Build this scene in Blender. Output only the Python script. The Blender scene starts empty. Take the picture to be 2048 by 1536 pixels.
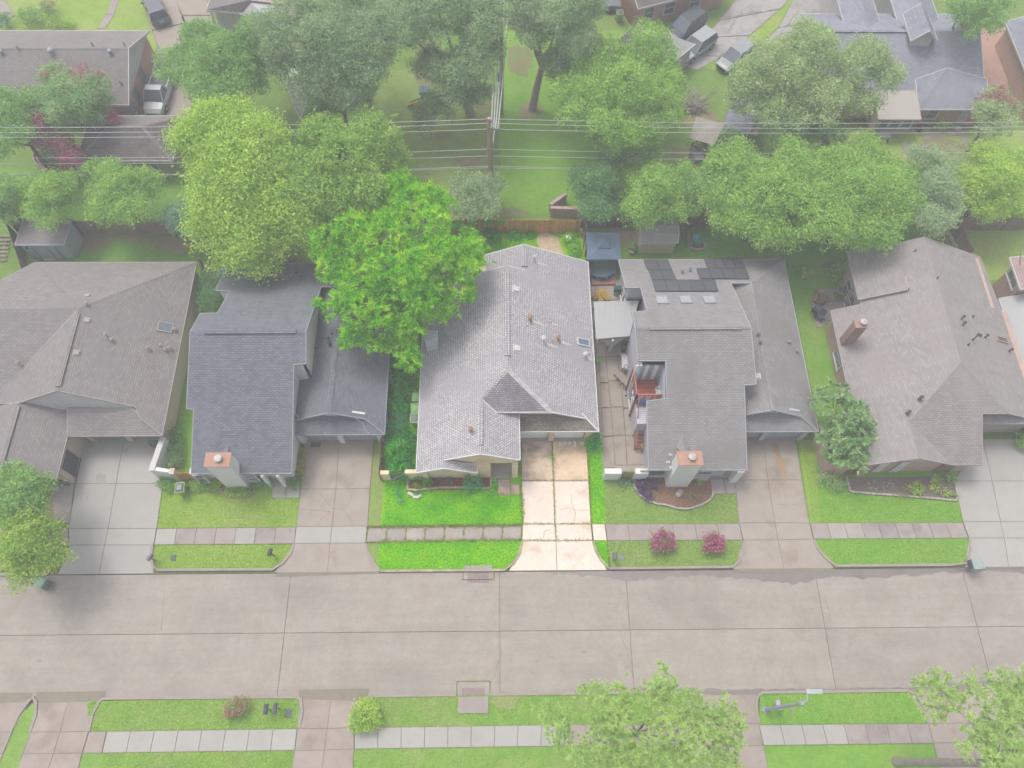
import bpy, math, random
import numpy as np
from mathutils import Matrix, Vector
C = bpy.context.scene.collection
random.seed(7); RNG = np.random.default_rng(11)

# ------------------------------------------------------------------ camera, sky, sun, exposure
FOC = 1553.71; PIT, ROL, YAW = map(math.radians, (64.308, 1.4397, 1.8772)); HC = 55.0
def _rot(p, r, y):
    cp, sp = math.cos(p), math.sin(p)
    f = np.array([0, cp, -sp]); rt = np.array([1, 0, 0.]); up = np.cross(rt, f)
    c, s = math.cos(r), math.sin(r)
    m = np.array([c*rt + s*up, -(-s*rt + c*up), f])
    a, b = math.cos(y), math.sin(y)
    return m @ np.array([[a, -b, 0], [b, a, 0], [0, 0, 1]])
RM = _rot(PIT, ROL, YAW)
cam = bpy.data.cameras.new('camera'); co = bpy.data.objects.new('camera', cam); C.objects.link(co)
cam.sensor_width = 36; cam.lens = FOC/2048*36; cam.clip_end = 2000; cam.clip_start = .5
co.matrix_world = Matrix([[RM[0][i], -RM[1][i], -RM[2][i], (0, 0, HC)[i]] for i in range(3)] + [[0, 0, 0, 1]])
bpy.context.scene.camera = co
sc = bpy.context.scene
sc.view_settings.view_transform = 'Standard'; sc.view_settings.look = 'None'
sc.view_settings.gamma = 1; sc.view_settings.use_curve_mapping = False
sc.view_settings.exposure = 0.95
SUN_EL, SUN_AZ = 66, -42      # sun stands behind the left of the picture, azimuth from +y
w = bpy.data.worlds.new('World'); sc.world = w; w.use_nodes = True
nt = w.node_tree; sky = nt.nodes.new('ShaderNodeTexSky'); sky.sky_type = 'NISHITA'; sky.sun_disc = False
sky.sun_elevation = math.radians(SUN_EL); sky.sun_rotation = math.radians(SUN_AZ)
sky.dust_density = 4.0; sky.air_density = 1.0; sky.ozone_density = .6
hs = nt.nodes.new('ShaderNodeHueSaturation'); hs.inputs['Saturation'].default_value = .35
nt.links.new(sky.outputs[0], hs.inputs['Color'])
bg = nt.nodes['Background']; bg.inputs[1].default_value = .15
nt.links.new(hs.outputs[0], bg.inputs[0])
sl = bpy.data.lights.new('sun', 'SUN'); sl.energy = .7; sl.angle = math.radians(16); sl.color = (1, .95, .88)
so = bpy.data.objects.new('sun', sl); C.objects.link(so)
_e, _a = math.radians(SUN_EL), math.radians(SUN_AZ)
so.rotation_euler = Vector((math.sin(_a)*math.cos(_e), math.cos(_a)*math.cos(_e), math.sin(_e))).to_track_quat('Z', 'Y').to_euler()
HAZE = .0024  # density of the veil added to whiten the scene
ALB = 1.56    # reflected brightness of a level white sheet in this light

# ------------------------------------------------------------------ measuring: a point of the survey photo on a level plane
def W(px, py, z=0.):
    d = RM.T @ np.array([(px-1024)/FOC, (py-768)/FOC, 1]); t = (z-HC)/d[2]
    return np.array([d[0]*t, d[1]*t, z])
G = .10
def g(px, py, dz=0.): return W(px, py, G+dz)
def mpp(px, py, z=0.): return float(W(px+1, py, z)[0]-W(px, py, z)[0])
def col(r, gg, b, k=1.):
    f = lambda v: (v/12.92 if v <= .04045 else ((v+.055)/1.055)**2.4)
    return tuple(min(.85, f(v/255)/ALB*k) for v in (r, gg, b))

# ------------------------------------------------------------------ materials
def newmat(name):
    m = bpy.data.materials.new(name); m.use_nodes = True
    n = m.node_tree; return m, n, n.nodes, n.links, n.nodes['Principled BSDF']
def mixc(N, L, fac, a, b, mode='MIX'):
    x = N.new('ShaderNodeMix'); x.data_type = 'RGBA'; x.blend_type = mode
    for sock, v in ((x.inputs[0], fac), (x.inputs[6], a), (x.inputs[7], b)):
        if hasattr(v, 'is_output'): L.new(v, sock)
        else: sock.default_value = (*v, 1) if isinstance(v, tuple) else v
    return x.outputs[2]
def noise(N, L, vec, scale, det=5, rough=.6):
    t = N.new('ShaderNodeTexNoise'); t.inputs['Scale'].default_value = scale
    t.inputs['Detail'].default_value = det; t.inputs['Roughness'].default_value = rough
    L.new(vec, t.inputs['Vector']); return t.outputs[0]
def ramp(N, L, fac, lo, hi):
    r = N.new('ShaderNodeMapRange'); L.new(fac, r.inputs[0]); r.inputs[1].default_value = lo; r.inputs[2].default_value = hi
    return r.outputs[0]
def geopos(N):      # world position: neighbouring slabs do not repeat
    return N.new('ShaderNodeNewGeometry').outputs['Position']
def rndval(N, L, c, amt):
    o = N.new('ShaderNodeObjectInfo'); r = N.new('ShaderNodeMapRange'); L.new(o.outputs['Random'], r.inputs[0])
    r.inputs[3].default_value = 1-amt; r.inputs[4].default_value = 1+amt
    h = N.new('ShaderNodeHueSaturation'); L.new(r.outputs[0], h.inputs['Value'])
    if hasattr(c, 'is_output'): L.new(c, h.inputs['Color'])
    else: h.inputs['Color'].default_value = (*c, 1)
    return h.outputs[0]
def mat(name, c1, c2=None, scale=2., rough=.85, bump=0., rnd=0., stain=None, sscale=.35, slo=.5, shi=.68, fine=.0, metal=0., mid=0., streak=0.):
    m, n, N, L, B = newmat(name); P = geopos(N)
    c = c1
    if c2: c = mixc(N, L, ramp(N, L, noise(N, L, P, scale), .32, .68), c1, c2)
    if stain: c = mixc(N, L, ramp(N, L, noise(N, L, P, sscale, 7, .65), slo, shi), c, stain)
    if fine:
        k = ramp(N, L, noise(N, L, P, 14, 3, .8), .3, .7); x = N.new('ShaderNodeMapRange'); L.new(k, x.inputs[0])
        x.inputs[3].default_value = 1-fine; x.inputs[4].default_value = 1+fine
        h = N.new('ShaderNodeHueSaturation'); L.new(x.outputs[0], h.inputs['Value'])
        if hasattr(c, 'is_output'): L.new(c, h.inputs['Color'])
        else: h.inputs['Color'].default_value = (*c, 1)
        c = h.outputs[0]
    for amp, sc3, st in ((mid, 2.6, None), (streak, 1., (.06, 1.1, 1.))):
        if not amp: continue
        v = P
        if st: vm = N.new('ShaderNodeVectorMath'); vm.operation = 'MULTIPLY'; L.new(P, vm.inputs[0]); vm.inputs[1].default_value = st; v = vm.outputs[0]
        k = ramp(N, L, noise(N, L, v, sc3, 6, .75), .3, .7); x = N.new('ShaderNodeMapRange'); L.new(k, x.inputs[0]); x.inputs[3].default_value = 1-amp; x.inputs[4].default_value = 1+amp
        h = N.new('ShaderNodeHueSaturation'); L.new(x.outputs[0], h.inputs['Value'])
        if hasattr(c, 'is_output'): L.new(c, h.inputs['Color'])
        else: h.inputs['Color'].default_value = (*c, 1)
        c = h.outputs[0]
    if rnd: c = rndval(N, L, c, rnd)
    if hasattr(c, 'is_output'): L.new(c, B.inputs['Base Color'])
    else: B.inputs['Base Color'].default_value = (*c, 1)
    B.inputs['Roughness'].default_value = rough; B.inputs['Metallic'].default_value = metal
    B.inputs['Specular IOR Level'].default_value = .5 if rough < .6 else .2
    if bump:
        b = N.new('ShaderNodeBump'); b.inputs['Strength'].default_value = bump; b.inputs['Distance'].default_value = .05
        L.new(noise(N, L, P, 9, 6, .7), b.inputs['Height']); L.new(b.outputs[0], B.inputs['Normal'])
    return m
def courses(name, c1, c2, mort, bw, bh, msize, rough=.9, stain=None, sscale=.3, slo=.5, shi=.7, bump=.4, sq=1.):
    # shingle or brick courses laid out in metres along the slope of each face
    m, n, N, L, B = newmat(name); uv = N.new('ShaderNodeUVMap').outputs[0]; P = geopos(N)
    t = N.new('ShaderNodeTexBrick'); L.new(uv, t.inputs['Vector'])
    t.inputs['Color1'].default_value = (*c1, 1); t.inputs['Color2'].default_value = (*c2, 1); t.inputs['Mortar'].default_value = (*mort, 1)
    t.inputs['Scale'].default_value = 1; t.inputs['Brick Width'].default_value = bw; t.inputs['Row Height'].default_value = bh
    t.inputs['Mortar Size'].default_value = msize; t.inputs['Mortar Smooth'].default_value = .3; t.inputs['Bias'].default_value = 0
    c = t.outputs['Color']
    c = mixc(N, L, ramp(N, L, noise(N, L, P, .9, 6, .7), .25, .75), c, mixc(N, L, 1., c, (.84, .84, .84), 'MULTIPLY'))
    if stain: c = mixc(N, L, ramp(N, L, noise(N, L, P, sscale, 7, .62), slo, shi), c, stain)
    vm = N.new('ShaderNodeVectorMath'); vm.operation = 'MULTIPLY'; L.new(uv, vm.inputs[0]); vm.inputs[1].default_value = (1.3, .16, 1)
    x = N.new('ShaderNodeMapRange'); L.new(ramp(N, L, noise(N, L, vm.outputs[0], 1., 5, .7), .3, .7), x.inputs[0]); x.inputs[3].default_value = .93; x.inputs[4].default_value = 1.06
    h = N.new('ShaderNodeHueSaturation'); L.new(x.outputs[0], h.inputs['Value']); L.new(c, h.inputs['Color']); c = h.outputs[0]
    L.new(c, B.inputs['Base Color']); B.inputs['Roughness'].default_value = rough; B.inputs['Specular IOR Level'].default_value = .15
    if bump:
        b = N.new('ShaderNodeBump'); b.inputs['Strength'].default_value = bump; b.inputs['Distance'].default_value = .02; b.invert = True
        L.new(t.outputs['Fac'], b.inputs['Height']); L.new(b.outputs[0], B.inputs['Normal'])
    return m
def leafmat(name, dark, mid, light, trans=.42, nscale=.8):
    m, n, N, L, B = newmat(name); gi = N.new('ShaderNodeNewGeometry')
    a = N.new('ShaderNodeMath'); a.operation = 'MULTIPLY_ADD'
    L.new(gi.outputs['Random Per Island'], a.inputs[0]); a.inputs[1].default_value = .55
    q = N.new('ShaderNodeMath'); q.operation = 'MULTIPLY'; q.inputs[1].default_value = .45
    L.new(ramp(N, L, noise(N, L, gi.outputs['Position'], nscale, 3), .3, .7), q.inputs[0]); L.new(q.outputs[0], a.inputs[2])
    r = N.new('ShaderNodeValToRGB'); e = r.color_ramp.elements; e[0].color = (*dark, 1); e[1].color = (*light, 1)
    k = e.new(.5); k.color = (*mid, 1); L.new(a.outputs[0], r.inputs[0])
    L.new(r.outputs[0], B.inputs['Base Color']); B.inputs['Roughness'].default_value = .6; B.inputs['Specular IOR Level'].default_value = .25
    tr = N.new('ShaderNodeBsdfTranslucent'); L.new(r.outputs[0], tr.inputs[0])
    mx = N.new('ShaderNodeMixShader'); mx.inputs[0].default_value = trans
    L.new(B.outputs[0], mx.inputs[1]); L.new(tr.outputs[0], mx.inputs[2]); L.new(mx.outputs[0], N['Material Output'].inputs[0])
    return m
_mc = {}
def plain(r, gg, b, rough=.7, metal=0., k=1.):
    key = (r, gg, b, rough, metal, k)
    if key not in _mc: _mc[key] = mat('paint_%d_%d_%d' % (r, gg, b), col(r, gg, b, k), col(r*.92, gg*.92, b*.92, k), 3, rough, metal=metal)
    return _mc[key]

# ------------------------------------------------------------------ mesh helpers
class MB:
    def __init__(s): s.v = []; s.f = []; s.m = []
    def face(s, pts, mi=0):
        n = len(s.v); s.v += [tuple(map(float, p)) for p in pts]; s.f.append(list(range(n, n+len(pts)))); s.m.append(mi); return s
    def prism(s, poly, z0, z1, mi=0, mside=None):
        ms = mi if mside is None else mside
        a = [(p[0], p[1]) for p in poly]
        if sum(a[i][0]*a[(i+1) % len(a)][1]-a[(i+1) % len(a)][0]*a[i][1] for i in range(len(a))) < 0: a = a[::-1]
        t = z1 if hasattr(z1, '__len__') else [z1]*len(a)
        s.face([(*p, z) for p, z in zip(a, t)], mi); s.face([(*p, z0) for p in a[::-1]], ms)
        for i in range(len(a)):
            j = (i+1) % len(a); s.face([(*a[i], z0), (*a[j], z0), (*a[j], t[j]), (*a[i], t[i])], ms)
        return s
    def box(s, c, sz, rz=0., mi=0, tilt=None):
        m = Matrix.Rotation(rz, 3, 'Z')
        if tilt: m = m @ tilt
        h = [x/2 for x in sz]; P = [Vector(c)+m @ Vector((x*h[0], y*h[1], z*h[2])) for z in (-1, 1) for y in (-1, 1) for x in (-1, 1)]
        for q in ((0, 2, 3, 1), (4, 5, 7, 6), (0, 1, 5, 4), (1, 3, 7, 5), (3, 2, 6, 7), (2, 0, 4, 6)): s.face([P[i] for i in q], mi)
        return s
    def bar(s, a, b, w=.05, h=None, mi=0):      # a straight bar of rectangular section
        a, b = Vector(a), Vector(b); d = b-a
        if d.length < 1e-5: return s
        x = d.normalized(); up = Vector((0, 0, 1)) if abs(x.z) < .95 else Vector((0, 1, 0))
        y = up.cross(x).normalized(); z = x.cross(y); h = h or w
        P = [e+y*(w/2*i)+z*(h/2*j) for e in (a, b) for i, j in ((-1, -1), (1, -1), (1, 1), (-1, 1))]
        for q in ((3, 2, 1, 0), (4, 5, 6, 7), (0, 1, 5, 4), (1, 2, 6, 5), (2, 3, 7, 6), (3, 0, 4, 7)): s.face([P[i] for i in q], mi)
        return s
    def tube(s, pts, rad, n=7, mi=0, cap=True):
        pts = [Vector(p) for p in pts]; rad = rad if hasattr(rad, '__len__') else [rad]*len(pts)
        rings = []
        for i, p in enumerate(pts):
            d = (pts[min(i+1, len(pts)-1)]-pts[max(i-1, 0)]).normalized()
            u = d.cross(Vector((0, 0, 1)) if abs(d.z) < .9 else Vector((0, 1, 0))).normalized(); v = d.cross(u)
            rings.append([p+(u*math.cos(2*math.pi*k/n)+v*math.sin(2*math.pi*k/n))*rad[i] for k in range(n)])
        b = len(s.v); s.v += [tuple(q) for r in rings for q in r]
        for i in range(len(pts)-1):
            for k in range(n):
                k2 = (k+1) % n; s.f.append([b+i*n+k, b+(i+1)*n+k, b+(i+1)*n+k2, b+i*n+k2]); s.m.append(mi)
        if cap:
            s.f.append([b+k for k in range(n)]); s.m.append(mi)
            e = b+(len(pts)-1)*n; s.f.append([e+k for k in range(n)][::-1]); s.m.append(mi)
        return s
    def lathe(s, c, prof, n=12, mi=0):
        return s.tube([(c[0], c[1], c[2]+z) for r, z in prof], [max(r, .002) for r, z in prof], n, mi)
    def build(s, name, mats, parent=None, smooth=False, kind=None, loc=None):
        me = bpy.data.meshes.new(name)
        o = bpy.data.objects.new(name, me); C.objects.link(o)
        V = np.array(s.v, float)
        off = np.zeros(3)
        if parent is not None:
            p = parent
            while p is not None: off += np.array(p.location); p = p.parent
        base = np.array(loc, float) if loc is not None else (np.zeros(3) if parent is not None else None)
        if base is None: base = np.array([V[:, 0].mean(), V[:, 1].mean(), V[:, 2].min()])
        V = V-off-base; o.location = base
        me.from_pydata(V.tolist(), [], s.f)
        mats = mats if isinstance(mats, (list, tuple)) else [mats]
        for m in mats: me.materials.append(m)
        me.polygons.foreach_set('material_index', s.m)
        if smooth: me.polygons.foreach_set('use_smooth', [True]*len(s.f))
        uv = me.uv_layers.new(name='UVMap'); data = np.zeros((len(me.loops), 2), np.float32)
        for pl in me.polygons:
            nn = pl.normal
            if abs(nn.z) > .995 or abs(nn.z) < 1e-4 and False: u = Vector((1, 0, 0)); v = Vector((0, 1, 0))
            else: u = Vector((0, 0, 1)).cross(nn).normalized(); v = nn.cross(u)
            for li in pl.loop_indices:
                q = Vector(V[me.loops[li].vertex_index]+off+base); data[li] = (q.dot(u), q.dot(v))
        uv.data.foreach_set('uv', data.ravel())
        if parent is not None: o.parent = parent
        if kind: o['kind'] = kind
        return o
def tag(o, label, cat, group=None):
    o['label'] = label; o['category'] = cat
    if group: o['group'] = group
    return o
def thing(name, label, cat, loc, group=None):
    o = bpy.data.objects.new(name, None); C.objects.link(o); o.location = [float(x) for x in loc]; o.empty_display_size = .3
    return tag(o, label, cat, group)
def struct(name, mb, m, **k): return mb.build(name, m, kind='structure', **k)
def copy_tree(o, loc=None, rz=None, label=None, parent=None):
    c = o.copy(); C.objects.link(c)
    if loc is not None: c.location = [float(x) for x in loc]
    if rz is not None: c.rotation_euler = (0, 0, rz)
    if label: c['label'] = label
    if parent is not None: c.parent = parent
    for ch in [x for x in bpy.data.objects if x.parent == o]: copy_tree(ch, parent=c)
    return c
def rawmesh(name, V, F4, mats, parent, base):
    me = bpy.data.meshes.new(name); n = len(F4)
    me.vertices.add(len(V)); me.vertices.foreach_set('co', (V-base).astype(np.float32).ravel())
    s = F4.shape[1]; me.loops.add(n*s); me.loops.foreach_set('vertex_index', F4.astype(np.int32).ravel())
    me.polygons.add(n); me.polygons.foreach_set('loop_start', np.arange(0, n*s, s, dtype=np.int32))
    me.polygons.foreach_set('loop_total', np.full(n, s, np.int32)); me.update(calc_edges=True)
    me.materials.append(mats); o = bpy.data.objects.new(name, me); C.objects.link(o)
    if parent is not None: o.parent = parent
    else: o.location = base
    return o
def lerp(a, b, t): return tuple(x+(y-x)*t for x, y in zip(a, b))
# ------------------------------------------------------------------ shared materials
conc_street = mat('street_concrete', col(184, 175, 165), col(174, 164, 153), .8, fine=.17, bump=.15, rnd=.03, mid=.09, streak=.075, stain=col(168, 158, 149), sscale=.16, slo=.5, shi=.66)
conc_walk = mat('walk_concrete', col(186, 175, 168), col(172, 160, 153), 1.2, fine=.10, bump=.15, rnd=.05, stain=col(150, 138, 136), sscale=.5, slo=.52, shi=.7)
conc_dark = mat('old_walk_concrete', col(192, 182, 174), col(178, 168, 161), 1.2, fine=.12, bump=.2, rnd=.08, stain=col(178, 168, 150), sscale=.8, slo=.52, shi=.7)
conc_pale = mat('new_concrete', col(193, 190, 184), col(187, 183, 176), 1.2, fine=.05, bump=.1, rnd=.03, stain=col(180, 172, 160), sscale=.4, slo=.55, shi=.75)
conc_tan = mat('drive_concrete', col(188, 176, 164), col(178, 166, 154), .9, fine=.09, bump=.15, rnd=.03, stain=col(158, 144, 130), sscale=.35, slo=.52, shi=.68)
conc_south = mat('south_drive_concrete', col(186, 172, 162), col(176, 162, 153), .9, fine=.11, bump=.15, rnd=.05, stain=col(160, 146, 138), sscale=.5, slo=.5, shi=.68)
conc_lot = mat('worn_bright_concrete', col(255, 240, 226), col(252, 230, 212), .7, fine=.10, bump=.2, rnd=.02, mid=.05, stain=col(222, 192, 164), sscale=.42, slo=.54, shi=.7)
conc_lot_top = mat('orange_stained_concrete', col(250, 226, 198), col(236, 204, 166), .9, fine=.12, bump=.2, rnd=.02, mid=.06, stain=col(196, 170, 142), sscale=.6, slo=.5, shi=.68)
conc_lot_old = mat('grey_stained_concrete', col(242, 222, 200), col(226, 198, 168), .8, fine=.12, bump=.2, rnd=.02, mid=.06, stain=col(166, 146, 128), sscale=.55, slo=.44, shi=.62)
joint = mat('joint_dirt', col(146, 137, 126), col(158, 150, 130), 2)
joint_moss = mat('joint_moss', col(110, 130, 60), col(150, 140, 90), 2)
curb_m = mat('curb_concrete', col(182, 171, 162), col(170, 158, 150), 1.5, fine=.08)
curb_lot = mat('old_curb_concrete', col(205, 195, 165), col(160, 150, 130), 1.5, fine=.1)
def grassmat(name, a, b, c): return mat(name, col(*a), col(*b), .75, fine=.24, mid=.13, bump=.5, rough=.95, stain=col(*c), sscale=.22, slo=.48, shi=.66)
gr_base = grassmat('grass_common', (118, 156, 66), (132, 164, 76), (140, 156, 86))
gr_lime = grassmat('grass_lime', (146, 180, 66), (158, 186, 80), (170, 188, 104))
gr_green = grassmat('grass_green', (122, 176, 58), (140, 184, 68), (148, 180, 82))
gr_dull = grassmat('grass_dull', (138, 166, 80), (150, 174, 92), (156, 164, 100))
gr_south = grassmat('grass_south', (130, 172, 72), (146, 182, 80), (160, 176, 102))
gr_vivid = grassmat('grass_vivid', (112, 184, 0), (142, 200, 2), (170, 202, 10))
gr_shade = grassmat('grass_lush', (116, 166, 64), (132, 178, 70), (136, 168, 80))
gr_warm = grassmat('grass_sunny', (158, 188, 88), (168, 196, 98), (174, 184, 112))
dirt = mat('bare_soil', col(174, 150, 122), col(162, 144, 114), 1.2, fine=.2, bump=.4, stain=col(142, 158, 94), sscale=.7, slo=.44, shi=.6)
leaf_litter = mat('leaf_litter', col(154, 148, 104), col(142, 142, 96), 1.2, fine=.25, bump=.4, stain=col(130, 156, 86), sscale=.6, slo=.44, shi=.6)
mulch = mat('bark_mulch', col(166, 122, 104), col(146, 108, 94), 4, fine=.3, bump=.6)
mulch_grey = mat('grey_mulch', col(148, 132, 124), col(132, 116, 110), 4, fine=.25, bump=.6)
mulch_red = mat('red_mulch', col(168, 92, 58), col(134, 78, 50), 4, fine=.3, bump=.6)
wet = mat('wet_gutter', col(140, 130, 126), col(150, 139, 134), 1.5, rough=.35, stain=col(132, 120, 108), sscale=.7)
sh_A = courses('shingle_brown', col(178, 169, 167), col(160, 151, 150), col(132, 125, 125), .34, .16, .016, stain=col(152, 145, 146), sscale=.25)
sh_B = courses('shingle_slate', col(150, 153, 161), col(130, 134, 142), col(104, 108, 117), .34, .16, .016, stain=col(136, 140, 149), sscale=.4)
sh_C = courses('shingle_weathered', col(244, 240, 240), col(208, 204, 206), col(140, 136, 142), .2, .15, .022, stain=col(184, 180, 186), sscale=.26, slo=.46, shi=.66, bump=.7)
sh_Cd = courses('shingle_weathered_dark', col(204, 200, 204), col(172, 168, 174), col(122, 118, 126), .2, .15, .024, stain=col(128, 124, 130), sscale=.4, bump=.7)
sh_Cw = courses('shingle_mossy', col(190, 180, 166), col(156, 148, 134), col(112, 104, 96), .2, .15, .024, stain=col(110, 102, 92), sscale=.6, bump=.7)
sh_D = courses('shingle_grey', col(178, 175, 174), col(164, 161, 160), col(138, 135, 135), .34, .16, .016, stain=col(150, 145, 142), sscale=.25)
sh_E = courses('shingle_pale_brown', col(190, 183, 179), col(174, 166, 163), col(156, 148, 146), .34, .16, .016, stain=col(170, 161, 158), sscale=.25)
sh_G = courses('shingle_taupe', col(172, 164, 160), col(156, 148, 146), col(138, 130, 130), .34, .2, .02, stain=col(150, 142, 142), sscale=.25)
sh_H = courses('shingle_dark_taupe', col(140, 132, 130), col(122, 116, 116), col(104, 98, 98), .34, .2, .02, stain=col(154, 146, 140), sscale=.3)
sh_L = courses('shingle_blue_grey', col(178, 180, 190), col(158, 160, 172), col(140, 142, 156), .4, .2, .02, stain=col(168, 170, 182), sscale=.25)
sh_N = courses('shingle_pink', col(200, 172, 166), col(190, 162, 156), col(176, 150, 146), .34, .2, .02)
trim_white = plain(232, 230, 230); trim_C = plain(252, 250, 248); trim_A = plain(190, 184, 178); trim_B = plain(176, 180, 186); trim_D = plain(192, 192, 198)
stucco_w = mat('stucco_white', col(250, 250, 247), col(240, 240, 238), 1., fine=.03, bump=.2)
stucco_t = mat('stucco_tan', col(228, 214, 194), col(216, 200, 178), 1.2, fine=.05, bump=.2)
stucco_c = mat('stucco_cream', col(255, 240, 206), col(248, 226, 186), 1.2, fine=.06, bump=.2, stain=col(246, 212, 166), sscale=.6)
brick_r = courses('brick_red', col(214, 164, 142), col(196, 144, 124), col(220, 198, 184), .21, .075, .012)
brick_k = courses('brick_salmon', col(224, 178, 158), col(208, 158, 140), col(226, 206, 192), .21, .075, .012)
brick_e = courses('brick_tan', col(226, 190, 170), col(210, 170, 154), col(222, 204, 192), .21, .075, .012)
siding_w = courses('siding_pale', col(232, 230, 228), col(226, 224, 222), col(190, 188, 188), 8, .16, .02)
siding_d = courses('siding_lilac', col(232, 230, 240), col(224, 222, 232), col(186, 184, 196), 8, .16, .02)
wood_grey = mat('weathered_wood', col(182, 168, 152), col(160, 146, 130), 3, fine=.15, rnd=.12)
wood_gold = mat('cedar_wood', col(244, 182, 106), col(220, 152, 80), 3, fine=.15, rnd=.16)
wood_red = mat('stained_deck_wood', col(196, 112, 92), col(176, 92, 76), 3, fine=.1, rnd=.1)
wood_pink = mat('faded_deck_wood', col(200, 142, 130), col(188, 130, 120), 3, fine=.1, rnd=.08)
metal_g = plain(168, 172, 178, .45); dark_metal = plain(84, 88, 92, .5); black = plain(60, 64, 68, .6)
glass_d = mat('window_glass', col(92, 104, 112), col(112, 124, 130), 1, rough=.15)
glass_t = mat('teal_glass', col(118, 142, 140), col(132, 156, 152), 1, rough=.15)
bark = mat('bark', col(150, 134, 122), col(126, 112, 102), 3, fine=.2, bump=.6)
bark_pale = mat('pale_bark', col(186, 176, 168), col(160, 150, 142), 3, fine=.15, bump=.4)
wirem = plain(214, 214, 216, .5); rust = mat('rusty_sheet', col(204, 158, 138), col(190, 156, 140), 2, stain=col(212, 142, 100), sscale=1.4)

# ------------------------------------------------------------------ ground and street
struct('ground', MB().prism([(-300, -200), (300, -200), (300, 420), (-300, 420)], -1.2, -.22), gr_base)
YN, YS = 11.80, 3.62      # north and south face of the street
def ycurb(px, py): return W(px, py)[1]
YW = W(1024, 1051, G)[1]; YV = W(1024, 1449, G)[1]
struct('verge_soil', MB().prism([(-300, YN+.02), (300, YN+.02), (300, YW), (-300, YW)], -.21, -.02).prism([(-300, YV), (300, YV), (300, YS-.02), (-300, YS-.02)], -.21, -.02), mat('verge_soil', col(130, 140, 90), col(120, 128, 84), 2))
struct('north_yards', MB().prism([(-300, YW), (300, YW), (300, 400), (-300, 400)], -.21, G-.012), gr_base)
struct('south_yards', MB().prism([(-300, -190), (300, -190), (300, YV), (-300, YV)], -.21, G-.012), gr_south)
struct('street_bed', MB().prism([(-300, YS), (300, YS), (300, YN), (-300, YN)], -.21, -.05), joint)
ymid = W(1024, 1262)[1]
street = bpy.data.objects.new('street', None); C.objects.link(street); street['kind'] = 'structure'
xs = [-95, W(0, 1300)[0]-12, W(575, 1210)[0], W(1000, 1330)[0], W(1256, 1210)[0], W(1640, 1200)[0], W(1948, 1230)[0], 62, 95]
xs[1] = -40.
for i in range(len(xs)-1):
    for a, b in ((YS+.02, ymid-.02), (ymid+.02, YN-.02)):
        if (i == 2 or i == 4) and b < YN-.1 and i == 4: pass
        x0, x1 = xs[i]+.02, xs[i+1]-.02
        ny = 1
        MB().prism([(x0, a), (x1, a), (x1, b), (x0, b)], -.06, 0).build('slab', conc_street, street)
def crackline(name, pts, wd, m, z0=.0, parent=None, kind='structure', jag=.05, seed=1):
    r = random.Random(seed); P = []
    for (a, b) in zip(pts[:-1], pts[1:]):
        n = max(2, int(math.dist(a[:2], b[:2])/.25))
        for k in range(n): P.append([a[0]+(b[0]-a[0])*k/n+r.uniform(-jag, jag), a[1]+(b[1]-a[1])*k/n+r.uniform(-jag, jag)])
    P.append(list(pts[-1][:2])); mb = MB()
    for a, b in zip(P[:-1], P[1:]):
        d = np.array(b)-np.array(a); d = d/(np.linalg.norm(d)+1e-6); nrm = np.array([-d[1], d[0]])*wd/2*r.uniform(.6, 1.3)
        mb.face([(*(np.array(a)-nrm), z0), (*(np.array(b)-nrm), z0), (*(np.array(b)+nrm), z0), (*(np.array(a)+nrm), z0)])
    return mb.build(name, m, parent, kind=kind)
for k, (pts, zz) in enumerate([([(1650, 1190), (1662, 1252)], 0), ([(1004, 1300), (992, 1340), (985, 1362)], 0), ([(1240, 1262), (1262, 1330), (1270, 1380)], 0), ([(330, 1180), (322, 1262)], 0), ([(1580, 1330), (1592, 1372)], 0)]):
    crackline('street_crack', [W(*p) for p in pts], .035, joint, .004, seed=k)
def splotch(name, px, py, rx, ry, m, z, seed, n=18, kind='structure', jag=.25):
    r = random.Random(seed); c = W(px, py, z); P = []
    for k in range(n):
        t = 2*math.pi*k/n; q = 1+r.uniform(-jag, jag); P.append((c[0]+rx*math.cos(t)*q, c[1]+ry*math.sin(t)*q))
    return struct(name, MB().face([(*p, z) for p in P]), m)
_oil = mat('oil_drips', col(164, 154, 146), col(172, 162, 153), 2, fine=.1); _pt = mat('patched_concrete', col(190, 182, 173), col(185, 176, 167), 1, fine=.1)
_r = random.Random(31)
for k in range(26): splotch('oil_drip', _r.uniform(20, 2030), _r.choice((1190, 1215, 1235, 1300, 1325, 1350))+_r.uniform(-12, 12), _r.uniform(.05, .22), _r.uniform(.04, .14), _oil, .004+.0002*k, k, 9)
# wet gutters along the kerb
def band(name, pts, z, m, jag=.12, seed=3, thick=None):
    # polygon with one straight edge on the kerb and one ragged edge
    r = random.Random(seed); out = []
    for a, b in zip(pts[:-1], pts[1:]):
        n = max(2, int(math.dist(a[:2], b[:2])/.3))
        for k in range(n): out.append((a[0]+(b[0]-a[0])*k/n, a[1]+(b[1]-a[1])*k/n+r.uniform(-jag, jag)))
    out.append(tuple(pts[-1][:2])); return out
def gutter(x0, x1, ybase, prof, seed):
    top = [(x0, ybase), (x1, ybase)]; low = band('', [(x1, ybase-prof[-1])]+[(x0+(x1-x0)*k/(len(prof)-1), ybase-prof[k]) for k in range(len(prof)-2, -1, -1)], 0, None, seed=seed)
    mb = MB(); ts = low[::-1]
    for a, b in zip(ts[:-1], ts[1:]): mb.face([(a[0], a[1], .004), (b[0], b[1], .004), (b[0], ybase, .004), (a[0], ybase, .004)])
    struct('wet_gutter', mb, wet)
gutter(W(1090, 1140)[0], W(1660, 1140)[0], YN-.03, [.1, .35, .7, .5, .4, .65, 1.0, .5], 3)
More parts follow.
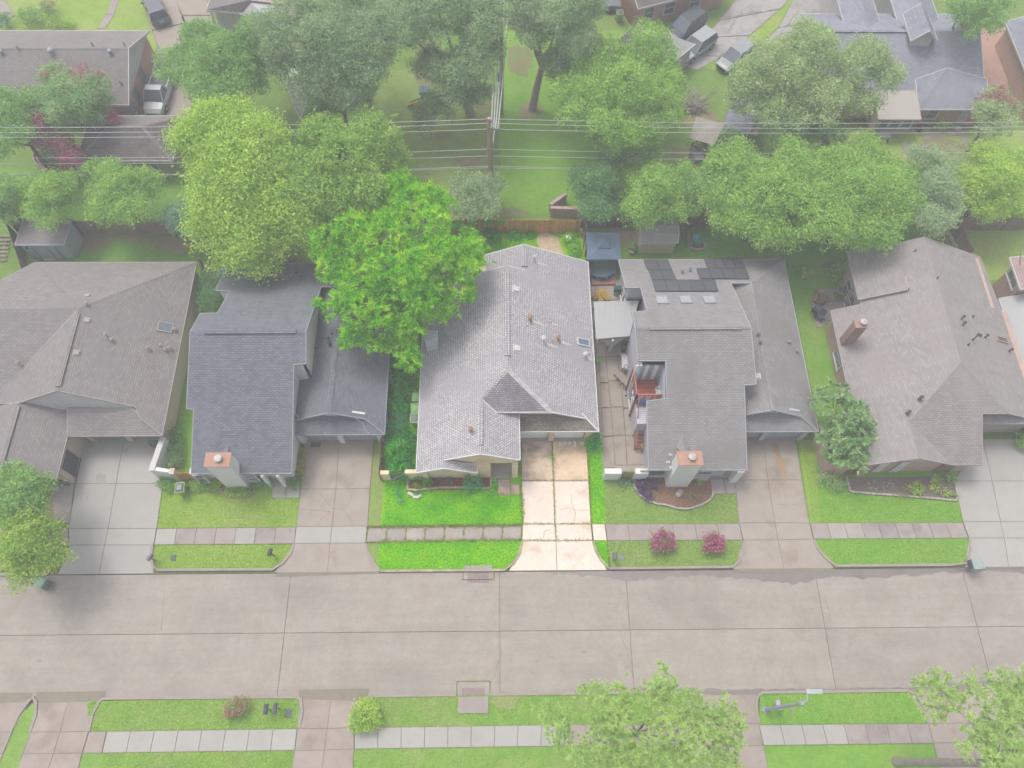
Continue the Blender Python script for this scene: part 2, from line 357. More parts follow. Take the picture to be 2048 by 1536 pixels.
gutter(W(1660, 1140)[0], W(1940, 1140)[0], YN-.03, [.4, .7, .5, .35, .2], 4)
gutter(W(1940, 1140)[0], W(2080, 1140)[0], YN-.03, [.3, .2, .35, .2], 6)
# south gutter
mb = MB(); lo = YS+.03; X0, X1 = W(1150, 1390)[0], W(2070, 1390)[0]; r = random.Random(9); pr = None
for k in range(90):
    x = X0+(X1-X0)*k/89; h = .28+.35*max(0, math.sin(k*.09+.4))*(.4 if k < 30 else 1)+r.uniform(-.05, .05)
    if pr: mb.face([(pr[0], lo, .004), (x, lo, .004), (x, lo+h, .004), (pr[0], lo+pr[1], .004)])
    pr = (x, h)
struct('wet_gutter', mb, wet)
mud = mat('gutter_mud', col(160, 138, 112), col(176, 152, 122), 2)

def quadgrid(parent, rows, cols_of, m, z=G, gap=.035, name='slab', dz=0., th=.12):
    """rows: list of rows of px points; every cell becomes a slab of its own"""
    for a, b in zip(rows[:-1], rows[1:]):
        for i in range(len(a)-1):
            q = [a[i], a[i+1], b[i+1], b[i]]
            P = [W(p[0], p[1], (p[2] if len(p) > 2 else z)) for p in q]
            for e in P:
                if YN-1 < e[1] < YN+.4: e[1] = YN+.03
                if YS-1 < e[1] < YS+.8: e[1] = YS-.03
            c = sum(P)/4
            Q = []
            for p in P:
                d = c-p; d[2] = 0; dd = p.copy(); dd[0] += gap*.5*np.sign(d[0]); dd[1] += gap*.5*np.sign(d[1]); Q.append(dd)
            mb = MB(); mb.face(Q[::-1])
            lowq = [x-np.array([0, 0, th]) for x in Q]
            for k in range(4): mb.face([Q[k], Q[(k+1) % 4], lowq[(k+1) % 4], lowq[k]])
            mm = m(i, rows.index(a)) if callable(m) else m
            mb.build(name, mm, parent)
def bed(px_list, m, z, name='bed', kind='structure', dz=-.04):
    P = [W(p[0], p[1], p[2] if len(p) > 2 else z) for p in px_list]
    mb = MB(); mb.face([p+np.array([0, 0, dz]) for p in P][::-1])
    return struct(name, mb, m)
def structroot(name): o = bpy.data.objects.new(name, None); C.objects.link(o); o['kind'] = 'structure'; return o
Z0 = .055
def drive(name, rows, m, jm, flare=True):
    r = structroot(name)
    rows = [[(*p, G+Z0) for p in row] for row in rows]
    if flare: rows[-1] = [(p[0], p[1], Z0) for p in rows[-1]]
    # dirt under the joints
    base = MB()
    for a, b in zip(rows[:-1], rows[1:]):
        q = [a[0], a[-1], b[-1], b[0]]; base.face([W(*p)-np.array([0, 0, .025]) for p in q][::-1])
    base.build('joint_bed', jm, r)
    quadgrid(r, rows, None, m, gap=.045)
    return r
drive('left_driveway', [[(168, 868), (250, 868), (334, 868)], [(152, 967), (232, 967), (326, 967)], [(137, 1057), (216, 1057), (313, 1057)], [(139, 1090), (209, 1090), (307, 1090)], [(118, 1141), (200, 1139), (309, 1140)]], conc_pale, joint)
drive('slate_house_driveway', [[(609, 880), (679, 880), (748, 880)], [(602, 978), (672, 978), (740, 977)], [(593, 1053), (664, 1053), (735, 1052)], [(588, 1087), (660, 1086), (731, 1086)], [(548, 1153), (654, 1154), (760, 1147)]],
      lambda i, k: conc_pale if k == 2 else conc_tan, joint)
drive('bright_driveway', [[(1043, 872), (1104, 872), (1172, 872)], [(1043, 962), (1107, 962), (1177, 962)], [(1045, 1048), (1110, 1048), (1182, 1048)], [(1044, 1082), (1112, 1082), (1185, 1081)], [(1018, 1141), (1114, 1141), (1214, 1141)]],
      lambda i, k: ((conc_lot_old if i == 0 else conc_lot_top) if k == 0 else conc_lot), joint_moss)
drive('grey_house_driveway', [[(1460, 870), (1525, 870), (1590, 870)], [(1470, 960), (1536, 960), (1604, 960)], [(1478, 1046), (1550, 1046), (1619, 1046)], [(1487, 1080), (1556, 1080), (1627, 1078)], [(1465, 1145), (1569, 1145), (1670, 1143)]], conc_tan, joint)
drive('far_right_driveway', [[(1962, 878), (1966, 878), (2070, 878)], [(1909, 962), (1984, 962), (2085, 962)], [(1926, 1043), (2001, 1043), (2098, 1043)], [(1938, 1076), (2008, 1076), (2105, 1076)], [(1930, 1137), (2019, 1137), (2118, 1135)]], conc_pale, joint)
def sdrive(name, rows, m):
    r = structroot(name); rows = [[(*p, G+Z0) for p in row] for row in rows]; rows[0] = [(p[0], p[1], Z0) for p in rows[0]]
    base = MB()
    for a, b in zip(rows[:-1], rows[1:]): base.face([W(*p)-np.array([0, 0, .025]) for p in (a[0], a[-1], b[-1], b[0])][::-1])
    base.build('joint_bed', joint, r); quadgrid(r, rows, None, m, gap=.045)
sdrive('south_left_driveway', [[(72, 1384), (140, 1384), (212, 1383)], [(62, 1464), (120, 1464), (177, 1463)], [(46, 1507), (107, 1507), (164, 1506)], [(20, 1575), (84, 1575), (147, 1575)]], conc_south)
sdrive('south_corner_driveway', [[(-80, 1385), (-20, 1385), (66, 1385)], [(-90, 1464), (-30, 1464), (24, 1464)], [(-100, 1507), (-40, 1507), (6, 1507)], [(-120, 1575), (-60, 1575), (-20, 1575)]], conc_south)
sdrive('south_mid_driveway', [[(598, 1380), (663, 1379), (738, 1377)], [(595, 1457), (655, 1457), (708, 1455)], [(590, 1501), (649, 1500), (708, 1498)], [(576, 1575), (640, 1575), (704, 1575)]], conc_south)
sdrive('south_pine_driveway', [[(1360, 1385), (1440, 1384), (1516, 1383)], [(1376, 1449), (1446, 1448), (1517, 1447)], [(1384, 1493), (1455, 1492), (1527, 1491)], [(1398, 1575), (1468, 1575), (1544, 1575)]], conc_south)
sdrive('south_right_driveway', [[(1816, 1379), (1912, 1379), (2010, 1377)], [(1857, 1447), (1934, 1446), (2012, 1445)], [(1867, 1486), (1944, 1485), (2022, 1485)], [(1890, 1575), (1966, 1575), (2042, 1575)]], conc_south)
# pavements: one slab after another
def walk(name, ax, bx, yt, yb, n, m, skew=0):
    r = structroot(name)
    rows = [[(ax[0]+(bx[0]-ax[0])*k/n, ax[1]+(bx[1]-ax[1])*k/n) for k in range(n+1)], [(yt[0]+(yb[0]-yt[0])*k/n, yt[1]+(yb[1]-yt[1])*k/n) for k in range(n+1)]]
    rows = [[(*p, G+Z0) for p in row] for row in rows]
    b = MB().face([W(*p)-np.array([0, 0, .025]) for p in (rows[0][0], rows[0][-1], rows[1][-1], rows[1][0])][::-1]); b.build('joint_bed', mat('straw_joint', col(200, 200, 130), col(170, 180, 90), 3) if 'mossy' in name else joint, r)
    quadgrid(r, rows, None, m, gap=.05 if 'mossy' not in name else .05)
walk('left_pavement', (314, 1057), (592, 1054), (308, 1089.5), (588, 1087.5), 7, lambda i, k: (conc_pale if i in (0, 4) else conc_walk))
walk('mossy_pavement', (736, 1054), (1044, 1050), (732, 1085), (1043, 1080), 8, conc_dark)
walk('bright_pavement', (1184, 1048), (1210, 1048), (1187, 1081), (1214, 1081), 1, conc_lot)
walk('right_pavement', (1211, 1048.5), (1478, 1047), (1215, 1081.5), (1486, 1080), 6, conc_walk)
walk('far_right_pavement', (1620, 1046), (1925, 1045), (1628, 1078), (1937, 1076), 9, lambda i, k: conc_dark if i in (1, 2) else conc_walk)
walk('left_corner_pavement', (-60, 1058), (136, 1057), (-70, 1091), (138, 1090), 5, conc_walk)
walk('south_corner_pavement', (63, 1464), (61, 1464), (45, 1507), (44, 1507), 1, conc_south)
walk('south_new_pavement', (214, 1463), (594, 1457.5), (204, 1506), (589, 1500.5), 8, conc_pale)
walk('south_stub_pavement', (178, 1463.5), (213, 1463), (165, 1506.5), (203, 1506), 1, conc_south)
walk('south_middle_pavement', (709, 1455.5), (1130, 1449.5), (709, 1498), (1128, 1492), 9, conc_pale)
walk('south_shaded_pavement', (1131, 1449.5), (1375, 1448.5), (1129, 1492), (1383, 1491), 6, conc_south)
walk('south_right_pavement', (1518, 1450), (1857, 1447), (1528, 1491), (1867, 1486.5), 8, lambda i, k: conc_pale if i < 4 else conc_walk)
walk('south_far_pavement', (2012, 1446), (2110, 1445), (2022, 1486), (2120, 1485), 3, conc_walk)

# ------------------------------------------------------------------ lawns
LK = [0]
def lawn(px_list, m, lift=.0): LK[0] += 1; return bed(px_list, m, G-.008+.0005*LK[0], 'lawn', dz=0)
lawn([(322, 968), (600, 960), (602, 978), (593, 1053.5), (314, 1056.5)], gr_lime)
lawn([(309, 1090.5), (587, 1088.5), (580, 1110), (548, 1137), (312, 1139.5), (307, 1115)], gr_lime)
lawn([(744, 890), (775, 888), (762, 1053), (735, 1054)], gr_dull); lawn([(733, 1086), (760, 1086), (756, 1140), (738, 1120)], gr_dull)
lawn([(782, 690), (848, 690), (836, 960), (1043, 950), (1047, 1051), (761, 1055), (770, 950)], gr_vivid)
lawn([(760, 1084), (1044, 1081), (1037, 1110), (1012, 1141), (755, 1142)], gr_vivid)
lawn([(1173, 885), (1203, 885), (1211, 1048), (1182, 1048)], gr_vivid); lawn([(1187, 1082), (1213, 1082), (1217, 1138), (1200, 1118)], gr_vivid)
lawn([(870, 466), (1160, 466), (1182, 530), (860, 560)], gr_vivid)
lawn([(1206, 965), (1470, 970), (1478, 1046.5), (1211, 1048)], gr_dull)
lawn([(1215, 1082), (1486, 1080.5), (1484, 1105), (1466, 1133), (1222, 1139)], gr_dull)
lawn([(1596, 880), (1640, 880), (1660, 1045), (1620, 1046)], gr_lime)
lawn([(1631, 925), (1930, 925), (1925, 1044.5), (1642, 1045.5)], gr_green)
lawn([(1629, 1078.5), (1937, 1076.5), (1936, 1105), (1926, 1131), (1670, 1135), (1640, 1102)], gr_green, .001)
lawn([(1560, 470), (1700, 470), (1720, 935), (1640, 860)], gr_green)
lawn([(1180, 455), (1900, 455), (1560, 560), (1180, 560)], gr_shade)
lawn([(1870, 445), (2120, 445), (2150, 560), (1940, 560)], gr_warm)
lawn([(150, 470), (420, 470), (430, 560), (120, 560)], gr_shade); lawn([(395, 560), (470, 560), (385, 960), (340, 960)], gr_green, .001)
lawn([(-60, 340), (860, 340), (880, 440), (-60, 440)], gr_shade); lawn([(740, 140), (980, 140), (985, 440), (760, 440)], gr_dull)
lawn([(1000, 60), (1270, 60), (1230, 400), (995, 440)], gr_green)
lawn([(1400, 130), (1570, -40), (1660, -40), (1450, 150)], gr_lime); lawn([(1660, 260), (2130, 260), (2150, 380), (1660, 380)], gr_warm)
lawn([(1230, 300), (1480, 300), (1480, 400), (1230, 400)], gr_dull)
lawn([(-40, -60), (330, -60), (310, 110), (-60, 110)], gr_lime)
lawn([(175, 1402), (596, 1396), (600, 1440), (596, 1456.5), (180, 1462)], gr_south); lawn([(204, 1507), (588, 1502), (584, 1640), (180, 1640)], gr_south)
lawn([(738, 1394), (1372, 1385), (1376, 1448), (709, 1454.5)], gr_south, .001); lawn([(708, 1499), (1383, 1493), (1400, 1640), (704, 1640)], gr_south)
lawn([(1520, 1386), (1816, 1382), (1856, 1446), (1518, 1449)], gr_green); lawn([(1530, 1493), (1867, 1488), (1890, 1640), (1550, 1640)], gr_green)
lawn([(66, 1405), (71, 1410), (62, 1463), (24, 1463), (40, 1432)], gr_south, .001); lawn([(6, 1508), (44, 1508), (20, 1640), (-60, 1640)], gr_south)
lawn([(-700, 1092), (136, 1091), (128, 1112), (112, 1140), (-700, 1143)], gr_dull); lawn([(2105, 1078), (2900, 1074), (2900, 1130), (2120, 1134)], gr_dull)
lawn([(-700, 1388), (-85, 1386), (-92, 1463), (-700, 1465)], gr_south); lawn([(2012, 1380), (2900, 1374), (2900, 1440), (2013, 1445)], gr_south)
# bare and worn ground
PK = [0]
def patch(px, py, rx, ry, m, seed, dz=.012): PK[0] += 1; return splotch('bare_patch', px, py, rx, ry, m, G+.016+.0004*PK[0], seed)
patch(400, 490, 3.6, 1.0, dirt, 1, .014); patch(300, 478, 3.4, .6, dirt, 2, .016); patch(190, 480, 1.2, 1.2, dirt, 3, .018)
patch(1100, 495, 1.1, 1.7, mat('straw_soil', col(226, 206, 176), col(200, 172, 140), 2, fine=.2), 4); patch(1195, 505, .6, 2.4, dirt, 5)
patch(870, 270, 1.6, .6, leaf_litter, 6); patch(935, 322, 1.6, .5, dirt, 7); patch(858, 130, 1.5, 3.6, leaf_litter, 8, .016); patch(965, 210, .9, 2.4, leaf_litter, 9, .02)
patch(1062, 222, 1.2, 1.1, dirt, 10); patch(1660, 535, .8, .5, leaf_litter, 11); patch(1040, 120, 1.2, 2.4, leaf_litter, 12)
patch(1375, 320, 1.5, 2.2, leaf_litter, 13, .016); patch(1430, 345, 3, .9, dirt, 14, .018); patch(1020, 425, 1.5, .6, leaf_litter, 15); patch(1880, 290, 2., 1., dirt, 16); patch(1400, 240, 1.6, 1.3, dirt, 17)
patch(1010, 1400, 1., .5, mat('thin_grass', col(168, 172, 112), col(158, 168, 104), 2, fine=.2), 18); patch(1240, 470, 1.3, 1.2, dirt, 19); 
patch(112, 1020, 1.0, 4.2, dirt, 21, .02)

# ------------------------------------------------------------------ kerbs
def kerb(pts, m=curb_m, wd=.17, h=.185, name='kerb'):
    P = [np.array(p[:2]) for p in pts]; mb = MB(); L, R = [], []
    for i, p in enumerate(P):
        d = P[min(i+1, len(P)-1)]-P[max(i-1, 0)]; d = d/np.linalg.norm(d); n = np.array([-d[1], d[0]])*wd/2; L.append(p+n); R.append(p-n)
    for i in range(len(P)-1):
        top = [(*R[i], h), (*R[i+1], h), (*L[i+1], h), (*L[i], h)]; mb.face(top)
        mb.face([(*R[i+1], h), (*R[i], h), (*R[i], -.06), (*R[i+1], -.06)]); mb.face([(*L[i], h), (*L[i+1], h), (*L[i+1], -.06), (*L[i], -.06)])
    for e, q in ((0, 1), (len(P)-1, -1)): mb.face([(*L[e], h), (*L[e], -.06), (*R[e], -.06), (*R[e], h)][::q])
    return struct(name, mb, m)
def kpx(pts, **k): return kerb([W(*p, .08) for p in pts], **k)
kpx([(305, 1088), (303, 1112), (306, 1131), (316, 1140), (545, 1139), (566, 1126), (582, 1107), (588, 1088)])
kpx([(731, 1087), (735, 1106), (744, 1123), (757, 1138), (760, 1142)])
kpx([(760, 1142), (1008, 1140), (1026, 1127), (1040, 1106), (1044, 1083)], m=curb_lot)
kpx([(1186, 1083), (1191, 1101), (1203, 1122), (1218, 1137)], m=curb_lot); kpx([(1218, 1137), (1466, 1134), (1478, 1122), (1486, 1100), (1488, 1081)])
kpx([(1627, 1079), (1634, 1096), (1650, 1115), (1671, 1132), (1900, 1130), (1934, 1126), (1940, 1100), (1939, 1077)])
kpx([(178, 1463), (186, 1428), (200, 1402), (208, 1397), (590, 1394), (602, 1398), (605, 1425), (598, 1455)])
kpx([(709, 1455), (716, 1422), (735, 1399), (742, 1392), (913, 1390)]); kpx([(980, 1389), (1372, 1384)])
kpx([(1517, 1447), (1511, 1410), (1516, 1390), (1526, 1385), (1814, 1381), (1832, 1390), (1847, 1415), (1856, 1446)])
kpx([(22, 1464), (38, 1430), (58, 1402), (67, 1395), (73, 1404), (72, 1430), (61, 1464)])
kerb([(-95, YN+.05), (W(100, 1141)[0], YN+.05)]); kerb([(-95, YS-.05), (W(-60, 1390)[0], YS-.05)]); kerb([(W(2110, 1135)[0], YN+.05), (95, YN+.05)]); kerb([(W(2012, 1380)[0], YS-.05), (95, YS-.05)])
# ------------------------------------------------------------------ house helpers
def hit(px, py, pl):
    a, b, c = [np.array(p, float) for p in pl[:3]]; n = np.cross(b-a, c-a)
    d = RM.T @ np.array([(px-1024)/FOC, (py-768)/FOC, 1]); o = np.array([0, 0, HC]); t = np.dot(a-o, n)/np.dot(d, n)
    return o+d*t
def pnorm(pl):
    a, b, c = [np.array(p, float) for p in pl[:3]]; n = np.cross(b-a, c-a); n /= np.linalg.norm(n); return n if n[2] > 0 else -n
def roof(parent, polys, mats, th=.2, name='roof'):
    """sloping planes with a fascia along every free edge"""
    mb = MB(); key = lambda p: (round(p[0]*4), round(p[1]*4)); cnt = {}
    for e in polys:
        pts = e[0] if isinstance(e, tuple) else e
        for i in range(len(pts)):
            k = frozenset((key(pts[i]), key(pts[(i+1) % len(pts)]))); cnt[k] = cnt.get(k, 0)+1
    nm = len(mats)-1
    for e in polys:
        pts, mi = e if isinstance(e, tuple) else (e, 0)
        pts = [np.array(p, float) for p in pts]
        n = sum(np.cross(pts[i], pts[(i+1) % len(pts)]) for i in range(len(pts)))
        if n[2] < 0: pts = pts[::-1]
        mb.face(pts, mi); low = [p-np.array([0, 0, th]) for p in pts]; mb.face(low[::-1], nm)
        for i in range(len(pts)):
            j = (i+1) % len(pts)
            if cnt[frozenset((key(pts[i]), key(pts[j])))] > 1: continue
            mb.face([low[i], low[j], pts[j], pts[i]], nm)
            d = pts[j]-pts[i]; L = np.linalg.norm(d)
            if L < .3: continue
            d /= L; o = np.cross(d, [0, 0, 1]); o /= np.linalg.norm(o)+1e-9; o = o*.025      # a drip edge standing proud
            up = np.array([0, 0, .012]); a, b = pts[i]+o+up, pts[j]+o+up; a2, b2 = a-np.array([0, 0, th*.8]), b-np.array([0, 0, th*.8])
            mb.face([a2, b2, b, a], nm); mb.face([a, b, pts[j]-o*1.6+up, pts[i]-o*1.6+up], nm)
    return mb.build(name, mats, parent)
def ridgecap(parent, a, b, m, wd=.17, dz=.02, drop=.06, name='ridge_cap'):
    a, b = np.array(a, float), np.array(b, float); d = b-a; d /= np.linalg.norm(d); s = np.cross(d, [0, 0, 1]); s /= np.linalg.norm(s); s *= wd
    u = np.array([0, 0, dz]); l = np.array([0, 0, dz-drop]); mb = MB()
    mb.face([a+u, a+s+l, b+s+l, b+u]); mb.face([b+u, b-s+l, a-s+l, a+u]); return mb.build(name, m, parent)
def ridgevent(parent, a, b, m, wd=.2, h=.09):
    a, b = np.array(a, float), np.array(b, float); d = b-a; d /= np.linalg.norm(d); s = np.cross(d, [0, 0, 1]); s /= np.linalg.norm(s)
    mb = MB(); up = np.array([0, 0, h]); lo = np.array([0, 0, -.04])
    P = [[e+s*wd*k+(up-np.array([0, 0, abs(k)*.05])) for k in (-1, 0, 1)] for e in (a, b)]; Q = [[e+s*wd*k+lo for k in (-1, 1)] for e in (a, b)]
    mb.face([P[0][0], P[0][1], P[1][1], P[1][0]]); mb.face([P[0][1], P[0][2], P[1][2], P[1][1]])
    mb.face([P[0][0], P[1][0], Q[1][0], Q[0][0]], 1); mb.face([P[1][2], P[0][2], Q[0][1], Q[1][1]], 1)
    for e in (0, 1): mb.face([Q[e][0], P[e][0], P[e][1], P[e][2], Q[e][1]], 1)
    return mb.build('ridge_vent', [m, dark_metal], parent)
def frame_on(n):
    z = Vector(n).normalized(); x = Vector((0, 0, 1)).cross(z); x = x.normalized() if x.length > .01 else Vector((1, 0, 0)); y = z.cross(x)
    return Matrix((x, y, z)).transposed()
def pipe(parent, p, h=.45, r=.07, m=metal_g, cap=None):
    r *= .78; h *= .9; mb = MB(); p = np.array(p); mb.tube([p-[0, 0, .1], p+[0, 0, h]], r, 8)
    mb.lathe((p[0], p[1], p[2]-.03), [(r*2.2, -.04), (r*1.8, .05), (r, .14)], 10)
    if cap: mb.lathe((p[0], p[1], p[2]+h), [(r*1.2, -.06), (r*2.3, 0), (r*2.2, .08), (r*.4, .2)], 10)
    return mb.build('vent_pipe', m, parent)
def boxvent(parent, p, n, m, sz=(.34, .34, .16)):
    mb = MB(); R3 = frame_on(n); mb.box(Vector(p)+R3 @ Vector((0, 0, sz[2]/2-.02)), sz, tilt=R3); mb.box(Vector(p)+R3 @ Vector((0, 0, .012)), (sz[0]*1.4, sz[1]*1.4, .02), tilt=R3)
    return mb.build('roof_vent', m, parent)
def turbine(parent, p, m=trim_white, s=1.):
    mb = MB(); mb.lathe((p[0], p[1], p[2]), [(.24*s, -.1), (.18*s, .02), (.15*s, .15), (.16*s, .22*s), (.24*s, .3*s), (.27*s, .42*s), (.2*s, .54*s), (.05, .6*s)], 14); return mb.build('turbine_vent', m, parent, smooth=True)
def skylight(parent, p, n, w_, l_, glassm=None, framem=None):
    R3 = frame_on(n); b = MB(); t = .07; hh = .14
    for c, s in (((-w_/2, 0, 0), (t, l_+t, hh)), ((w_/2, 0, 0), (t, l_+t, hh)), ((0, -l_/2, 0), (w_-t, t, hh)), ((0, l_/2, 0), (w_-t, t, hh))): b.box(Vector(p)+R3 @ Vector((c[0], c[1], .05)), s, tilt=R3)
    o = b.build('skylight', framem or trim_white, parent)
    MB().box(Vector(p)+R3 @ Vector((0, 0, .075)), (w_-t, l_-t, .03), tilt=R3).build('pane', glassm or glass_d, o); return o
def walls(parent, poly, z1, m, z0=-.1, name='wall'): return MB().prism(poly, z0, z1).build(name, m, parent)
def rect(x0, y0, x1, y1): return [(x0, y0), (x1, y0), (x1, y1), (x0, y1)]
def sheet(parent, pts, off, m, name='gable'):      # a slab from an upright polygon, thickened along off
    pts = [np.array(p, float) for p in pts]; o = np.array(off, float); mb = MB(); mb.face(pts); mb.face([p+o for p in pts[::-1]])
    for i in range(len(pts)): j = (i+1) % len(pts); mb.face([pts[j], pts[i], pts[i]+o, pts[j]+o])
    return mb.build(name, m, parent)
def window(parent, a, b, z0, z1, out, bars=1, fm=None, gm=None, name='window', across=1):
    """a, b: the two ends on the wall (x, y); out: outward direction"""
    a, b = np.array(a[:2], float), np.array(b[:2], float); o = np.array(out, float); mb = MB(); t = .07
    P = lambda q, z, k=.03: (*(q+o*k), z)
    d = (b-a)/np.linalg.norm(b-a)
    mb.bar(P(a, z0), P(a, z1), .09); mb.bar(P(b, z0), P(b, z1), .09); mb.bar(P(a+d*.046, z1), P(b-d*.046, z1), .09)
    for k in range(bars): zz = z0+(z1-z0)*(k+1)/(bars+1); mb.bar(P(a+d*.046, zz), P(b-d*.046, zz), .05)
    for k in range(across-1): q = a+(b-a)*(k+1)/across; mb.bar(P(q, z0+.05), P(q, z1-.05), .052)
    f = mb.build(name, fm or trim_white, parent)
    MB().bar(P(a-d*.09, z0-.02, .06), P(b+d*.09, z0-.02, .06), .16, .06).build('sill', fm or trim_white, f)
    MB().face([P(a, z0, .012), P(b, z0, .012), P(b, z1, .012), P(a, z1, .012)]).build('pane', gm or glass_d, f)
    return f
def garage_door(parent, x0, x1, y, m, z1=2.15):
    d = MB(); n = 4; h = (z1-.12)/n
    for k in range(n):
        z = .12+h*k; d.box(((x0+x1)/2, y, z+h/2), (x1-x0, .06, h-.03))
        for q in range(4): cx_ = x0+(x1-x0)*(q+.5)/4; d.box((cx_, y-.035, z+h/2), ((x1-x0)/4-.16, .03, h-.2))
    return d.build('garage_door', m, parent)
def chimney(parent, cx_, cy_, w_, d_, h, wm, capm, pipem, taper=None, z0=0.):
    m = MB()
    if taper: m.prism(rect(cx_-w_/2-taper, cy_-d_/2, cx_+w_/2+taper*.0, cy_+d_/2), z0, h*.45)
    m.prism(rect(cx_-w_/2, cy_-d_/2, cx_+w_/2, cy_+d_/2), z0 if not taper else h*.45, h)
    o = m.build('chimney', wm, parent)
    MB().prism(rect(cx_-w_/2-.06, cy_-d_/2-.06, cx_+w_/2+.06, cy_+d_/2+.06), h+.002, h+.08).build('chimney_cap', capm, o)
    MB().lathe((cx_+.1, cy_, h+.08), [(.2, 0), (.2, .18), (.26, .2), (.26, .3), (.05, .36)], 14).build('flue', pipem, o); return o

# ------------------------------------------------------------------ the bright house in the middle
K = .458
t = thing('house', 'weathered light grey shingle house with white trim on the vivid green lot in the middle', 'house', (.5, 27, 0)); houseC = t
zl = lambda x: 2.6+(x+6.05)*K
zr = lambda x: 5.59-(x-.48)*K
LP = [(-6.05, 18.25, 2.6), (-4.05, 18.25, zl(-4.05)), (-4.05, 18.85, zl(-4.05)), (-1.45, 18.85, zl(-1.45)), (-1.45, 23.1, zl(-1.45)), (.48, 24.94, 5.59), (.48, 33.8, 5.59), (-6.05, 33.8, 2.6)]
RP_ = [(.48, 24.94, 5.59), (3.6, 22.2, zr(3.6)), (6.2, 22.2, zr(6.2)), (7.12, 21.3, zr(7.12)), (7.12, 36.2, zr(7.12)), (1.85, 36.2, zr(1.85)), (1.85, 33.8, zr(1.85)), (.48, 33.8, 5.59)]
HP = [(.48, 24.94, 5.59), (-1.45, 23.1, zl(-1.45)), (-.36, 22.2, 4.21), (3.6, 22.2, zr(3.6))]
WR = [(-1.45, 18.85, zl(-1.45)), (1.33, 18.85, 3.44), (1.33, 22.5, 3.44), (-.36, 22.5, 4.2), (-1.45, 23.1, zl(-1.45))]
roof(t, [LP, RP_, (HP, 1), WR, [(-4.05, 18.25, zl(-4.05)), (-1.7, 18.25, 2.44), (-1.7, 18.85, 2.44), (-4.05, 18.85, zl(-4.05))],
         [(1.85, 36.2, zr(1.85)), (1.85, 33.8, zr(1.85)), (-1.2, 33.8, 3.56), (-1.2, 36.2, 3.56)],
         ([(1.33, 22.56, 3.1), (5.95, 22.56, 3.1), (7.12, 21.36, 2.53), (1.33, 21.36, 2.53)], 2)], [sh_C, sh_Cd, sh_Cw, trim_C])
ridgecap(t, (.48, 24.94, 5.59), (.48, 33.8, 5.59), sh_C); ridgecap(t, (-1.45, 18.9, zl(-1.45)), (-1.45, 23.1, zl(-1.45)), sh_C)
ridgecap(t, (.48, 24.94, 5.59), (3.6, 22.2, zr(3.6)), mat('hip_cap_bleached', col(226, 222, 220), col(186, 182, 182), 3, fine=.2)); ridgecap(t, (.48, 24.94, 5.59), (-1.45, 23.1, zl(-1.45)), sh_C)
ridgevent(t, (.48, 26.0, 5.59), (.48, 33.2, 5.59), sh_C); ridgevent(t, (1.85, 34.1, zr(1.85)), (1.85, 36., zr(1.85)), sh_C); ridgevent(t, (-1.45, 19.5, zl(-1.45)), (-1.45, 22.4, zl(-1.45)), sh_C)
walls(t, rect(-5.6, 22.6, 6.75, 35.8), 2.5, stucco_c); walls(t, rect(-5.6, 18.72, -.78, 22.6), 2.5, stucco_c); walls(t, rect(-.78, 20.6, .95, 22.6), 2.7, stucco_c)
sheet(t, [(1.0, 22.6, 2.6), (6.0, 22.6, 2.9), (3.5, 22.6, zr(3.6)-.1), (-.4, 22.6, 4.05), (1., 22.6, 3.4)], (0, .15, 0), stucco_c)
sheet(t, [(-4.0, 19.0, 2.45), (1.1, 19.0, 2.45), (1.1, 19.0, 3.3), (-1.45, 19.0, 4.5), (-4.0, 19.0, 3.3)], (0, .16, 0), stucco_c, 'front_gable')
sheet(t, [(-5.55, 18.5, 2.42), (-1.75, 18.5, 2.38), (-4.05, 18.5, 3.28)], (0, .14, 0), stucco_c, 'porch_gable')
for x, w_, nm in ((-.93, .28, 'pillar'), (.98, .42, 'pillar')): walls(t, rect(x-w_/2, 18.69, x+w_/2, 19.16), 2.45, stucco_c, name=nm)
walls(t, rect(-2.2, 18.5, -1.75, 18.7), 2.44, stucco_c, name='pillar'); walls(t, rect(-5.75, 18.5, -5.35, 18.7), 2.44, stucco_c, name='pillar')
MB().prism(rect(-.78, 18.62, .76, 20.59), 0, .19).build('porch_floor', conc_dark, t)
MB().box((.1, 20.57, 1.2), (.95, .06, 2.05)).build('front_door', wood_gold, t)
gm_w = plain(255, 255, 255, .5, 0., 1.25)
walls(t, rect(1.1, 21.95, 6.75, 22.58), 2.5, stucco_c); garage_door(t, 1.36, 3.5, 21.86, gm_w); garage_door(t, 3.98, 6.2, 21.86, gm_w)
walls(t, rect(3.55, 21.55, 3.93, 21.94), 2.42, stucco_c, name='pillar'); walls(t, rect(6.25, 21.55, 6.72, 21.94), 2.42, stucco_c, name='pillar')
MB().prism(rect(1.3, 21.52, 6.25, 21.9), .0, .175).build('threshold', conc_dark, t)
pv = plain(240, 238, 232); rustv = plain(204, 158, 128); nR, nL = pnorm(RP_), pnorm(LP)
for x, y, h, r_, m_, c_ in ((1068, 520, .5, .09, pv, 1), (1060, 640, .6, .11, rustv, 1), (1054, 652, .3, .05, pv, 0), (1099, 644, .3, .05, pv, 0), (1087, 683, .6, .11, pv, 1), (1104, 681, .35, .06, pv, 0), (1116, 680, .6, .1, rustv, 1), (1170, 713, .5, .1, pv, 1), (1178, 708, .3, .05, pv, 0), (1060, 1, 0, 0, pv, 0)):
    if h: pipe(t, hit(x, y, RP_), h, r_, m_, c_)
pipe(t, hit(942, 862, LP), .5, .1, rustv, 1); pipe(t, hit(936, 878, LP), .2, .05, pv)
boxvent(t, hit(1031, 579, RP_), nR, pv, (.42, .42, .18)); boxvent(t, hit(1033, 697, RP_), nR, pv, (.42, .42, .18))
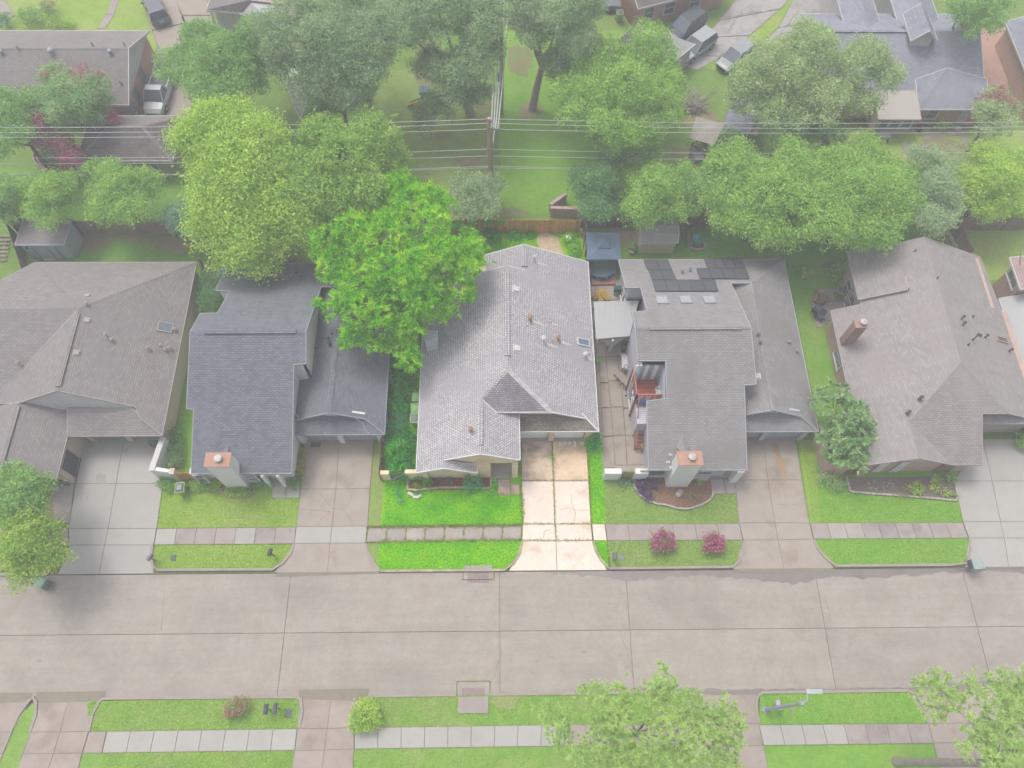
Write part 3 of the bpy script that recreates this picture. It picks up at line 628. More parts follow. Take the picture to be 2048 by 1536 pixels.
skylight(t, hit(1166, 685, RP_), nR, .55, 1.0, plain(120, 140, 165, .15), pv)
ch = MB(); cc = W(865, 690, 3.2); ch.prism(rect(cc[0]-.42, cc[1]-.35, cc[0]+.42, cc[1]+.35), 2., 4.6)
ch.build('chimney', plain(226, 230, 234), t); MB().prism(rect(cc[0]-.5, cc[1]-.43, cc[0]+.5, cc[1]+.43), 4.602, 4.68).build('chimney_cap', plain(214, 220, 226, .4), t)
# stain trails below the vents are bleached shingles, part of the roof
for px_, py_, L_ in ((1070, 524, 26), (1062, 642, 32), (1090, 687, 26), (1119, 683, 26), (1172, 716, 16), (1101, 646, 16)):
    a, b = hit(px_+3, py_+1, RP_), hit(px_+L_, py_+L_*.3, RP_); s = np.array([0, .13, 0]); u = np.array([0, 0, .013])
    MB().face([a-s+u, b+u-s*.25, b+u+s*.25, a+s+u]).build('bleached_streak', plain(226, 220, 214, .9), t)

# ------------------------------------------------------------------ two mirrored split-level houses
def splitlevel(t, x0, xr, xw, xe, yr, yf, yb, sh, trim, wm, front_px, rear_px, zr_=7., dm=None, cut=None, notch=None, jog=None, xf=None):
    s = 1 if xe > xr else -1
    kf, kb = (zr_-2.7)/(yr-yf), (zr_-2.7)/(yb-yr); FP = [(x0, yr, zr_), (xr, yr, zr_), (xr, yf, 2.7)]; BP = [(x0, yr, zr_), (xr, yr, zr_), (xr, yb, 2.7)]
    zw = 2.6+.48*abs(xe-xw); yh = yb-(zw-2.7)/kb
    F_ = [hit(*p, FP) if len(p) == 2 else p for p in front_px]; B_ = [hit(*p, BP) if len(p) == 2 else p for p in rear_px]
    B_ = B_+[(xe, yb, 2.62), (xw, yh, zw), (xr, yh, zr_-kb*(yh-yr)), (xr, yr, zr_)]
    yp = yf+2.95; yk = yp+.95; xin = xr-s*1.2; zin = zw-.48*abs(xw-xin); xm = xw+s*2.35
    WRr = [(xw, yk, zw), (xm, yk, zw-.48*2.35), (xe+s*.1, yp, 2.57), (xe, yb, 2.62), (xw, yh, zw)]; WLl = [(xw, yk, zw), (xw, yh, zw), (xin, yh, zin), (xin, yk, zin)]
    roof(t, [F_, B_, WRr, WLl, [(xin, yk+.3, 3.15), (xm+s*.1, yk+.3, 3.15), (xe+s*.1, yp, 2.56), (xin, yp, 2.56)]], [sh, trim])
    ridgecap(t, (x0+s*.05, yr, zr_), (xr-s*.05, yr, zr_), sh); ridgevent(t, (x0+s*1.0, yr, zr_), (xr-s*.7, yr, zr_), sh)
    ridgecap(t, (xw, yk, zw), (xw, yh, zw), sh); ridgecap(t, (xw, yh, zw), (xe, yb, 2.62), sh)
    xa, xb = x0+s*.4, xr-s*1.4
    n0, n1, xi = notch if notch else (yb-3, yb-2.9, xa)
    for ya_, yz_, x_ in ((yf+.42, cut[0] if cut else n0, xf or xa),)+(((cut[0], n0, xa),) if cut else ())+((n0, n1, xi), (n1, yb-.4, xa)): walls(t, rect(min(x_, xb), ya_, max(x_, xb), yz_), 2.6, wm)
    zb_ = lambda y: (zr_-kf*(yr-y) if y < yr else zr_-kb*(y-yr))-.25
    segs = [(xa, cut[1], n0), (xf or xa, yf+.6, cut[0])] if cut else [(xa, yf+.6, n0)]
    segs += [(xi, n0, n1), (xa, n1, yb-.5)]
    for x_, y0_, y1_ in segs:
        P = [(y0_, 2.5), (y1_, 2.5), (y1_, zb_(y1_))]+([(yr, zr_-.25)] if y0_ < yr < y1_ else [])+[(y0_, zb_(y0_))]
        sheet(t, [(x_, y, z) for y, z in P], (s*.15, 0, 0), wm, 'side_wall')
    if notch:
        for yy in (n0-.15, n1): sheet(t, [(xa+s*.15, yy, .1), (xi, yy, .1), (xi, yy, zb_(yy)-.02), (xa+s*.15, yy, zb_(yy)-.02)], (0, .15, 0), wm, 'side_wall')
    jy = jog+.12; xx = xr-s*.35; sheet(t, [(xx, jy, 2.5), (xx, yb-.5, 2.5), (xx, yr, zr_-.25), (xx, jy, zr_-kf*(yr-jy)-.25)], (s*.15, 0, 0), wm, 'side_wall')
    sheet(t, [(xr-s*.2, jy, 2.5), (xr-s*1.5, jy, 2.5), (xr-s*1.5, jy, zr_-kf*(yr-jy)-.24), (xr-s*.2, jy, zr_-kf*(yr-jy)-.24)], (0, .15, 0), wm, 'side_wall')
    sheet(t, [(xr-s*1.35, yf+.8, 2.5), (xr-s*1.35, jy, 2.5), (xr-s*1.35, jy, zr_-kf*(yr-jy)-.25), (xr-s*1.35, yf+.8, 2.9)], (s*.15, 0, 0), wm, 'side_wall')
    walls(t, rect(min(xb, xe-s*.35), yp+.62, max(xb, xe-s*.35), yb-.4), 2.5, wm)
    sheet(t, [(xb, yk+.32, 2.5), (xm, yk+.32, 2.5), (xm, yk+.32, zw-.48*2.2), (xw, yk+.32, zw-.12), (xin, yk+.32, zin-.1)], (0, .15, 0), wm, 'gable')
    gd = dm or trim; xs_ = sorted([xb+s*.3, xe-s*.45]); md = (xs_[0]+xs_[1])/2
    garage_door(t, xs_[0]+.25, md-.2, yp+.56, gd); garage_door(t, md+.2, xs_[1]-.25, yp+.56, gd)
    for x in (xs_[0], md, xs_[1]): walls(t, rect(x-.19, yp+.28, x+.19, yp+.6), 2.45, wm, name='pillar')
    return FP, BP, WRr, WLl
t = thing('house', 'slate blue shingle split level house with white stucco front chimney', 'house', (-16, 27, 0)); houseB = t
FB, BB, WB, WLB = splitlevel(t, -21.9, -13.75, -12.2, -8.55, 27.3, 18.25, 36.1, sh_B, trim_B, stucco_w,
    [(-21.9, 27.3, 7.), (-13.75, 27.3, 7.), (612.5, 727), (588, 729), (584, 947), (382, 947), (387, 819), (372.7, 817)],
    [(-21.9, 27.3, 7.), (400.6, 627), (434.7, 626), (459, 583), (430.5, 580.6), (455, 527)], dm=plain(190, 192, 194), notch=(hit(434.7, 626, [(-21.9, 27.3, 7.), (-13.75, 27.3, 7.), (-13.75, 36.1, 2.7)])[1]-.3, hit(459, 583, [(-21.9, 27.3, 7.), (-13.75, 27.3, 7.), (-13.75, 36.1, 2.7)])[1]+.25, -20.5), jog=hit(612.5, 727, [(-21.9, 27.3, 7.), (-13.75, 27.3, 7.), (-13.75, 18.25, 2.7)])[1])
for x, y in ((658, 683), (660, 690)): pipe(t, hit(x, y, WLB), .5, .09, dark_metal, 1)
for x, y in ((749, 703), (629, 698), (636, 698), (664, 668)): pipe(t, hit(x, y, WLB if x < 668 else WB), .3, .05, black)
for x, y in ((556, 541), (592, 545)): pipe(t, hit(x, y, BB), .3, .06, black)
cb = W(478, 977, 0); chimney(t, cb[0]+.02, cb[1]+.42, 1.62, .92, 4.95, stucco_w, rust, plain(214, 212, 210, .4))
sheet(t, [hit(457, 888, FB)+[0, 0, .03], hit(444, 906, FB)+[0, 0, .03], (cb[0]+.1, cb[1]+.95, 3.6), hit(464, 906, FB)+[0, 0, .03]], (0, .05, .02), sh_B, 'chimney_cricket')
window(t, W(506, 968)[:2], W(526, 968)[:2], .9, 2.0, (0, -1), 1, trim_white, glass_t); window(t, W(406, 968)[:2], W(424, 968)[:2], .6, 2.1, (0, -1), 1)
MB().prism([W(540, 972)[:2], W(582, 972)[:2], W(584, 950)[:2], W(542, 950)[:2]], 0, .22).build('porch_floor', conc_pale, t)
for p in ((573, 972), (543, 972)):
    q = W(*p); walls(t, rect(q[0]-.12, q[1]-.12, q[0]+.12, q[1]+.12), 2.5, stucco_w, name='porch_post')
t = thing('house', 'grey shingle split level house with rear solar panels and recessed wooden deck', 'house', (15, 27, 0)); houseD = t
FD, BD, WD, WLD = splitlevel(t, 9.56, 17.85, 19.45, 23.1, 27.5, 18.3, 36.35, sh_D, trim_D, siding_d,
    [(9.56, 27.5, 7.), (1275, 721), (1331, 721), (1334, 797), (1293, 802), (1297, 940), (1494, 940), (1489, 770), (1513, 768), (17.85, 27.5, 7.)],
    [(9.56, 27.5, 7.), (1263, 623), (1294, 622), (1281, 575), (1251, 575), (1237, 519)], dm=plain(196, 200, 208), cut=(21.9, 25.1), notch=(hit(1294, 622, [(9.56, 27.5, 7.), (17.85, 27.5, 7.), (17.85, 36.35, 2.7)])[1]-.25, hit(1281, 575, [(9.56, 27.5, 7.), (17.85, 27.5, 7.), (17.85, 36.35, 2.7)])[1]+.2, 11.2), jog=hit(1513, 768, [(9.56, 27.5, 7.), (17.85, 27.5, 7.), (17.85, 18.3, 2.7)])[1], xf=10.7)
cd = W(1352, 974, 0); chimney(t, cd[0], cd[1]+.42, 1.62, .92, 4.95, stucco_w, rust, plain(200, 200, 202, .4))
sheet(t, [hit(1364, 868, FD)+[0, 0, .03], hit(1352, 895, FD)+[0, 0, .03], (cd[0]+.1, cd[1]+.95, 3.6), hit(1378, 895, FD)+[0, 0, .03]], (0, .05, .02), sh_D, 'chimney_cricket')
for x, y in ((1324, 601), (1371, 600), (1418, 600)): skylight(t, hit(x, y, BD), pnorm(BD), .8, 1.0, plain(192, 194, 198, .3), plain(186, 188, 190))
skylight(t, hit(1575, 648, WD), pnorm(WD), .6, 1.2, plain(196, 198, 202, .3))
for x, y in ((1364, 545), (1380, 541)): pipe(t, hit(x, y, BD), .35, .08, metal_g, 1)
for x, y in ((1515, 670), (1519, 686), (1577, 687), (1592, 705)): pipe(t, hit(x, y, WLD if x < 1530 else WD), .35, .08, metal_g, 1)
boxvent(t, hit(1515, 753, WLD), pnorm(WLD), trim_white)
for x, y in ((1341, 909), (1336, 924), (1342, 935)): boxvent(t, hit(x, y, FD), pnorm(FD), trim_white, (.18, .12, .1))
window(t, W(1275, 955)[:2], W(1325, 955)[:2], .5, 1.7, (0, -1), 0); window(t, W(1386, 958)[:2], W(1414, 958)[:2], .5, 1.8, (0, -1), 0)
walls(t, rect(W(1383, 965)[0], W(1400, 962)[1], W(1415, 965)[0], 18.75), 1.2, siding_d, name='planter_wall')
MB().prism([W(1418, 958)[:2], W(1468, 958)[:2], W(1468, 940)[:2], W(1418, 940)[:2]], 0, .2).build('porch_floor', conc_walk, t)
q = W(1463, 962); walls(t, rect(q[0]-.25, q[1]-.2, q[0]+.25, q[1]+.25), 2.55, stucco_w, name='porch_post')
# the lower walls of the recess with its striped siding
xl = hit(1331, 721, FD); 
for i in range(6):
    xa = 9.75+(xl[0]-9.75)*i/6; sheet(t, [(xa, xl[1]-.02, .8), (xa+.36, xl[1]-.02, .8), (xa+.36, xl[1]-.02, 5.2), (xa, xl[1]-.02, 5.2)], (0, .1, 0), plain(*((190, 188, 204) if i % 2 else (255, 255, 255)), .7, 0., 1.2), 'siding_panel')
sheet(t, [(xl[0], xl[1], .8), (xl[0], xl[1]-3.4, .8), (xl[0], xl[1]-3.4, 3.7), (xl[0], xl[1], 5.2)], (.12, 0, 0), siding_d, 'recess_wall')
for k in range(2):
    ya = xl[1]-.7-1.4*k; window(t, (xl[0], ya), (xl[0], ya-1.0), 1.6, 3.4, (-1, 0), 0, trim_white, plain(104, 110, 126, .2))
# west wall openings
for ya in (34.2, 33.0): window(t, (9.96, ya), (9.96, ya-.8), .6, 2.0, (-1, 0), 1, trim_white, glass_d)
for ya in (25.9, 24.8): window(t, (9.96, ya), (9.96, ya-.8), .5, 2.1, (-1, 0), 1, trim_white, glass_d)
# solar panels lying on the rear slope
def solar(px4, k):
    n = Vector(pnorm(BD)); mb = MB(); P = [Vector(hit(*p, BD))+n*.10 for p in px4]; c = sum(P, Vector())/4; P = [c+(p-c)*.97 for p in P]
    root = MB(); root.face(P[::-1]); low = [p-n*.045 for p in P]; root.face(low)
    for i in range(4): j = (i+1) % 4; root.face([P[i], P[j], low[j], low[i]])
    base = [float(x) for x in c]; e = thing('solar_panel', SOL[k], 'solar panel', base, 'dark solar panels on the grey roof')
    root.build('panel', mat('solar_cells', col(104, 104, 112), col(96, 96, 104), .7, rough=.3) if 'solar_cells' not in bpy.data.materials else bpy.data.materials['solar_cells'], e)
    f = MB()
    for i in range(4): f.bar(P[i]+n*.01, P[(i+1) % 4]+n*.01, .05, .035)
    f.build('frame', dark_metal, e)
SOL = ['solar panel at the roof edge, left one of the left array top row', 'solar panel at the roof edge, right one of the left array top row', 'solar panel in the middle row of the left array, left one', 'solar panel in the middle row of the left array, right one',
       'leftmost solar panel of the long lower row', 'second solar panel from the left in the long lower row', 'middle solar panel of the long lower row', 'second solar panel from the right in the long lower row', 'rightmost solar panel of the long lower row',
       'solar panel at the roof edge, left one of the right array back row', 'second solar panel in the back row of the right array', 'third solar panel in the back row of the right array', 'leftmost panel in the front row of the right array', 'second panel from left in the front row of the right array', 'third panel in the front row of the right array', 'rightmost panel in the front row of the right array', 'rightmost panel in the back row of the right array']
k = 0
def srow(xl0, xr0, y0, xl1, xr1, y1, n):
    global k
    for i in range(n):
        solar([(xl0+(xr0-xl0)*i/n, y0), (xl0+(xr0-xl0)*(i+1)/n, y0), (xl1+(xr1-xl1)*(i+1)/n, y1), (xl1+(xr1-xl1)*i/n, y1)], k); k += 1
srow(1287, 1335, 521.5, 1295, 1343, 541, 2); srow(1297, 1343, 542, 1305, 1352, 561, 2); srow(1304, 1429, 562, 1311, 1436, 584, 5)
srow(1408, 1444, 519.5, 1415, 1452, 538, 2); k = 11; srow(1445, 1463, 519.5, 1453, 1472, 538, 1); k = 12; srow(1393, 1490, 539, 1400, 1499, 559, 4); k = 16; srow(1464, 1481, 519.5, 1473, 1490, 538, 1)
# roof over the side terrace
t = thing('patio_cover', 'flat white metal patio cover beside the grey split level house', 'patio cover', W(1240, 640))
pc = [W(1187, 603, 2.7), W(1278, 601, 2.9), (9.9, W(1260, 672, 2.9)[1], 2.9), W(1192, 678, 2.7)]
pm = mat('white_metal_sheet', col(192, 192, 192), col(188, 188, 188), .8, fine=.02)
for i in range(8):
    a, b = lerp(pc[0], pc[1], i/8), lerp(pc[0], pc[1], (i+1)/8); c_, d_ = lerp(pc[3], pc[2], (i+1)/8), lerp(pc[3], pc[2], i/8); a = tuple(x+(.01 if q == 0 else 0) for q, x in enumerate(a))
    MB().face([a, d_, c_, b]).face([(x, y, z-.06) for x, y, z in (a, b, c_, d_)]).face([d_, (d_[0], d_[1], d_[2]-.06), (c_[0], c_[1], c_[2]-.06), c_]).face([a, (a[0], a[1], a[2]-.06), (d_[0], d_[1], d_[2]-.06), d_]).build('roof_sheet', pm, t)
for p in (pc[0], pc[3], lerp(pc[0], pc[3], .5)): MB().bar((p[0]+.12, p[1], 0), (p[0]+.12, p[1], 2.64), .09).build('post', trim_white, t)
MB().bar((pc[3][0], pc[3][1]+.1, 2.58), (pc[2][0], pc[2][1]+.1, 2.78), .08, .14).build('beam', trim_white, t)
cl = MB(); a0, a1 = np.array(pc[3])+[.3, -.06, -.12], np.array(pc[2])+[-.3, -.06, -.12]; mid = (a0+a1)/2+[0, -.1, 0]
cl.face([a0, mid+[-.08, 0, -1.1], mid+[-.05, 0, 0]]); cl.face([a1, mid+[.05, 0, 0], mid+[.08, 0, -1.1]]); cl.tube([mid+[0, 0, 0], mid+[0, -.05, -1.1], mid+[-.1, -.1, -1.7]], [.1, .14, .08], 7)
tag(cl.build('curtain', plain(204, 202, 200)), 'gathered white curtain tied up under the front of the white patio cover', 'curtain')

# ------------------------------------------------------------------ brown house at the left
t = thing('house', 'brown grey shingle house with tan walls and iron barred entry at left edge', 'house', (-31, 27, 0)); houseA = t
KA = .455; za = lambda x: 5.6-abs(x+31)*KA
RA = [(-31, 23.4, 5.6), (-27, 22.2, za(-27)), (-25.7, 22.2, za(-25.7)), (-24.45, 21.2, za(-24.45)), (-24.45, 36.2, za(-24.45)), (-31, 30.1, 5.6)]
RA[1] = (-26.4, 23.1, za(-26.4)); RA[2] = (-26.0, 22.3, za(-26.0))
LA = [(-31, 23.4, 5.6), (-31, 30.1, 5.6), (-37.5, 23.7, 2.65), (-34.4, 23.2, za(-34.4))]
BA = [(-24.45, 36.2, 2.62), (-31, 30.1, 5.6), (-37.4, 36.2, 2.62)]
LW = [(-37.4, 36.2, 2.62), (-31, 30.1, 5.6), (-52, 30.1, 5.6), (-52, 33.6, 4.0), (-38.6, 33.6, 4.0)]
LF = [(-31, 30.1, 5.6), (-52, 30.1, 5.6), (-52, 22.5, 2.15), (-38.7, 22.5, 2.15)]
PA = [(-31.3, 23.0, 3.35), (-26.6, 23.0, 3.35), (-24.4, 21.2, 2.55), (-31.3, 21.2, 2.55)]
FRr = [(-34.45, 23.3, 4.03), (-31.25, 23.3, 2.58), (-31.25, 18.0, 2.58), (-34.45, 18.0, 4.03)]; FRl = [(-34.45, 23.3, 4.03), (-34.45, 18.0, 4.03), (-37.6, 18.0, 2.6), (-37.6, 23.3, 2.6)]
roof(t, [RA, LA, BA, LW, LF, PA, FRr, FRl], [sh_A, trim_A])
for a, b in (((-31, 30.1, 5.6), (-24.45, 36.2, 2.62)), ((-31, 30.1, 5.6), (-37.4, 36.2, 2.62)), ((-31, 23.4, 5.6), (-31, 30.1, 5.6))): ridgecap(t, a, b, sh_G, .15)
ridgevent(t, (-31, 23.7, 5.6), (-31, 29.6, 5.6), sh_A); ridgevent(t, (-34.45, 18.2, 4.03), (-34.45, 22.9, 4.03), sh_A)
walls(t, rect(-37, 22.9, -24.75, 35.9), 2.5, stucco_t); walls(t, rect(-52, 23, -37, 33.2), 2.1, stucco_t); walls(t, rect(-34.0, 18.5, -31.35, 22.9), 2.5, stucco_t)
sheet(t, [(-36.6, 23.2, 2.6), (-25.6, 23.05, 2.6), (-26.6, 23.05, za(-26.6)-.1), (-31, 23.45, 5.45)], (0, .15, 0), siding_w)
sheet(t, [(-34.45, 18.45, 3.85), (-31.5, 18.45, 2.5), (-37.3, 18.45, 2.5)], (0, .12, 0), stucco_t)
for x0_, x1_ in ((-30.3, -28.0), (-27.5, -25.3)): garage_door(t, x0_, x1_, 22.1, plain(176, 172, 168))
for x in (-30.55, -27.75, -25.05): walls(t, rect(x-.22, 21.7, x+.22, 22.2), 2.45, stucco_t, name='pillar')
walls(t, rect(-31.3, 22.2, -24.8, 22.9), 2.48, stucco_t)
gl = MB()
for k in range(14): gl.bar((-34.0+.18*k, 18.3, .15), (-34.0+.18*k, 18.3, 2.3), .035)
for z in (.2, 1.2, 2.3): gl.bar((-34.05, 18.3, z), (-31.6, 18.3, z), .05)
gl.build('iron_grille', dark_metal, t); gl = MB()
for k in range(9): gl.bar((-31.2, 18.9+.17*k, .3), (-31.2, 18.9+.17*k, 2.2), .035)
for z in (.3, 1.2, 2.2): gl.bar((-31.2, 18.85, z), (-31.2, 20.35, z), .05)
gl.build('iron_grille', dark_metal, t); MB().box((-31.33, 19.6, 1.2), (.05, 1.4, 1.8)).build('side_window', glass_d, t)
nA = pnorm(RA); skylight(t, hit(330, 655, RA), nA, .75, 1.0, plain(120, 134, 150, .15), plain(196, 184, 172))
tanv = plain(204, 190, 180)
for x, y, h_ in ((216, 674, .5), (226, 682, .3), (298, 699, .35), (325, 695, .45), (333, 702, .35), (342, 699, .35), (352, 661, .3), (176, 610, .3), (42, 730, .5)): pipe(t, hit(x, y, RA if x > 100 else LF), h_, .08, tanv, 1)
for x, y, pl_ in ((175, 593, BA), (174, 641, RA), (153, 706, RA), (117, 606, LA)): boxvent(t, hit(x, y, pl_), pnorm(pl_), tanv)
# ------------------------------------------------------------------ pale brown house at the right
t = thing('house', 'pale brown shingle house with tall brick chimney at the right', 'house', (33, 27, 0)); houseE = t
ze = lambda x: 5.8-abs(x-33)*.457
LE = [(26, 18.6, ze(26)), (26, 31.5, ze(26)), (28.0, 31.5, ze(28)), (28.0, 36.2, ze(28)), (33, 36.2, 5.8), (33, 25.2, 5.8), (29.2, 21.4, ze(29.2)), (29.2, 18.6, ze(29.2))]
RE = [(33, 36.2, 5.8), (38.9, 36.2, ze(38.9)), (40.1, 21.9, ze(40.1)), (36.4, 21.9, ze(36.4)), (33, 25.2, 5.8)]
HE = [(33, 25.2, 5.8), (36.4, 21.9, ze(36.4)), (34.53, 21.9, 4.22), (34.53, 18.6, 2.6), (32.4, 18.6, 2.6), (29.2, 21.4, ze(29.2))]
sh_Ef = courses('shingle_pale_front', col(188, 178, 176), col(172, 161, 159), col(150, 140, 139), .34, .16, .02, stain=col(176, 166, 164), sscale=.25)
PT = [(27.8, 31.8, 3.7), (27.8, 36.2, 3.7), (31.0, 36.2, 5.15), (31.0, 31.8, 5.15)]
roof(t, [LE, RE, (HE, 1), [(29.2, 18.6, ze(29.2)), (29.2, 21.4, ze(29.2)), (32.4, 18.6, 2.6)], PT,
         [(34.53, 21.6, 3.0), (40.2, 21.6, 3.0), (40.2, 22.4, 3.3), (34.53, 22.4, 3.3)]], [sh_E, sh_Ef, plain(190, 180, 178)])
for a, b in (((33, 25.2, 5.8), (33, 36.1, 5.8)), ((33, 25.2, 5.8), (29.2, 21.4, ze(29.2))), ((33, 25.2, 5.8), (36.4, 21.9, ze(36.4)))): ridgecap(t, a, b, sh_E, .15)
walls(t, rect(26.45, 19.0, 34.4, 31.2), 2.5, brick_e); walls(t, rect(28.4, 31.2, 38.5, 35.9), 3.4, brick_e); walls(t, rect(34.4, 22.2, 39.7, 31.2), 2.9, brick_e)
sheet(t, [(26.6, 18.95, 2.45), (31.8, 18.95, 2.45), (29.2, 18.95, ze(29.2)-.15)], (0, .1, 0), siding_w)
for xa in (27.5, 28.9): sheet(t, [(xa, 18.93, .3), (xa+.6, 18.93, .3), (xa+.6, 18.93, 2.45), (xa, 18.93, 2.45)], (0, -.05, 0), trim_white, 'shutter')
sheet(t, [(32.2, 18.9, .2), (33.3, 18.9, .2), (33.3, 18.9, 2.4), (32.2, 18.9, 2.4)], (0, -.03, 0), plain(150, 128, 112), 'recess')
for ya in (28.6, 25.4, 22.4): window(t, (26.44, ya), (26.44, ya-1.5), .8, 2.1, (-1, 0), 1, trim_white, glass_t)
window(t, (28.39, 34.8), (28.39, 33.8), .8, 2.2, (-1, 0), 1); window(t, (28.39, 33.4), (28.39, 32.5), .5, 2.2, (-1, 0), 1)
garage_door(t, 34.9, 39.3, 22.12, plain(200, 190, 184)); MB().box((36.5, 21.7, 2.9), (4., .05, .22)).build('fascia_board', trim_white, t)
sheet(t, [(31.02, 31.9, 4.6), (31.02, 33.0, 4.6), (31.02, 33.0, 5.2), (31.02, 31.9, 5.2)], (.12, 0, 0), plain(200, 180, 176), 'step_wall')
ce = hit(1690, 690, LE); cbk = courses('brick_chimney', col(200, 160, 146), col(184, 140, 130), col(196, 172, 162), .21, .075, .012)
chimney(t, ce[0]+.15, ce[1]+.3, .85, .62, ce[2]+2.7, cbk, plain(190, 156, 148), plain(206, 196, 196, .4), z0=2.6)
nE = pnorm(RE); brv = plain(122, 112, 104)
for x, y, h_ in ((1923, 638, .4), (1925, 650, .4), (1945, 634, .3), (1936, 690, .3), (1945, 680, .9), (1970, 675, .4), (1960, 672, .3), (1874, 557, .3), (2018, 703, .4)): pipe(t, hit(x, y, RE), h_, .07, brv, h_ > .35)
for x, y in ((1815, 826), (1840, 797)): pipe(t, hit(x, y, HE), .3, .08, brv, 1)
skylight(t, hit(2003, 680, RE), nE, .4, 1.2, brv, plain(196, 176, 160))
pipe(t, hit(1830, 502, LE), .2, .06, brv)
# white roofed house and its pink roofed tower at the right edge
t = thing('house', 'flat white roofed house behind the pale brown house at right edge', 'house', (46, 30, 0))
wr = mat('white_membrane', col(198, 198, 198), col(193, 193, 192), .6, fine=.02)
F0 = W(1982, 597, 2.3)
roof(t, [[(39.9, F0[1], 2.3), (47.2, F0[1], 5.2), (47.2, 20, 5.2), (39.9, 20, 2.3)], [(47.2, F0[1], 5.2), (54, F0[1], 2.3), (54, 20, 2.3), (47.2, 20, 5.2)]], [wr, trim_white])
walls(t, rect(40.2, 20.4, 53.6, F0[1]-.3), 2.15, siding_w)
pt = [W(2005, 518, 4.4), W(2075, 518, 4.6)]
xw = 40.9; yd = 32.9
walls(t, rect(xw, yd, 47, yd+2.1), 4.05, mat('salmon_board', col(206, 176, 160), col(198, 166, 150), 2), z0=.0, name='dormer_wall')
roof(t, [[(xw-.35, yd-.4, 4.05), (xw-.35, yd+2.6, 4.05), (47, yd+2.6, 5.0), (47, yd-.4, 5.0)]], [sh_N, trim_white], name='dormer_roof')
window(t, (xw, yd+1.9), (xw, yd+.35), 2.8, 3.85, (-1, 0), 0, trim_white, plain(150, 138, 136, .3), across=2)
MB().tube([W(2040, 530, 4.6), W(2040, 518, 5.0), W(2042, 500, 5.6)], .05, 6).build('antenna', metal_g, t)
# ------------------------------------------------------------------ houses behind
def boards(t, a, b, n, z0, z1, m, th=.025, tilt_seed=1, name='board', gap=.012, toward=None):
    r = random.Random(tilt_seed); a, b = np.array(a[:2], float), np.array(b[:2], float)
    d = (b-a)/n; L = np.linalg.norm(d); u = d/L; nn = np.array([-u[1], u[0]])*th
    for k in range(n):
        p, q = a+d*k+u*gap/2, a+d*(k+1)-u*gap/2; h = z1+r.uniform(-.03, .03); o = nn*r.uniform(0, .5)
        MB().prism([p+o, q+o, q+nn+o, p+nn+o], z0, h).build(name, m, t)
def fence(label, a, b, n, h, m, name='wooden_fence', rails=True, seed=1, group=None, stuff=False, z0=.08):
    t = thing(name, label, 'fence', ((a[0]+b[0])/2, (a[1]+b[1])/2, 0), group)
    boards(t, a, b, n, z0, h, m, tilt_seed=seed)
    if rails:
        a, b = np.array(a[:2]), np.array(b[:2]); u = (b-a)/np.linalg.norm(b-a); nn = np.array([-u[1], u[0]])*.07
        for z in (.5, h-.3): MB().bar((*(a+nn), z), (*(b+nn), z), .05, .09).build('rail', m, t)
        k = max(2, int(np.linalg.norm(b-a)/2.4))
        for i in range(k+1): p = a+(b-a)*i/k+nn*1.9; MB().box((p[0], p[1], (h-.1)/2), (.1, .1, h-.1)).build('post', m, t)
    return t
t = thing('house', 'long taupe roofed house with brick end wall, front lawn behind it at top left', 'house', (-44, 57.6, 0)); kG = 2.2/4.7
roof(t, [[(-33.2, 57.6, 5.0), (-62, 57.6, 5.0), (-62, 53.0, 2.8), (-33.2, 53.0, 2.8)], [(-33.2, 57.6, 5.0), (-33.2, 62.4, 2.8), (-42.4, 62.4, 2.8), (-62, 62.4, 2.8), (-62, 57.6, 5.0)],
         [(-48.5, 55.7, 4.2), (-45.5, 53.0, 2.95), (-51.5, 53.0, 2.95)]], [sh_G, trim_white])
GF = [(-33.2, 57.6, 5.0), (-62, 57.6, 5.0), (-62, 53.0, 2.8)]; GB = [(-33.2, 57.6, 5.0), (-33.2, 62.4, 2.8), (-62, 62.4, 2.8)]
ridgecap(t, (-33.3, 57.6, 5.0), (-62, 57.6, 5.0), sh_G, .15)
walls(t, rect(-61.5, 53.4, -33.5, 62.0), 2.55, brick_r)
sheet(t, [(-33.55, 53.2, 2.5), (-33.55, 62.2, 2.5), (-33.55, 57.6, 4.78)], (.1, 0, 0), siding_w)
for y0_ in (58.4, 55.9, 54.2): window(t, (-33.5, y0_), (-33.5, y0_-.85), .9, 2.2, (1, 0), 1, plain(150, 150, 150), glass_t)
for x, y in ((105, 108), (222, 108)): turbine(t, hit(x, y, GF), plain(190, 196, 202), 1.0 if x < 200 else .8)
turbine(t, hit(4, 108, GF), plain(190, 196, 202), .8)
for x, y in ((37, 99), (186, 92), (243, 168), (250, 92)): pipe(t, hit(x, y, GF if y > 95 else GB), .3, .07, metal_g, 1)
t = thing('garage', 'dark hip roofed cream garage behind the trees at left', 'garage', (-32.4, 49.4, 0))
hz = [(-36.6, 46.8, 2.5), (-28.3, 46.8, 2.5), (-28.3, 52.0, 2.5), (-36.6, 52.0, 2.5)]; r1, r2 = (-33.9, 49.4, 3.9), (-30.9, 49.4, 3.9)
roof(t, [[hz[0], hz[1], r2, r1], [hz[1], hz[2], r2], ([hz[2], hz[3], r1, r2], 1), [hz[3], hz[0], r1]], [sh_H, sh_G, trim_white])
for a, b in ((hz[0], r1), (hz[1], r2), (hz[2], r2), (r1, r2)): ridgecap(t, a, b, sh_G, .14)
walls(t, rect(-36.3, 47.1, -28.6, 51.7), 2.4, mat('cream_board', col(198, 188, 168), col(186, 176, 156), 1))
window(t, (-30.6, 47.1), (-30.0, 47.1), 1.0, 1.9, (0, -1), 0, trim_white, glass_d)
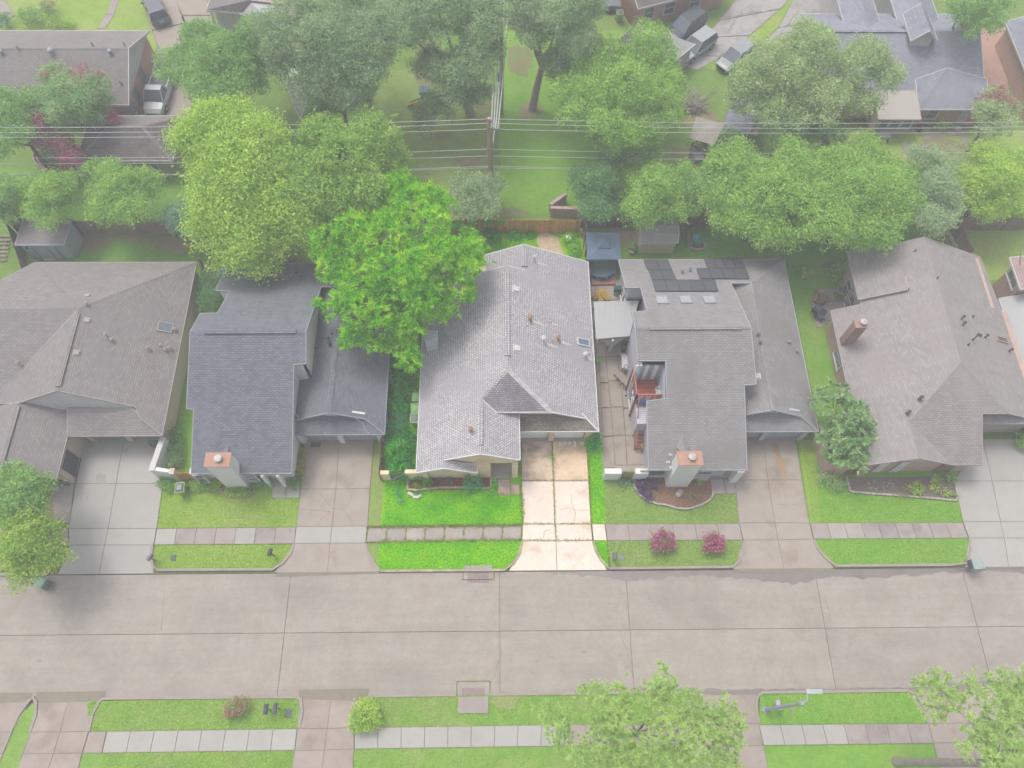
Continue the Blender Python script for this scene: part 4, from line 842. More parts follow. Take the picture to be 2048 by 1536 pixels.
# grey roof of the house at the top between the trees
t = thing('house', 'grey roofed house cut by the top edge behind the leafy tree', 'house', W(510, 20, 0))
a, b, c_, d_ = W(412, 20, 2.8), W(478, 26, 2.8), W(500, 0, 4.), W(430, -30, 3.6)
roof(t, [[a, b, c_, d_], [b, W(560, 60, 2.8), W(590, 10, 3.6), c_]], [sh_G, trim_white]); bb = W(480, 40, 0)
walls(t, [(a[0]+.5, a[1]+.5), (b[0]-.2, b[1]+.5), (b[0]-.2, b[1]+6), (a[0]+.5, a[1]+6)], 2.6, siding_w); MB().bar(W(434, 56, 0), (W(434, 56, 0)[0], W(434, 56, 0)[1], 2.7), .12).build('post', trim_white, t)
walls(t, [(b[0]+.2, b[1]), W(560, 75, 0)[:2], W(600, 20, 0)[:2], (b[0]+4, b[1]+6)], 2.6, brick_r)
t = thing('house', 'brick house with grey patio roof hidden between leafy trees', 'house', W(560, 150, 0))
a, b, c_, d_ = W(555, 128, 2.6), W(585, 100, 2.6), W(640, 130, 3.8), W(600, 240, 2.6)
roof(t, [[a, b, c_, d_]], [plain(176, 170, 168), trim_white]); walls(t, [W(536, 118, 0)[:2], W(572, 160, 0)[:2], W(640, 160, 0)[:2], W(600, 60, 0)[:2]], 2.4, brick_r)
t = thing('house', 'salmon brick house beside two parked cars at top centre', 'house', (17, 69, 0))
p0, p1 = W(1272, 57, 0)[:2], W(1440, 15, 0)[:2]; u = (p1-p0)/np.linalg.norm(p1-p0); v = np.array([-u[1], u[0]])
walls(t, [p0, p1, p1+v*8, p0+v*8], 2.7, brick_k)
e0, e1 = p0-u*.45-v*.45, p1+u*.4-v*.45; rz = 5.0
roof(t, [[(*e0, 2.75), (*e1, 2.75), (*(e1+v*4.5), rz), (*(e0+v*4.5), rz)], [(*(e0+v*4.5), rz), (*(e1+v*4.5), rz), (*(e1+v*9), 2.75), (*(e0+v*9), 2.75)]], [sh_H, trim_white])
L01 = np.linalg.norm(p1-p0)
for k in (.06, .30, .60): a, b = p0+u*L01*k, p0+u*L01*(k+.12); window(t, a, b, .9, 2.2, -v, 1, trim_white, glass_d)
t2 = thing('wooden_fence', 'brown board fence joining the salmon brick house corner', 'fence', W(1262, 50, 0)); boards(t2, W(1240, 22, 0), W(1268, 62, 0), 12, .08, 1.9, mat('brown_board', col(170, 126, 96), col(150, 108, 80), 3, rnd=.1))
t = thing('garage', 'small pale garage with pyramid roof in front of the brick house', 'garage', (14, 61, 0))
ap = W(1275, 48, 4.2); q = [W(1202, 108, 2.5), W(1318, 148, 2.5), W(1392, 88, 2.5), W(1262, 66, 2.5)]
roof(t, [([q[i], q[(i+1) % 4], ap], 0 if i else 1) for i in range(4)], [plain(188, 186, 188, .9), sh_H, trim_white])
c_ = sum(q)/4; walls(t, [(c_+(x-c_)*.93)[:2] for x in q], 2.45, siding_w)
# blue grey house top right
t = thing('house', 'blue grey shingle house with white dormer and brick rear wall at top right', 'house', (38, 59, 0))
zL = 5.3; yR = 59.6; kL = (5.3-2.6)/(59.6-53.6)
LFp = [(29.8, yR, zL), (44, yR, zL), (44, 53.6, 2.6)]; LBp = [(29.8, yR, zL), (44, yR, zL), (44, 65.2, 2.6)]
roof(t, [[(29.5, yR, zL), (44.1, yR, zL), (44.5, 53.6, 2.6), (29.5, 53.6, 2.6)], [(29.5, yR, zL), (29.5, 65.2, 2.6), (44.6, 65.2, 2.6), (44.1, yR, zL)],
         [(40.8, 56.2, 4.15), (38.0, 52.7, 2.6), (38.0, 55.5, 3.5)], [(40.8, 56.2, 4.15), (44.6, 52.7, 2.6), (44.6, 55.5, 3.5)], [(40.8, 56.2, 4.15), (44.6, 52.7, 2.6), (38.0, 52.7, 2.6)],
         [(34.3, 61., 4.7), (34.3, 72, 4.7), (32.6, 72, 3.9), (32.6, 61, 3.9)], [(34.3, 61., 4.7), (34.3, 72, 4.7), (36.2, 72, 3.7), (36.2, 61, 3.7)],
         [(40., 61.5, 4.5), (40., 72, 4.5), (38.0, 72, 3.6), (38.0, 61.5, 3.6)], [(40., 61.5, 4.5), (40., 72, 4.5), (42.2, 72, 3.4), (42.2, 61.5, 3.4)]], [sh_L, trim_white])
ridgevent(t, (30.5, yR, zL), (38, yR, zL), sh_L); ridgecap(t, (40, 61.5, 4.5), (40, 72, 4.5), sh_L); ridgecap(t, (34.3, 61, 4.7), (34.3, 72, 4.7), sh_L)
for e_ in ((38.0, 52.7, 2.6), (44.6, 52.7, 2.6)): ridgecap(t, (40.8, 56.2, 4.15), e_, sh_L, .14)
walls(t, rect(30.0, 54.1, 44.2, 64.8), 2.5, brick_r); walls(t, rect(38.4, 53.15, 44.3, 56), 2.48, brick_r); walls(t, rect(32.9, 64, 35.9, 71.6), 3.4, siding_w); walls(t, rect(38.3, 64, 41.9, 71.6), 3.2, siding_w)
sheet(t, [(29.62, 54.2, 2.6), (29.62, 65, 2.6), (29.62, yR, zL-.2)], (.1, 0, 0), siding_w)
window(t, (39.4, 53.14), (40.4, 53.14), 1.1, 2.2, (0, -1), 1); window(t, (42.6, 53.14), (43.3, 53.14), .9, 2.3, (0, -1), 1, trim_white, plain(190, 196, 204, .3))
dx, dy = 38.4, 58.3; walls(t, rect(dx-.85, dy, dx+.85, dy+2.6), 5.7, siding_w, z0=4.4, name='dormer_wall'); sheet(t, [(dx-.85, dy, 5.65), (dx+.85, dy, 5.65), (dx, dy, 6.5)], (0, .1, 0), siding_w, 'dormer_gable')
roof(t, [[(dx, dy-.3, 6.7), (dx, dy+3.2, 6.7), (dx-1.2, dy+3.2, 5.6), (dx-1.2, dy-.3, 5.6)], [(dx, dy-.3, 6.7), (dx, dy+3.2, 6.7), (dx+1.2, dy+3.2, 5.6), (dx+1.2, dy-.3, 5.6)]], [sh_L, trim_white], name='dormer_roof')
# sun room
sr = mat('sunroom_board', col(200, 184, 176), col(192, 174, 166), 1); srr = mat('sunroom_roof', col(200, 192, 184), col(196, 188, 180), .7, fine=.02)
roof(t, [[(34.2, 51.6, 2.5), (38.1, 51.6, 2.5), (38.1, 54.6, 3.05), (34.2, 54.6, 3.05)]], [srr, sr], name='sunroom_roof'); walls(t, rect(34.5, 52.0, 37.9, 54.4), 2.45, sr, name='sunroom_wall')
for k in range(3): window(t, (34.75+1.05*k, 51.99), (35.6+1.05*k, 51.99), 1.1, 2.2, (0, -1), 0, trim_white, glass_d)
t = thing('house', 'brick gabled house with pale grey roof at the top right corner', 'house', (52, 58, 0))
roof(t, [[(49.2, 53.4, 2.7), (49.2, 64, 2.7), (53.5, 64, 4.6), (53.5, 53.4, 4.6)], [(53.5, 53.4, 4.6), (53.5, 64, 4.6), (58, 64, 2.7), (58, 53.4, 2.7)]], [sh_L, trim_white])
walls(t, rect(49.5, 53.8, 57.6, 63.6), 2.6, brick_k); sheet(t, [(49.6, 53.7, 2.5), (57.5, 53.7, 2.5), (53.5, 53.7, 4.3)], (0, .1, 0), brick_k)
struct('brick_patio', MB().face([W(1955, 55, G+.03), W(1975, 205, G+.03), W(2018, 205, G+.03), W(2012, 55, G+.03)]), brick_r)
# ------------------------------------------------------------------ paths, drives and patios at the back
def slabpath(name, quads, m, jm=joint):
    r = structroot(name); b = MB()
    for q in quads: cq = sum(W(*x, G+.02) for x in q)/4; b.face([cq+(W(*x, G+.02)-cq)*1.04 for x in q][::-1])
    b.build('joint_bed', jm, r)
    for q in quads: quadgrid(r, [[(*q[0], G+.04), (*q[1], G+.04)], [(*q[3], G+.04), (*q[2], G+.04)]], None, m, gap=.04)
    return r
slabpath('back_driveway', [((272, -30), (338, -30), (372, 45), (305, 60)), ((305, 61), (373, 46), (400, 96), (318, 97)), ((340, -30), (400, -30), (425, 30), (362, 30)), ((362, 31), (425, 31), (450, 70), (385, 92)), ((316, 98), (400, 97), (380, 230), (290, 230))], conc_tan)
slabpath('garden_path', [((224, 0), (238, 0), (228, 28), (212, 28)), ((212, 29), (228, 29), (211, 57), (195, 57)), ((235, -30), (250, -30), (238, -1), (224, -1))], conc_walk)
slabpath('corner_driveway', [((-40, 20), (8, 0), (30, 30), (-10, 60))], conc_walk)
crk = mat('cracked_concrete', col(194, 190, 186), col(180, 174, 170), .9, fine=.1, bump=.2, stain=col(160, 156, 150), sscale=.6)
slabpath('cracked_driveway', [((1480, -10), (1600, -30), (1560, 18), (1440, 40)), ((1440, 41), (1558, 19), (1500, 70), (1410, 75)), ((1410, 76), (1498, 71), (1440, 112), (1385, 110)), ((1385, 111), (1440, 113), (1395, 140), (1350, 128))], crk)
slabpath('cracked_driveway', [((1600, -25), (1665, -30), (1640, 40), (1558, 55)), ((1556, 56), (1638, 41), (1615, 85), (1520, 95)), ((1520, 96), (1612, 86), (1560, 150), (1500, 130))], crk)
for k, P in enumerate([[(1440, 40), (1490, 30), (1560, 20)], [(1455, 70), (1470, 40), (1500, 10)], [(1530, 95), (1560, 70), (1620, 65)], [(1555, 90), (1565, 60), (1600, 20)], [(1410, 90), (1450, 95)]]): crackline('drive_crack', [W(*p) for p in P], .09, joint, G+.046, seed=k+20, jag=.15)
slabpath('back_patio', [((1640, 577), (1692, 578), (1690, 604), (1622, 602)), ((1622, 603), (1690, 605), (1672, 640), (1628, 640)), ((1628, 641), (1658, 641), (1646, 655), (1634, 655))], conc_walk)
for k, P in enumerate([[(1630, 590), (1660, 602), (1690, 603)], [(1660, 602), (1650, 612), (1662, 622), (1668, 636)], [(1650, 578), (1656, 600)]]): crackline('patio_joint', [W(*p) for p in P], .06, joint, G+.046, seed=k+40)
slabpath('side_terrace', [((1196, 715), (1211, 713), (1216, 765), (1200, 765)), ((1200, 766), (1216, 766), (1221, 815), (1203, 815)), ((1203, 816), (1221, 816), (1226, 872), (1205, 872)), ((1205, 873), (1226, 873), (1230, 935), (1208, 935)),
    ((1212, 713), (1234, 713), (1242, 761), (1217, 761)), ((1217, 763), (1242, 763), (1246, 813), (1222, 813)), ((1222, 815), (1246, 815), (1250, 870), (1227, 870)), ((1227, 872), (1250, 872), (1254, 930), (1231, 930)),
    ((1235, 713), (1262, 713), (1268, 815), (1247, 815)), ((1247, 817), (1290, 817), (1292, 870), (1251, 870)), ((1251, 872), (1292, 872), (1296, 930), (1255, 930)), ((1190, 572), (1262, 572), (1275, 600), (1192, 600))], lambda i, k: conc_tan)
bed([(1181, 560), (1270, 560), (1300, 940), (1204, 945)], conc_dark, G+.012, 'side_yard', dz=0)
slabpath('stepping_slabs', [((543, 965), (572, 964), (570, 996), (544, 996)), ((574, 970), (600, 968), (598, 996), (571, 996))], conc_pale)
slabpath('entry_slabs', [((996, 959), (1020, 959), (1020, 990), (996, 990)), ((1022, 969), (1039, 969), (1039, 989), (1022, 989))], conc_lot_old)
slabpath('entry_slabs', [((1420, 958), (1446, 958), (1452, 987), (1425, 988)), ((1448, 958), (1470, 960), (1473, 987), (1453, 987))], conc_walk)
slabpath('sunny_path', [((1860, 262), (1890, 262), (1880, 275), (1842, 280)), ((1892, 262), (1935, 262), (1940, 270), (1895, 272)), ((1918, 275), (1932, 274), (1950, 305), (1935, 305)), ((1800, 285), (1822, 285), (1840, 310), (1815, 312)), ((1838, 290), (1852, 288), (1868, 305), (1850, 312))], conc_walk)
slabpath('yard_slabs', [((1230, 462), (1262, 462), (1258, 474), (1228, 474)), ((1222, 476), (1236, 476), (1236, 484), (1222, 484)), ((1263, 468), (1276, 470), (1272, 480), (1262, 478))], conc_walk)
bed([(1248, 480), (1276, 482), (1276, 502), (1250, 500)], dirt, G+.03, 'bare_pad', dz=0)
slabpath('front_path', [((100, 955), (148, 965), (140, 1045), (110, 1045))], conc_walk)
# ------------------------------------------------------------------ fences and walls
fence('golden cedar board fence at the back of the vivid green lot', W(893, 467), W(1158, 467), 62, 1.85, wood_gold, seed=3)
fence('weathered grey board fence behind the grey shed and trees at left', W(38, 468), W(420, 470), 84, 1.8, wood_grey, seed=4)
fence('short grey board fence leaning beside the grey shed', W(66, 560, 0), W(36, 470), 22, 1.8, wood_grey, seed=5)
fence('dark board fence between the slate blue house and the bright house', (-8.35, 34.), W(768, 895), 60, 1.7, wood_grey, seed=6)
fence('thin brown board fence along the left kerb strip of the vivid lot', W(766, 890), W(762, 962), 12, 1.5, mat('brown_fence', col(176, 150, 132), col(158, 134, 116), 3, rnd=.1), seed=7)
fence('grey board fence at the back of the sunny yard far right', W(1896, 462), W(2110, 462), 44, 1.9, wood_grey, seed=8)
fence('grey board fence running beside the sunny yard behind the pale brown house', W(1898, 462), W(1925, 520), 20, 1.7, wood_grey, seed=9)
fence('board fence between the slate blue house and the brown house', W(408, 540), W(424, 590), 12, 1.7, wood_grey, seed=10)
fence('low dark board fence behind the grey house yard under the hedge trees', W(1162, 458), W(1420, 455), 60, 1.5, mat('dark_board', col(150, 128, 120), col(134, 112, 106), 3, rnd=.12), seed=11)
fence('dark side fence between the bright house and the terrace', (7.35, 35.9), (7.35, 41.), 30, 1.6, mat('brown_fence2', col(150, 112, 96), col(130, 98, 86), 3, rnd=.1), seed=12)
t = thing('garden_gate', 'grey slatted metal gate at the front corner of the bright house', 'gate', W(800, 960))
boards(t, W(784, 961, 0), W(812, 961, 0), 8, .1, 1.6, plain(122, 126, 118), th=.03, gap=.05, name='slat')
for z in (.3, 1.4): MB().bar(np.array(W(783, 960, z)), np.array([W(813, 961)[0], W(784, 961)[1], z]), .05).build('rail', plain(122, 126, 118), t)
t = thing('garden_wall', 'low cream wall pieces either side of the slatted gate', 'wall', W(820, 955))
a = W(762, 962)[:2]; walls(t, rect(W(766, 962)[0], W(780, 962)[1], W(783, 962)[0], W(780, 962)[1]+.3), 1.5, stucco_c, name='wall_piece'); walls(t, rect(W(814, 962)[0], W(820, 960)[1], -5.72, W(820, 960)[1]+.3), 1.5, stucco_c, name='wall_piece')
t = thing('garden_wall', 'white stucco courtyard wall between the brown and slate houses', 'wall', W(330, 920))
wa, wb, wc, wd = W(340, 893, 0), W(318, 957, 0), W(365, 968, 0), (0, 0)
z1 = 1.75
MB().prism([wa[:2], wb[:2], wb[:2]+[.3, .05], wa[:2]+[.3, 0]], 0, z1).build('wall_piece', stucco_w, t); MB().prism([wb[:2]+[.3, 0], wc[:2]+[-.1, .25], wc[:2]+[-.1, .5], wb[:2]+[.3, .3]], 0, z1-.01).build('wall_piece', stucco_w, t)
MB().prism(rect(wc[0]-.35, wc[1]+.15, wc[0], wc[1]+.6), 0, z1+.05).build('pillar', stucco_t, t); MB().prism([wa[:2]+[-.05, .05], wb[:2]+[-.06, -.05], wb[:2]+[.36, 0], wa[:2]+[.36, .05]], z1+.002, z1+.07).build('coping', trim_white, t)
t = thing('garden_gate', 'orange wooden gate between the stucco wall and the slate house', 'gate', W(378, 965))
boards(t, wc[:2]+[.05, .3], (W(396, 968)[0], wc[1]+.3), 8, .1, 1.6, wood_gold, name='slat')
MB().prism(rect(W(398, 966)[0]-.1, wc[1]+.15, W(398, 966)[0]+.35, wc[1]+.6), 0, 1.8).build('gate_post', stucco_w, t)
t = thing('garden_gate', 'mossy wooden gate beside the terrace and the low white walls', 'gate', W(1253, 955)); gy = W(1250, 958)[1]
boards(t, (W(1240, 958)[0], gy), (W(1264, 958)[0], gy), 8, .1, 1.5, mat('moss_board', col(178, 158, 110), col(160, 142, 98), 3, rnd=.08), name='slat')
t = thing('garden_wall', 'low white walls either side of the mossy gate by the terrace', 'wall', W(1225, 955))
walls(t, rect(W(1205, 958)[0], gy-.1, W(1238, 958)[0], gy+.3), 1.5, stucco_w, name='wall_piece'); walls(t, rect(W(1265, 958)[0], gy-.1, 10.7, gy+.3), 1.5, stucco_w, name='wall_piece')
t = thing('garden_wall', 'red brick courtyard wall beside the magnolia at the grey driveway', 'wall', W(1640, 900))
a, b, c_ = W(1622, 868, 0)[:2], W(1640, 950, 0)[:2], W(1680, 952, 0)[:2]
MB().prism([a, b, b+[.3, 0], a+[.3, 0]], 0, 1.7).build('wall_piece', brick_e, t); MB().prism([b+[.3, 0], c_, c_+[0, .3], b+[.3, .3]], 0, 1.69).build('wall_piece', brick_e, t)
MB().prism([c_+[1.75, .0], (26.44, c_[1]), (26.44, c_[1]+.3), c_+[1.75, .3]], 0, 1.69).build('wall_piece', brick_e, t)
boards(thing('garden_gate', 'dark red wooden gate in the brick courtyard wall', 'gate', (*c_, 0)), c_+[.05, .12], c_+[1.7, .12], 9, .1, 1.55, mat('red_gate', col(168, 112, 100), col(150, 96, 88), 3, rnd=.08), name='slat')
t = thing('block_wall', 'low grey brown block wall corner on the green behind the cedar fence', 'wall', W(1125, 425))
blk = mat('block', col(214, 192, 180), col(196, 174, 164), 2, rnd=.1, fine=.15); p, q, r_ = W(1100, 432)[:2], W(1158, 434)[:2], W(1130, 404)[:2]
for a, b, n in ((p, q, 7), (p+[0, .35], r_, 6)):
    for lay in range(3):
        for k in range(n): s0, s1 = a+(b-a)*(k/n), a+(b-a)*((k+.96)/n); MB().bar((*s0, .3+lay*.37), (*s1, .3+lay*.37), .3, .35).build('block', blk, t)
t = thing('stone_wall', 'old brick retaining wall below the hedge trees', 'wall', W(1200, 450))
for k in range(22): x = W(1166, 462)[0]+.44*k; MB().box((x, W(1166, 462)[1]+.5+.05*math.sin(k*2), .35), (.42, .3, .7)).build('stone', mat('stone_r', col(168, 140, 130), col(150, 128, 122), 2, rnd=.12, fine=.2) if 'stone_r' not in bpy.data.materials else bpy.data.materials['stone_r'], t)
# ------------------------------------------------------------------ sheds
t = thing('shed', 'blue grey wooden shed with grey roof in the back left yard', 'shed', (-37.5, 39, 0)); sb = mat('shed_board', col(190, 198, 208), col(182, 190, 200), 2); sb2 = mat('shed_board_side', col(150, 160, 168), col(142, 152, 160), 2)
roof(t, [[(-39.7, 38.15, 2.25), (-35.7, 38.15, 2.25), (-35.3, 40.5, 2.75), (-39.3, 40.5, 2.75)]], [sh_G, sb], .08)
walls(t, [(-39.4, 38.3), (-35.85, 38.3), (-35.55, 40.3), (-39.1, 40.3)], 2.2, sb)
for x in (-38.6, -37.4, -36.7): MB().box((x, 38.27, 1.1), (.05, .05, 2.1)).build('door_seam', sb2, t)
MB().box((-38.0, 38.2, .12), (.9, .08, .1)).build('sill', trim_white, t); MB().box((-39.0, 38.25, 1.75), (.15, .08, .15)).build('vent', black, t)
t = thing('shed', 'cream ribbed metal barn shed on the grass behind the solar roof', 'shed', (13.2, 40, 0)); cm = mat('cream_metal', col(234, 226, 206), col(224, 216, 196), 1.5); rm_ = mat('shed_roof_felt', col(180, 176, 172), col(166, 162, 160), 1.5, fine=.1)
y0, y1, xa, xb = 38.7, 41.0, 11.75, 14.75
walls(t, rect(xa, y0, xb, y1), 1.75, cm)
for k in range(24): x = xa+.08+k*(xb-xa-.1)/23.5; MB().box((x, y0-.012, .92), (.045, .025, 1.65)).build('rib', cm, t)
roof(t, [[(xa-.12, y0-.1, 1.75), (xb+.12, y0-.1, 1.75), (xb+.12, y0+.45, 2.35), (xa-.12, y0+.45, 2.35)], [(xa-.12, y0+.45, 2.35), (xb+.12, y0+.45, 2.35), (xb+.12, y0+1.15, 2.6), (xa-.12, y0+1.15, 2.6)],
         [(xa-.12, y0+1.15, 2.6), (xb+.12, y0+1.15, 2.6), (xb+.12, y0+1.85, 2.35), (xa-.12, y0+1.85, 2.35)], [(xa-.12, y0+1.85, 2.35), (xb+.12, y0+1.85, 2.35), (xb+.12, y1+.1, 1.75), (xa-.12, y1+.1, 1.75)]], [rm_, cm], .05)
for xx in (xa, xb): sheet(t, [(xx, y0, 1.7), (xx, y1, 1.7), (xx, y0+1.85, 2.3), (xx, y0+1.15, 2.55), (xx, y0+.45, 2.3)], (.04*(-1 if xx == xb else 1), 0, 0), cm)
t = thing('open_shed', 'open weathered shed with ribbed roof full of bicycles and scrap', 'shed', (18.2, 50, 0))
roof(t, [[W(1380, 277, 2.3), W(1428, 290, 2.3), W(1450, 248, 2.7), W(1392, 232, 2.7)]], [mat('old_tin', col(196, 190, 186), col(180, 172, 166), 1.2, fine=.1, stain=col(170, 154, 140)), wood_grey], .06)
for p in ((1377, 318), (1420, 326), (1447, 290), (1392, 285)): q = W(*p); MB().bar((q[0], q[1], 0), (q[0], q[1], 2.25), .12).build('post', wood_grey, t)
walls(t, [W(1397, 283, 0)[:2], W(1445, 296, 0)[:2], W(1445, 293, 0)[:2], W(1397, 280, 0)[:2]], 2.1, wood_grey, name='back_wall')
tb = thing('work_table', 'grey topped table standing inside the open shed', 'table', W(1396, 312)); q = W(1396, 308, .8); MB().box((q[0], q[1], .8), (1.0, 1.4, .05), .25).build('tabletop', plain(160, 158, 166), tb)
for sx in (-.4, .4):
    for sy in (-.6, .6): MB().box((q[0]+sx, q[1]+sy, .39), (.06, .06, .77)).build('leg', wood_grey, tb)
t = thing('shed', 'low grey roofed outbuilding under the big grey green tree', 'shed', W(1480, 250))
roof(t, [[W(1440, 262, 2.4), W(1500, 268, 2.4), W(1520, 215, 3.0), W(1462, 205, 3.0)], [W(1520, 215, 3.0), W(1462, 205, 3.0), W(1470, 185, 2.4), W(1525, 190, 2.4)]], [sh_L, wood_grey]); walls(t, [W(1447, 300, 0)[:2], W(1500, 305, 0)[:2], W(1520, 250, 0)[:2], W(1470, 245, 0)[:2]], 2.2, wood_grey)
# ------------------------------------------------------------------ canopy, pool, deck
t = thing('gazebo', 'blue fabric canopy tent over the round pool', 'gazebo', (8.5, 37.9, 0)); blu = mat('blue_canvas', col(116, 136, 158), col(106, 126, 148), 1.2)
q = [(7.1, 39.2, 2.4), (9.85, 39.2, 2.4), (9.9, 36.6, 2.3), (7.1, 36.6, 2.3)]; c_ = np.array([8.5, 37.9, 2.95]); qi = [tuple(c_+(np.array(p)-c_)*.34+[0, 0, -.05]) for p in q]; mb = MB()
for i in range(4): j = (i+1) % 4; mb.face([q[j], q[i], qi[i], qi[j]]); mb.face([q[i], q[j], (*q[j][:2], q[j][2]-.2), (*q[i][:2], q[i][2]-.2)])
mb.build('canopy', blu, t); mb = MB(); ap = (8.5, 37.9, 3.35); qt = [tuple(np.array(p)+[(p[0]-8.5)*.12, (p[1]-37.9)*.12, .1]) for p in qi]
for i in range(4): j = (i+1) % 4; mb.face([qt[j], qt[i], ap])
mb.build('vent_top', blu, t)
for p in q: MB().bar((*p[:2], .1), (*p[:2], 2.3), .06).build('leg', dark_metal, t)
t = thing('pool', 'blue above ground pool under the canopy', 'pool', (8.5, 37.3, 0)); mb = MB(); n = 20; P = [(8.45+1.35*math.cos(2*math.pi*k/n), 37.2+1.35*math.sin(2*math.pi*k/n)) for k in range(n)]
for k in range(n): j = (k+1) % n; mb.face([(*P[k], .1), (*P[j], .1), (*P[j], .85), (*P[k], .85)])
mb.build('pool_wall', plain(66, 118, 168), t); MB().face([(*p, .72) for p in P]).build('water', mat('pool_water', col(120, 148, 150), col(110, 138, 140), 1, rough=.1), t)
mb = MB(); mb.tube([(*p, .87) for p in P+[P[0]]], .04, 6); mb.build('rim', plain(90, 140, 190), t)
for k in range(0, n, 2): MB().bar((P[k][0]*1.004, P[k][1]-.02, .1), (P[k][0], P[k][1]-.02, .8), .035).build('strut', trim_white, t)
fl = thing('pool_float', 'green inflatable float lying in the pool', 'pool toy', W(1206, 523, .8)); fc = W(1206, 524, .8); mb = MB()
mb.tube([(fc[0]+.5*math.cos(a), fc[1]+.35*math.sin(a), .82) for a in np.linspace(0, 2*math.pi, 13)], .13, 7); mb.build('ring', plain(92, 172, 110, .4), fl); MB().lathe((fc[0]+.1, fc[1], .8), [(.2, 0), (.22, .12), (.1, .3)], 8).build('seat', plain(120, 190, 150, .4), fl)
t = thing('deck', 'red stained wooden deck beside the pool', 'deck', W(1205, 555))
a, b, c_, d_ = W(1181, 530, .3), W(1236, 528, .3), W(1231, 568, .3), W(1182, 569, .3)
for k in range(16):
    p, q = lerp(a, b, k/16), lerp(a, b, (k+.9)/16); r_, s_ = lerp(d_, c_, (k+.9)/16), lerp(d_, c_, k/16)
    mb = MB(); mb.prism([p[:2], q[:2], r_[:2], s_[:2]], .2, .3).build('board', wood_pink, t)
t = thing('balcony_deck', 'red wooden balcony deck in the roof recess with stairs', 'deck', W(1295, 775)); zD = 2.95
a, b, c_, d_ = W(1263, 747, zD), W(1320, 747, zD), W(1333, 800, zD), W(1270, 801, zD)
for k in range(18):
    p, q = lerp(a, d_, k/18), lerp(a, d_, (k+.88)/18); s_, r_ = lerp(b, c_, k/18), lerp(b, c_, (k+.88)/18)
    MB().prism([p[:2], s_[:2], r_[:2], q[:2]], zD-.08, zD).build('board', wood_red, t)
rl = wood_pink
for p, q in ((a, d_), (d_, c_)):
    for z in (1.0, .55, .15): MB().bar((p[0], p[1], zD+z), (q[0], q[1], zD+z), .09 if z == 1 else .05, .05).build('rail', rl, t)
    for k in range(5): e = lerp(p, q, k/4); MB().bar((e[0], e[1], zD-.3), (e[0], e[1], zD+1.03), .1).build('post', rl, t)
for k in range(14): e = lerp(a, d_, (k+.5)/14); MB().bar((e[0], e[1], zD+.1), (e[0], e[1], zD+1.), .035).build('baluster', rl, t)
for p in (a, d_): MB().bar((p[0], p[1], .1), (p[0], p[1], zD-.1), .14).build('post', rl, t)
s0 = np.array(d_)+[.15, -.1, 0]
for k in range(13): MB().box((s0[0]+.62, s0[1]-.12-.2*k, zD-.2-.205*k), (1.1, .24, .04)).build('tread', rl, t)
for dx in (.02, 1.22): MB().bar((s0[0]+dx, s0[1], zD-.15), (s0[0]+dx, s0[1]-2.65, .15), .06, .22).build('stringer', rl, t)
MB().bar((s0[0], s0[1], zD+.9), (s0[0]+.0, s0[1]-2.65, 1.05), .07).build('rail', rl, t); MB().bar((s0[0], s0[1]-2.65, .1), (s0[0], s0[1]-2.65, 1.1), .1).build('post', rl, t)
def chair(label, c, rz, m, frame):
    t = thing('patio_chair', label, 'chair', c); R_ = Matrix.Rotation(rz, 3, 'Z'); at = lambda x, y, z: Vector(c)+R_ @ Vector((x, y, z))
    MB().box(at(0, 0, .42), (.55, .52, .05), rz).build('seat', m, t); MB().box(at(0, .28, .72), (.55, .06, .55), rz, tilt=Matrix.Rotation(-.25, 3, 'X')).build('backrest', m, t)
    for sx in (-.25, .25):
        for sy in (-.23, .25): MB().bar(at(sx, sy, 0), at(sx, sy, .4 if sy > 0 else .62), .045).build('leg', frame, t)
        MB().bar(at(sx*1.1, -.25, .63), at(sx*1.1, .27, .66), .06, .03).build('armrest', frame, t)
chair('turquoise patio chair by the balcony wall, the upper one', W(1312, 755, zD), -2.2, plain(112, 196, 186), plain(176, 214, 206))
chair('pale mint patio chair at the front of the balcony', W(1316, 788, zD), -1.5, plain(186, 212, 204), trim_white)
t = thing('storage_tub', 'blue plastic tub at the top of the balcony stairs', 'tub', W(1284, 803, zD)); q = W(1285, 804, 2.6); mb = MB(); mb.prism(rect(q[0]-.4, q[1]-.25, q[0]+.4, q[1]+.25), q[2], q[2]+.35); mb.build('tub_body', plain(82, 112, 160), t); MB().prism(rect(q[0]-.44, q[1]-.29, q[0]+.44, q[1]+.29), q[2]+.352, q[2]+.4).build('lid', plain(96, 128, 176), t)
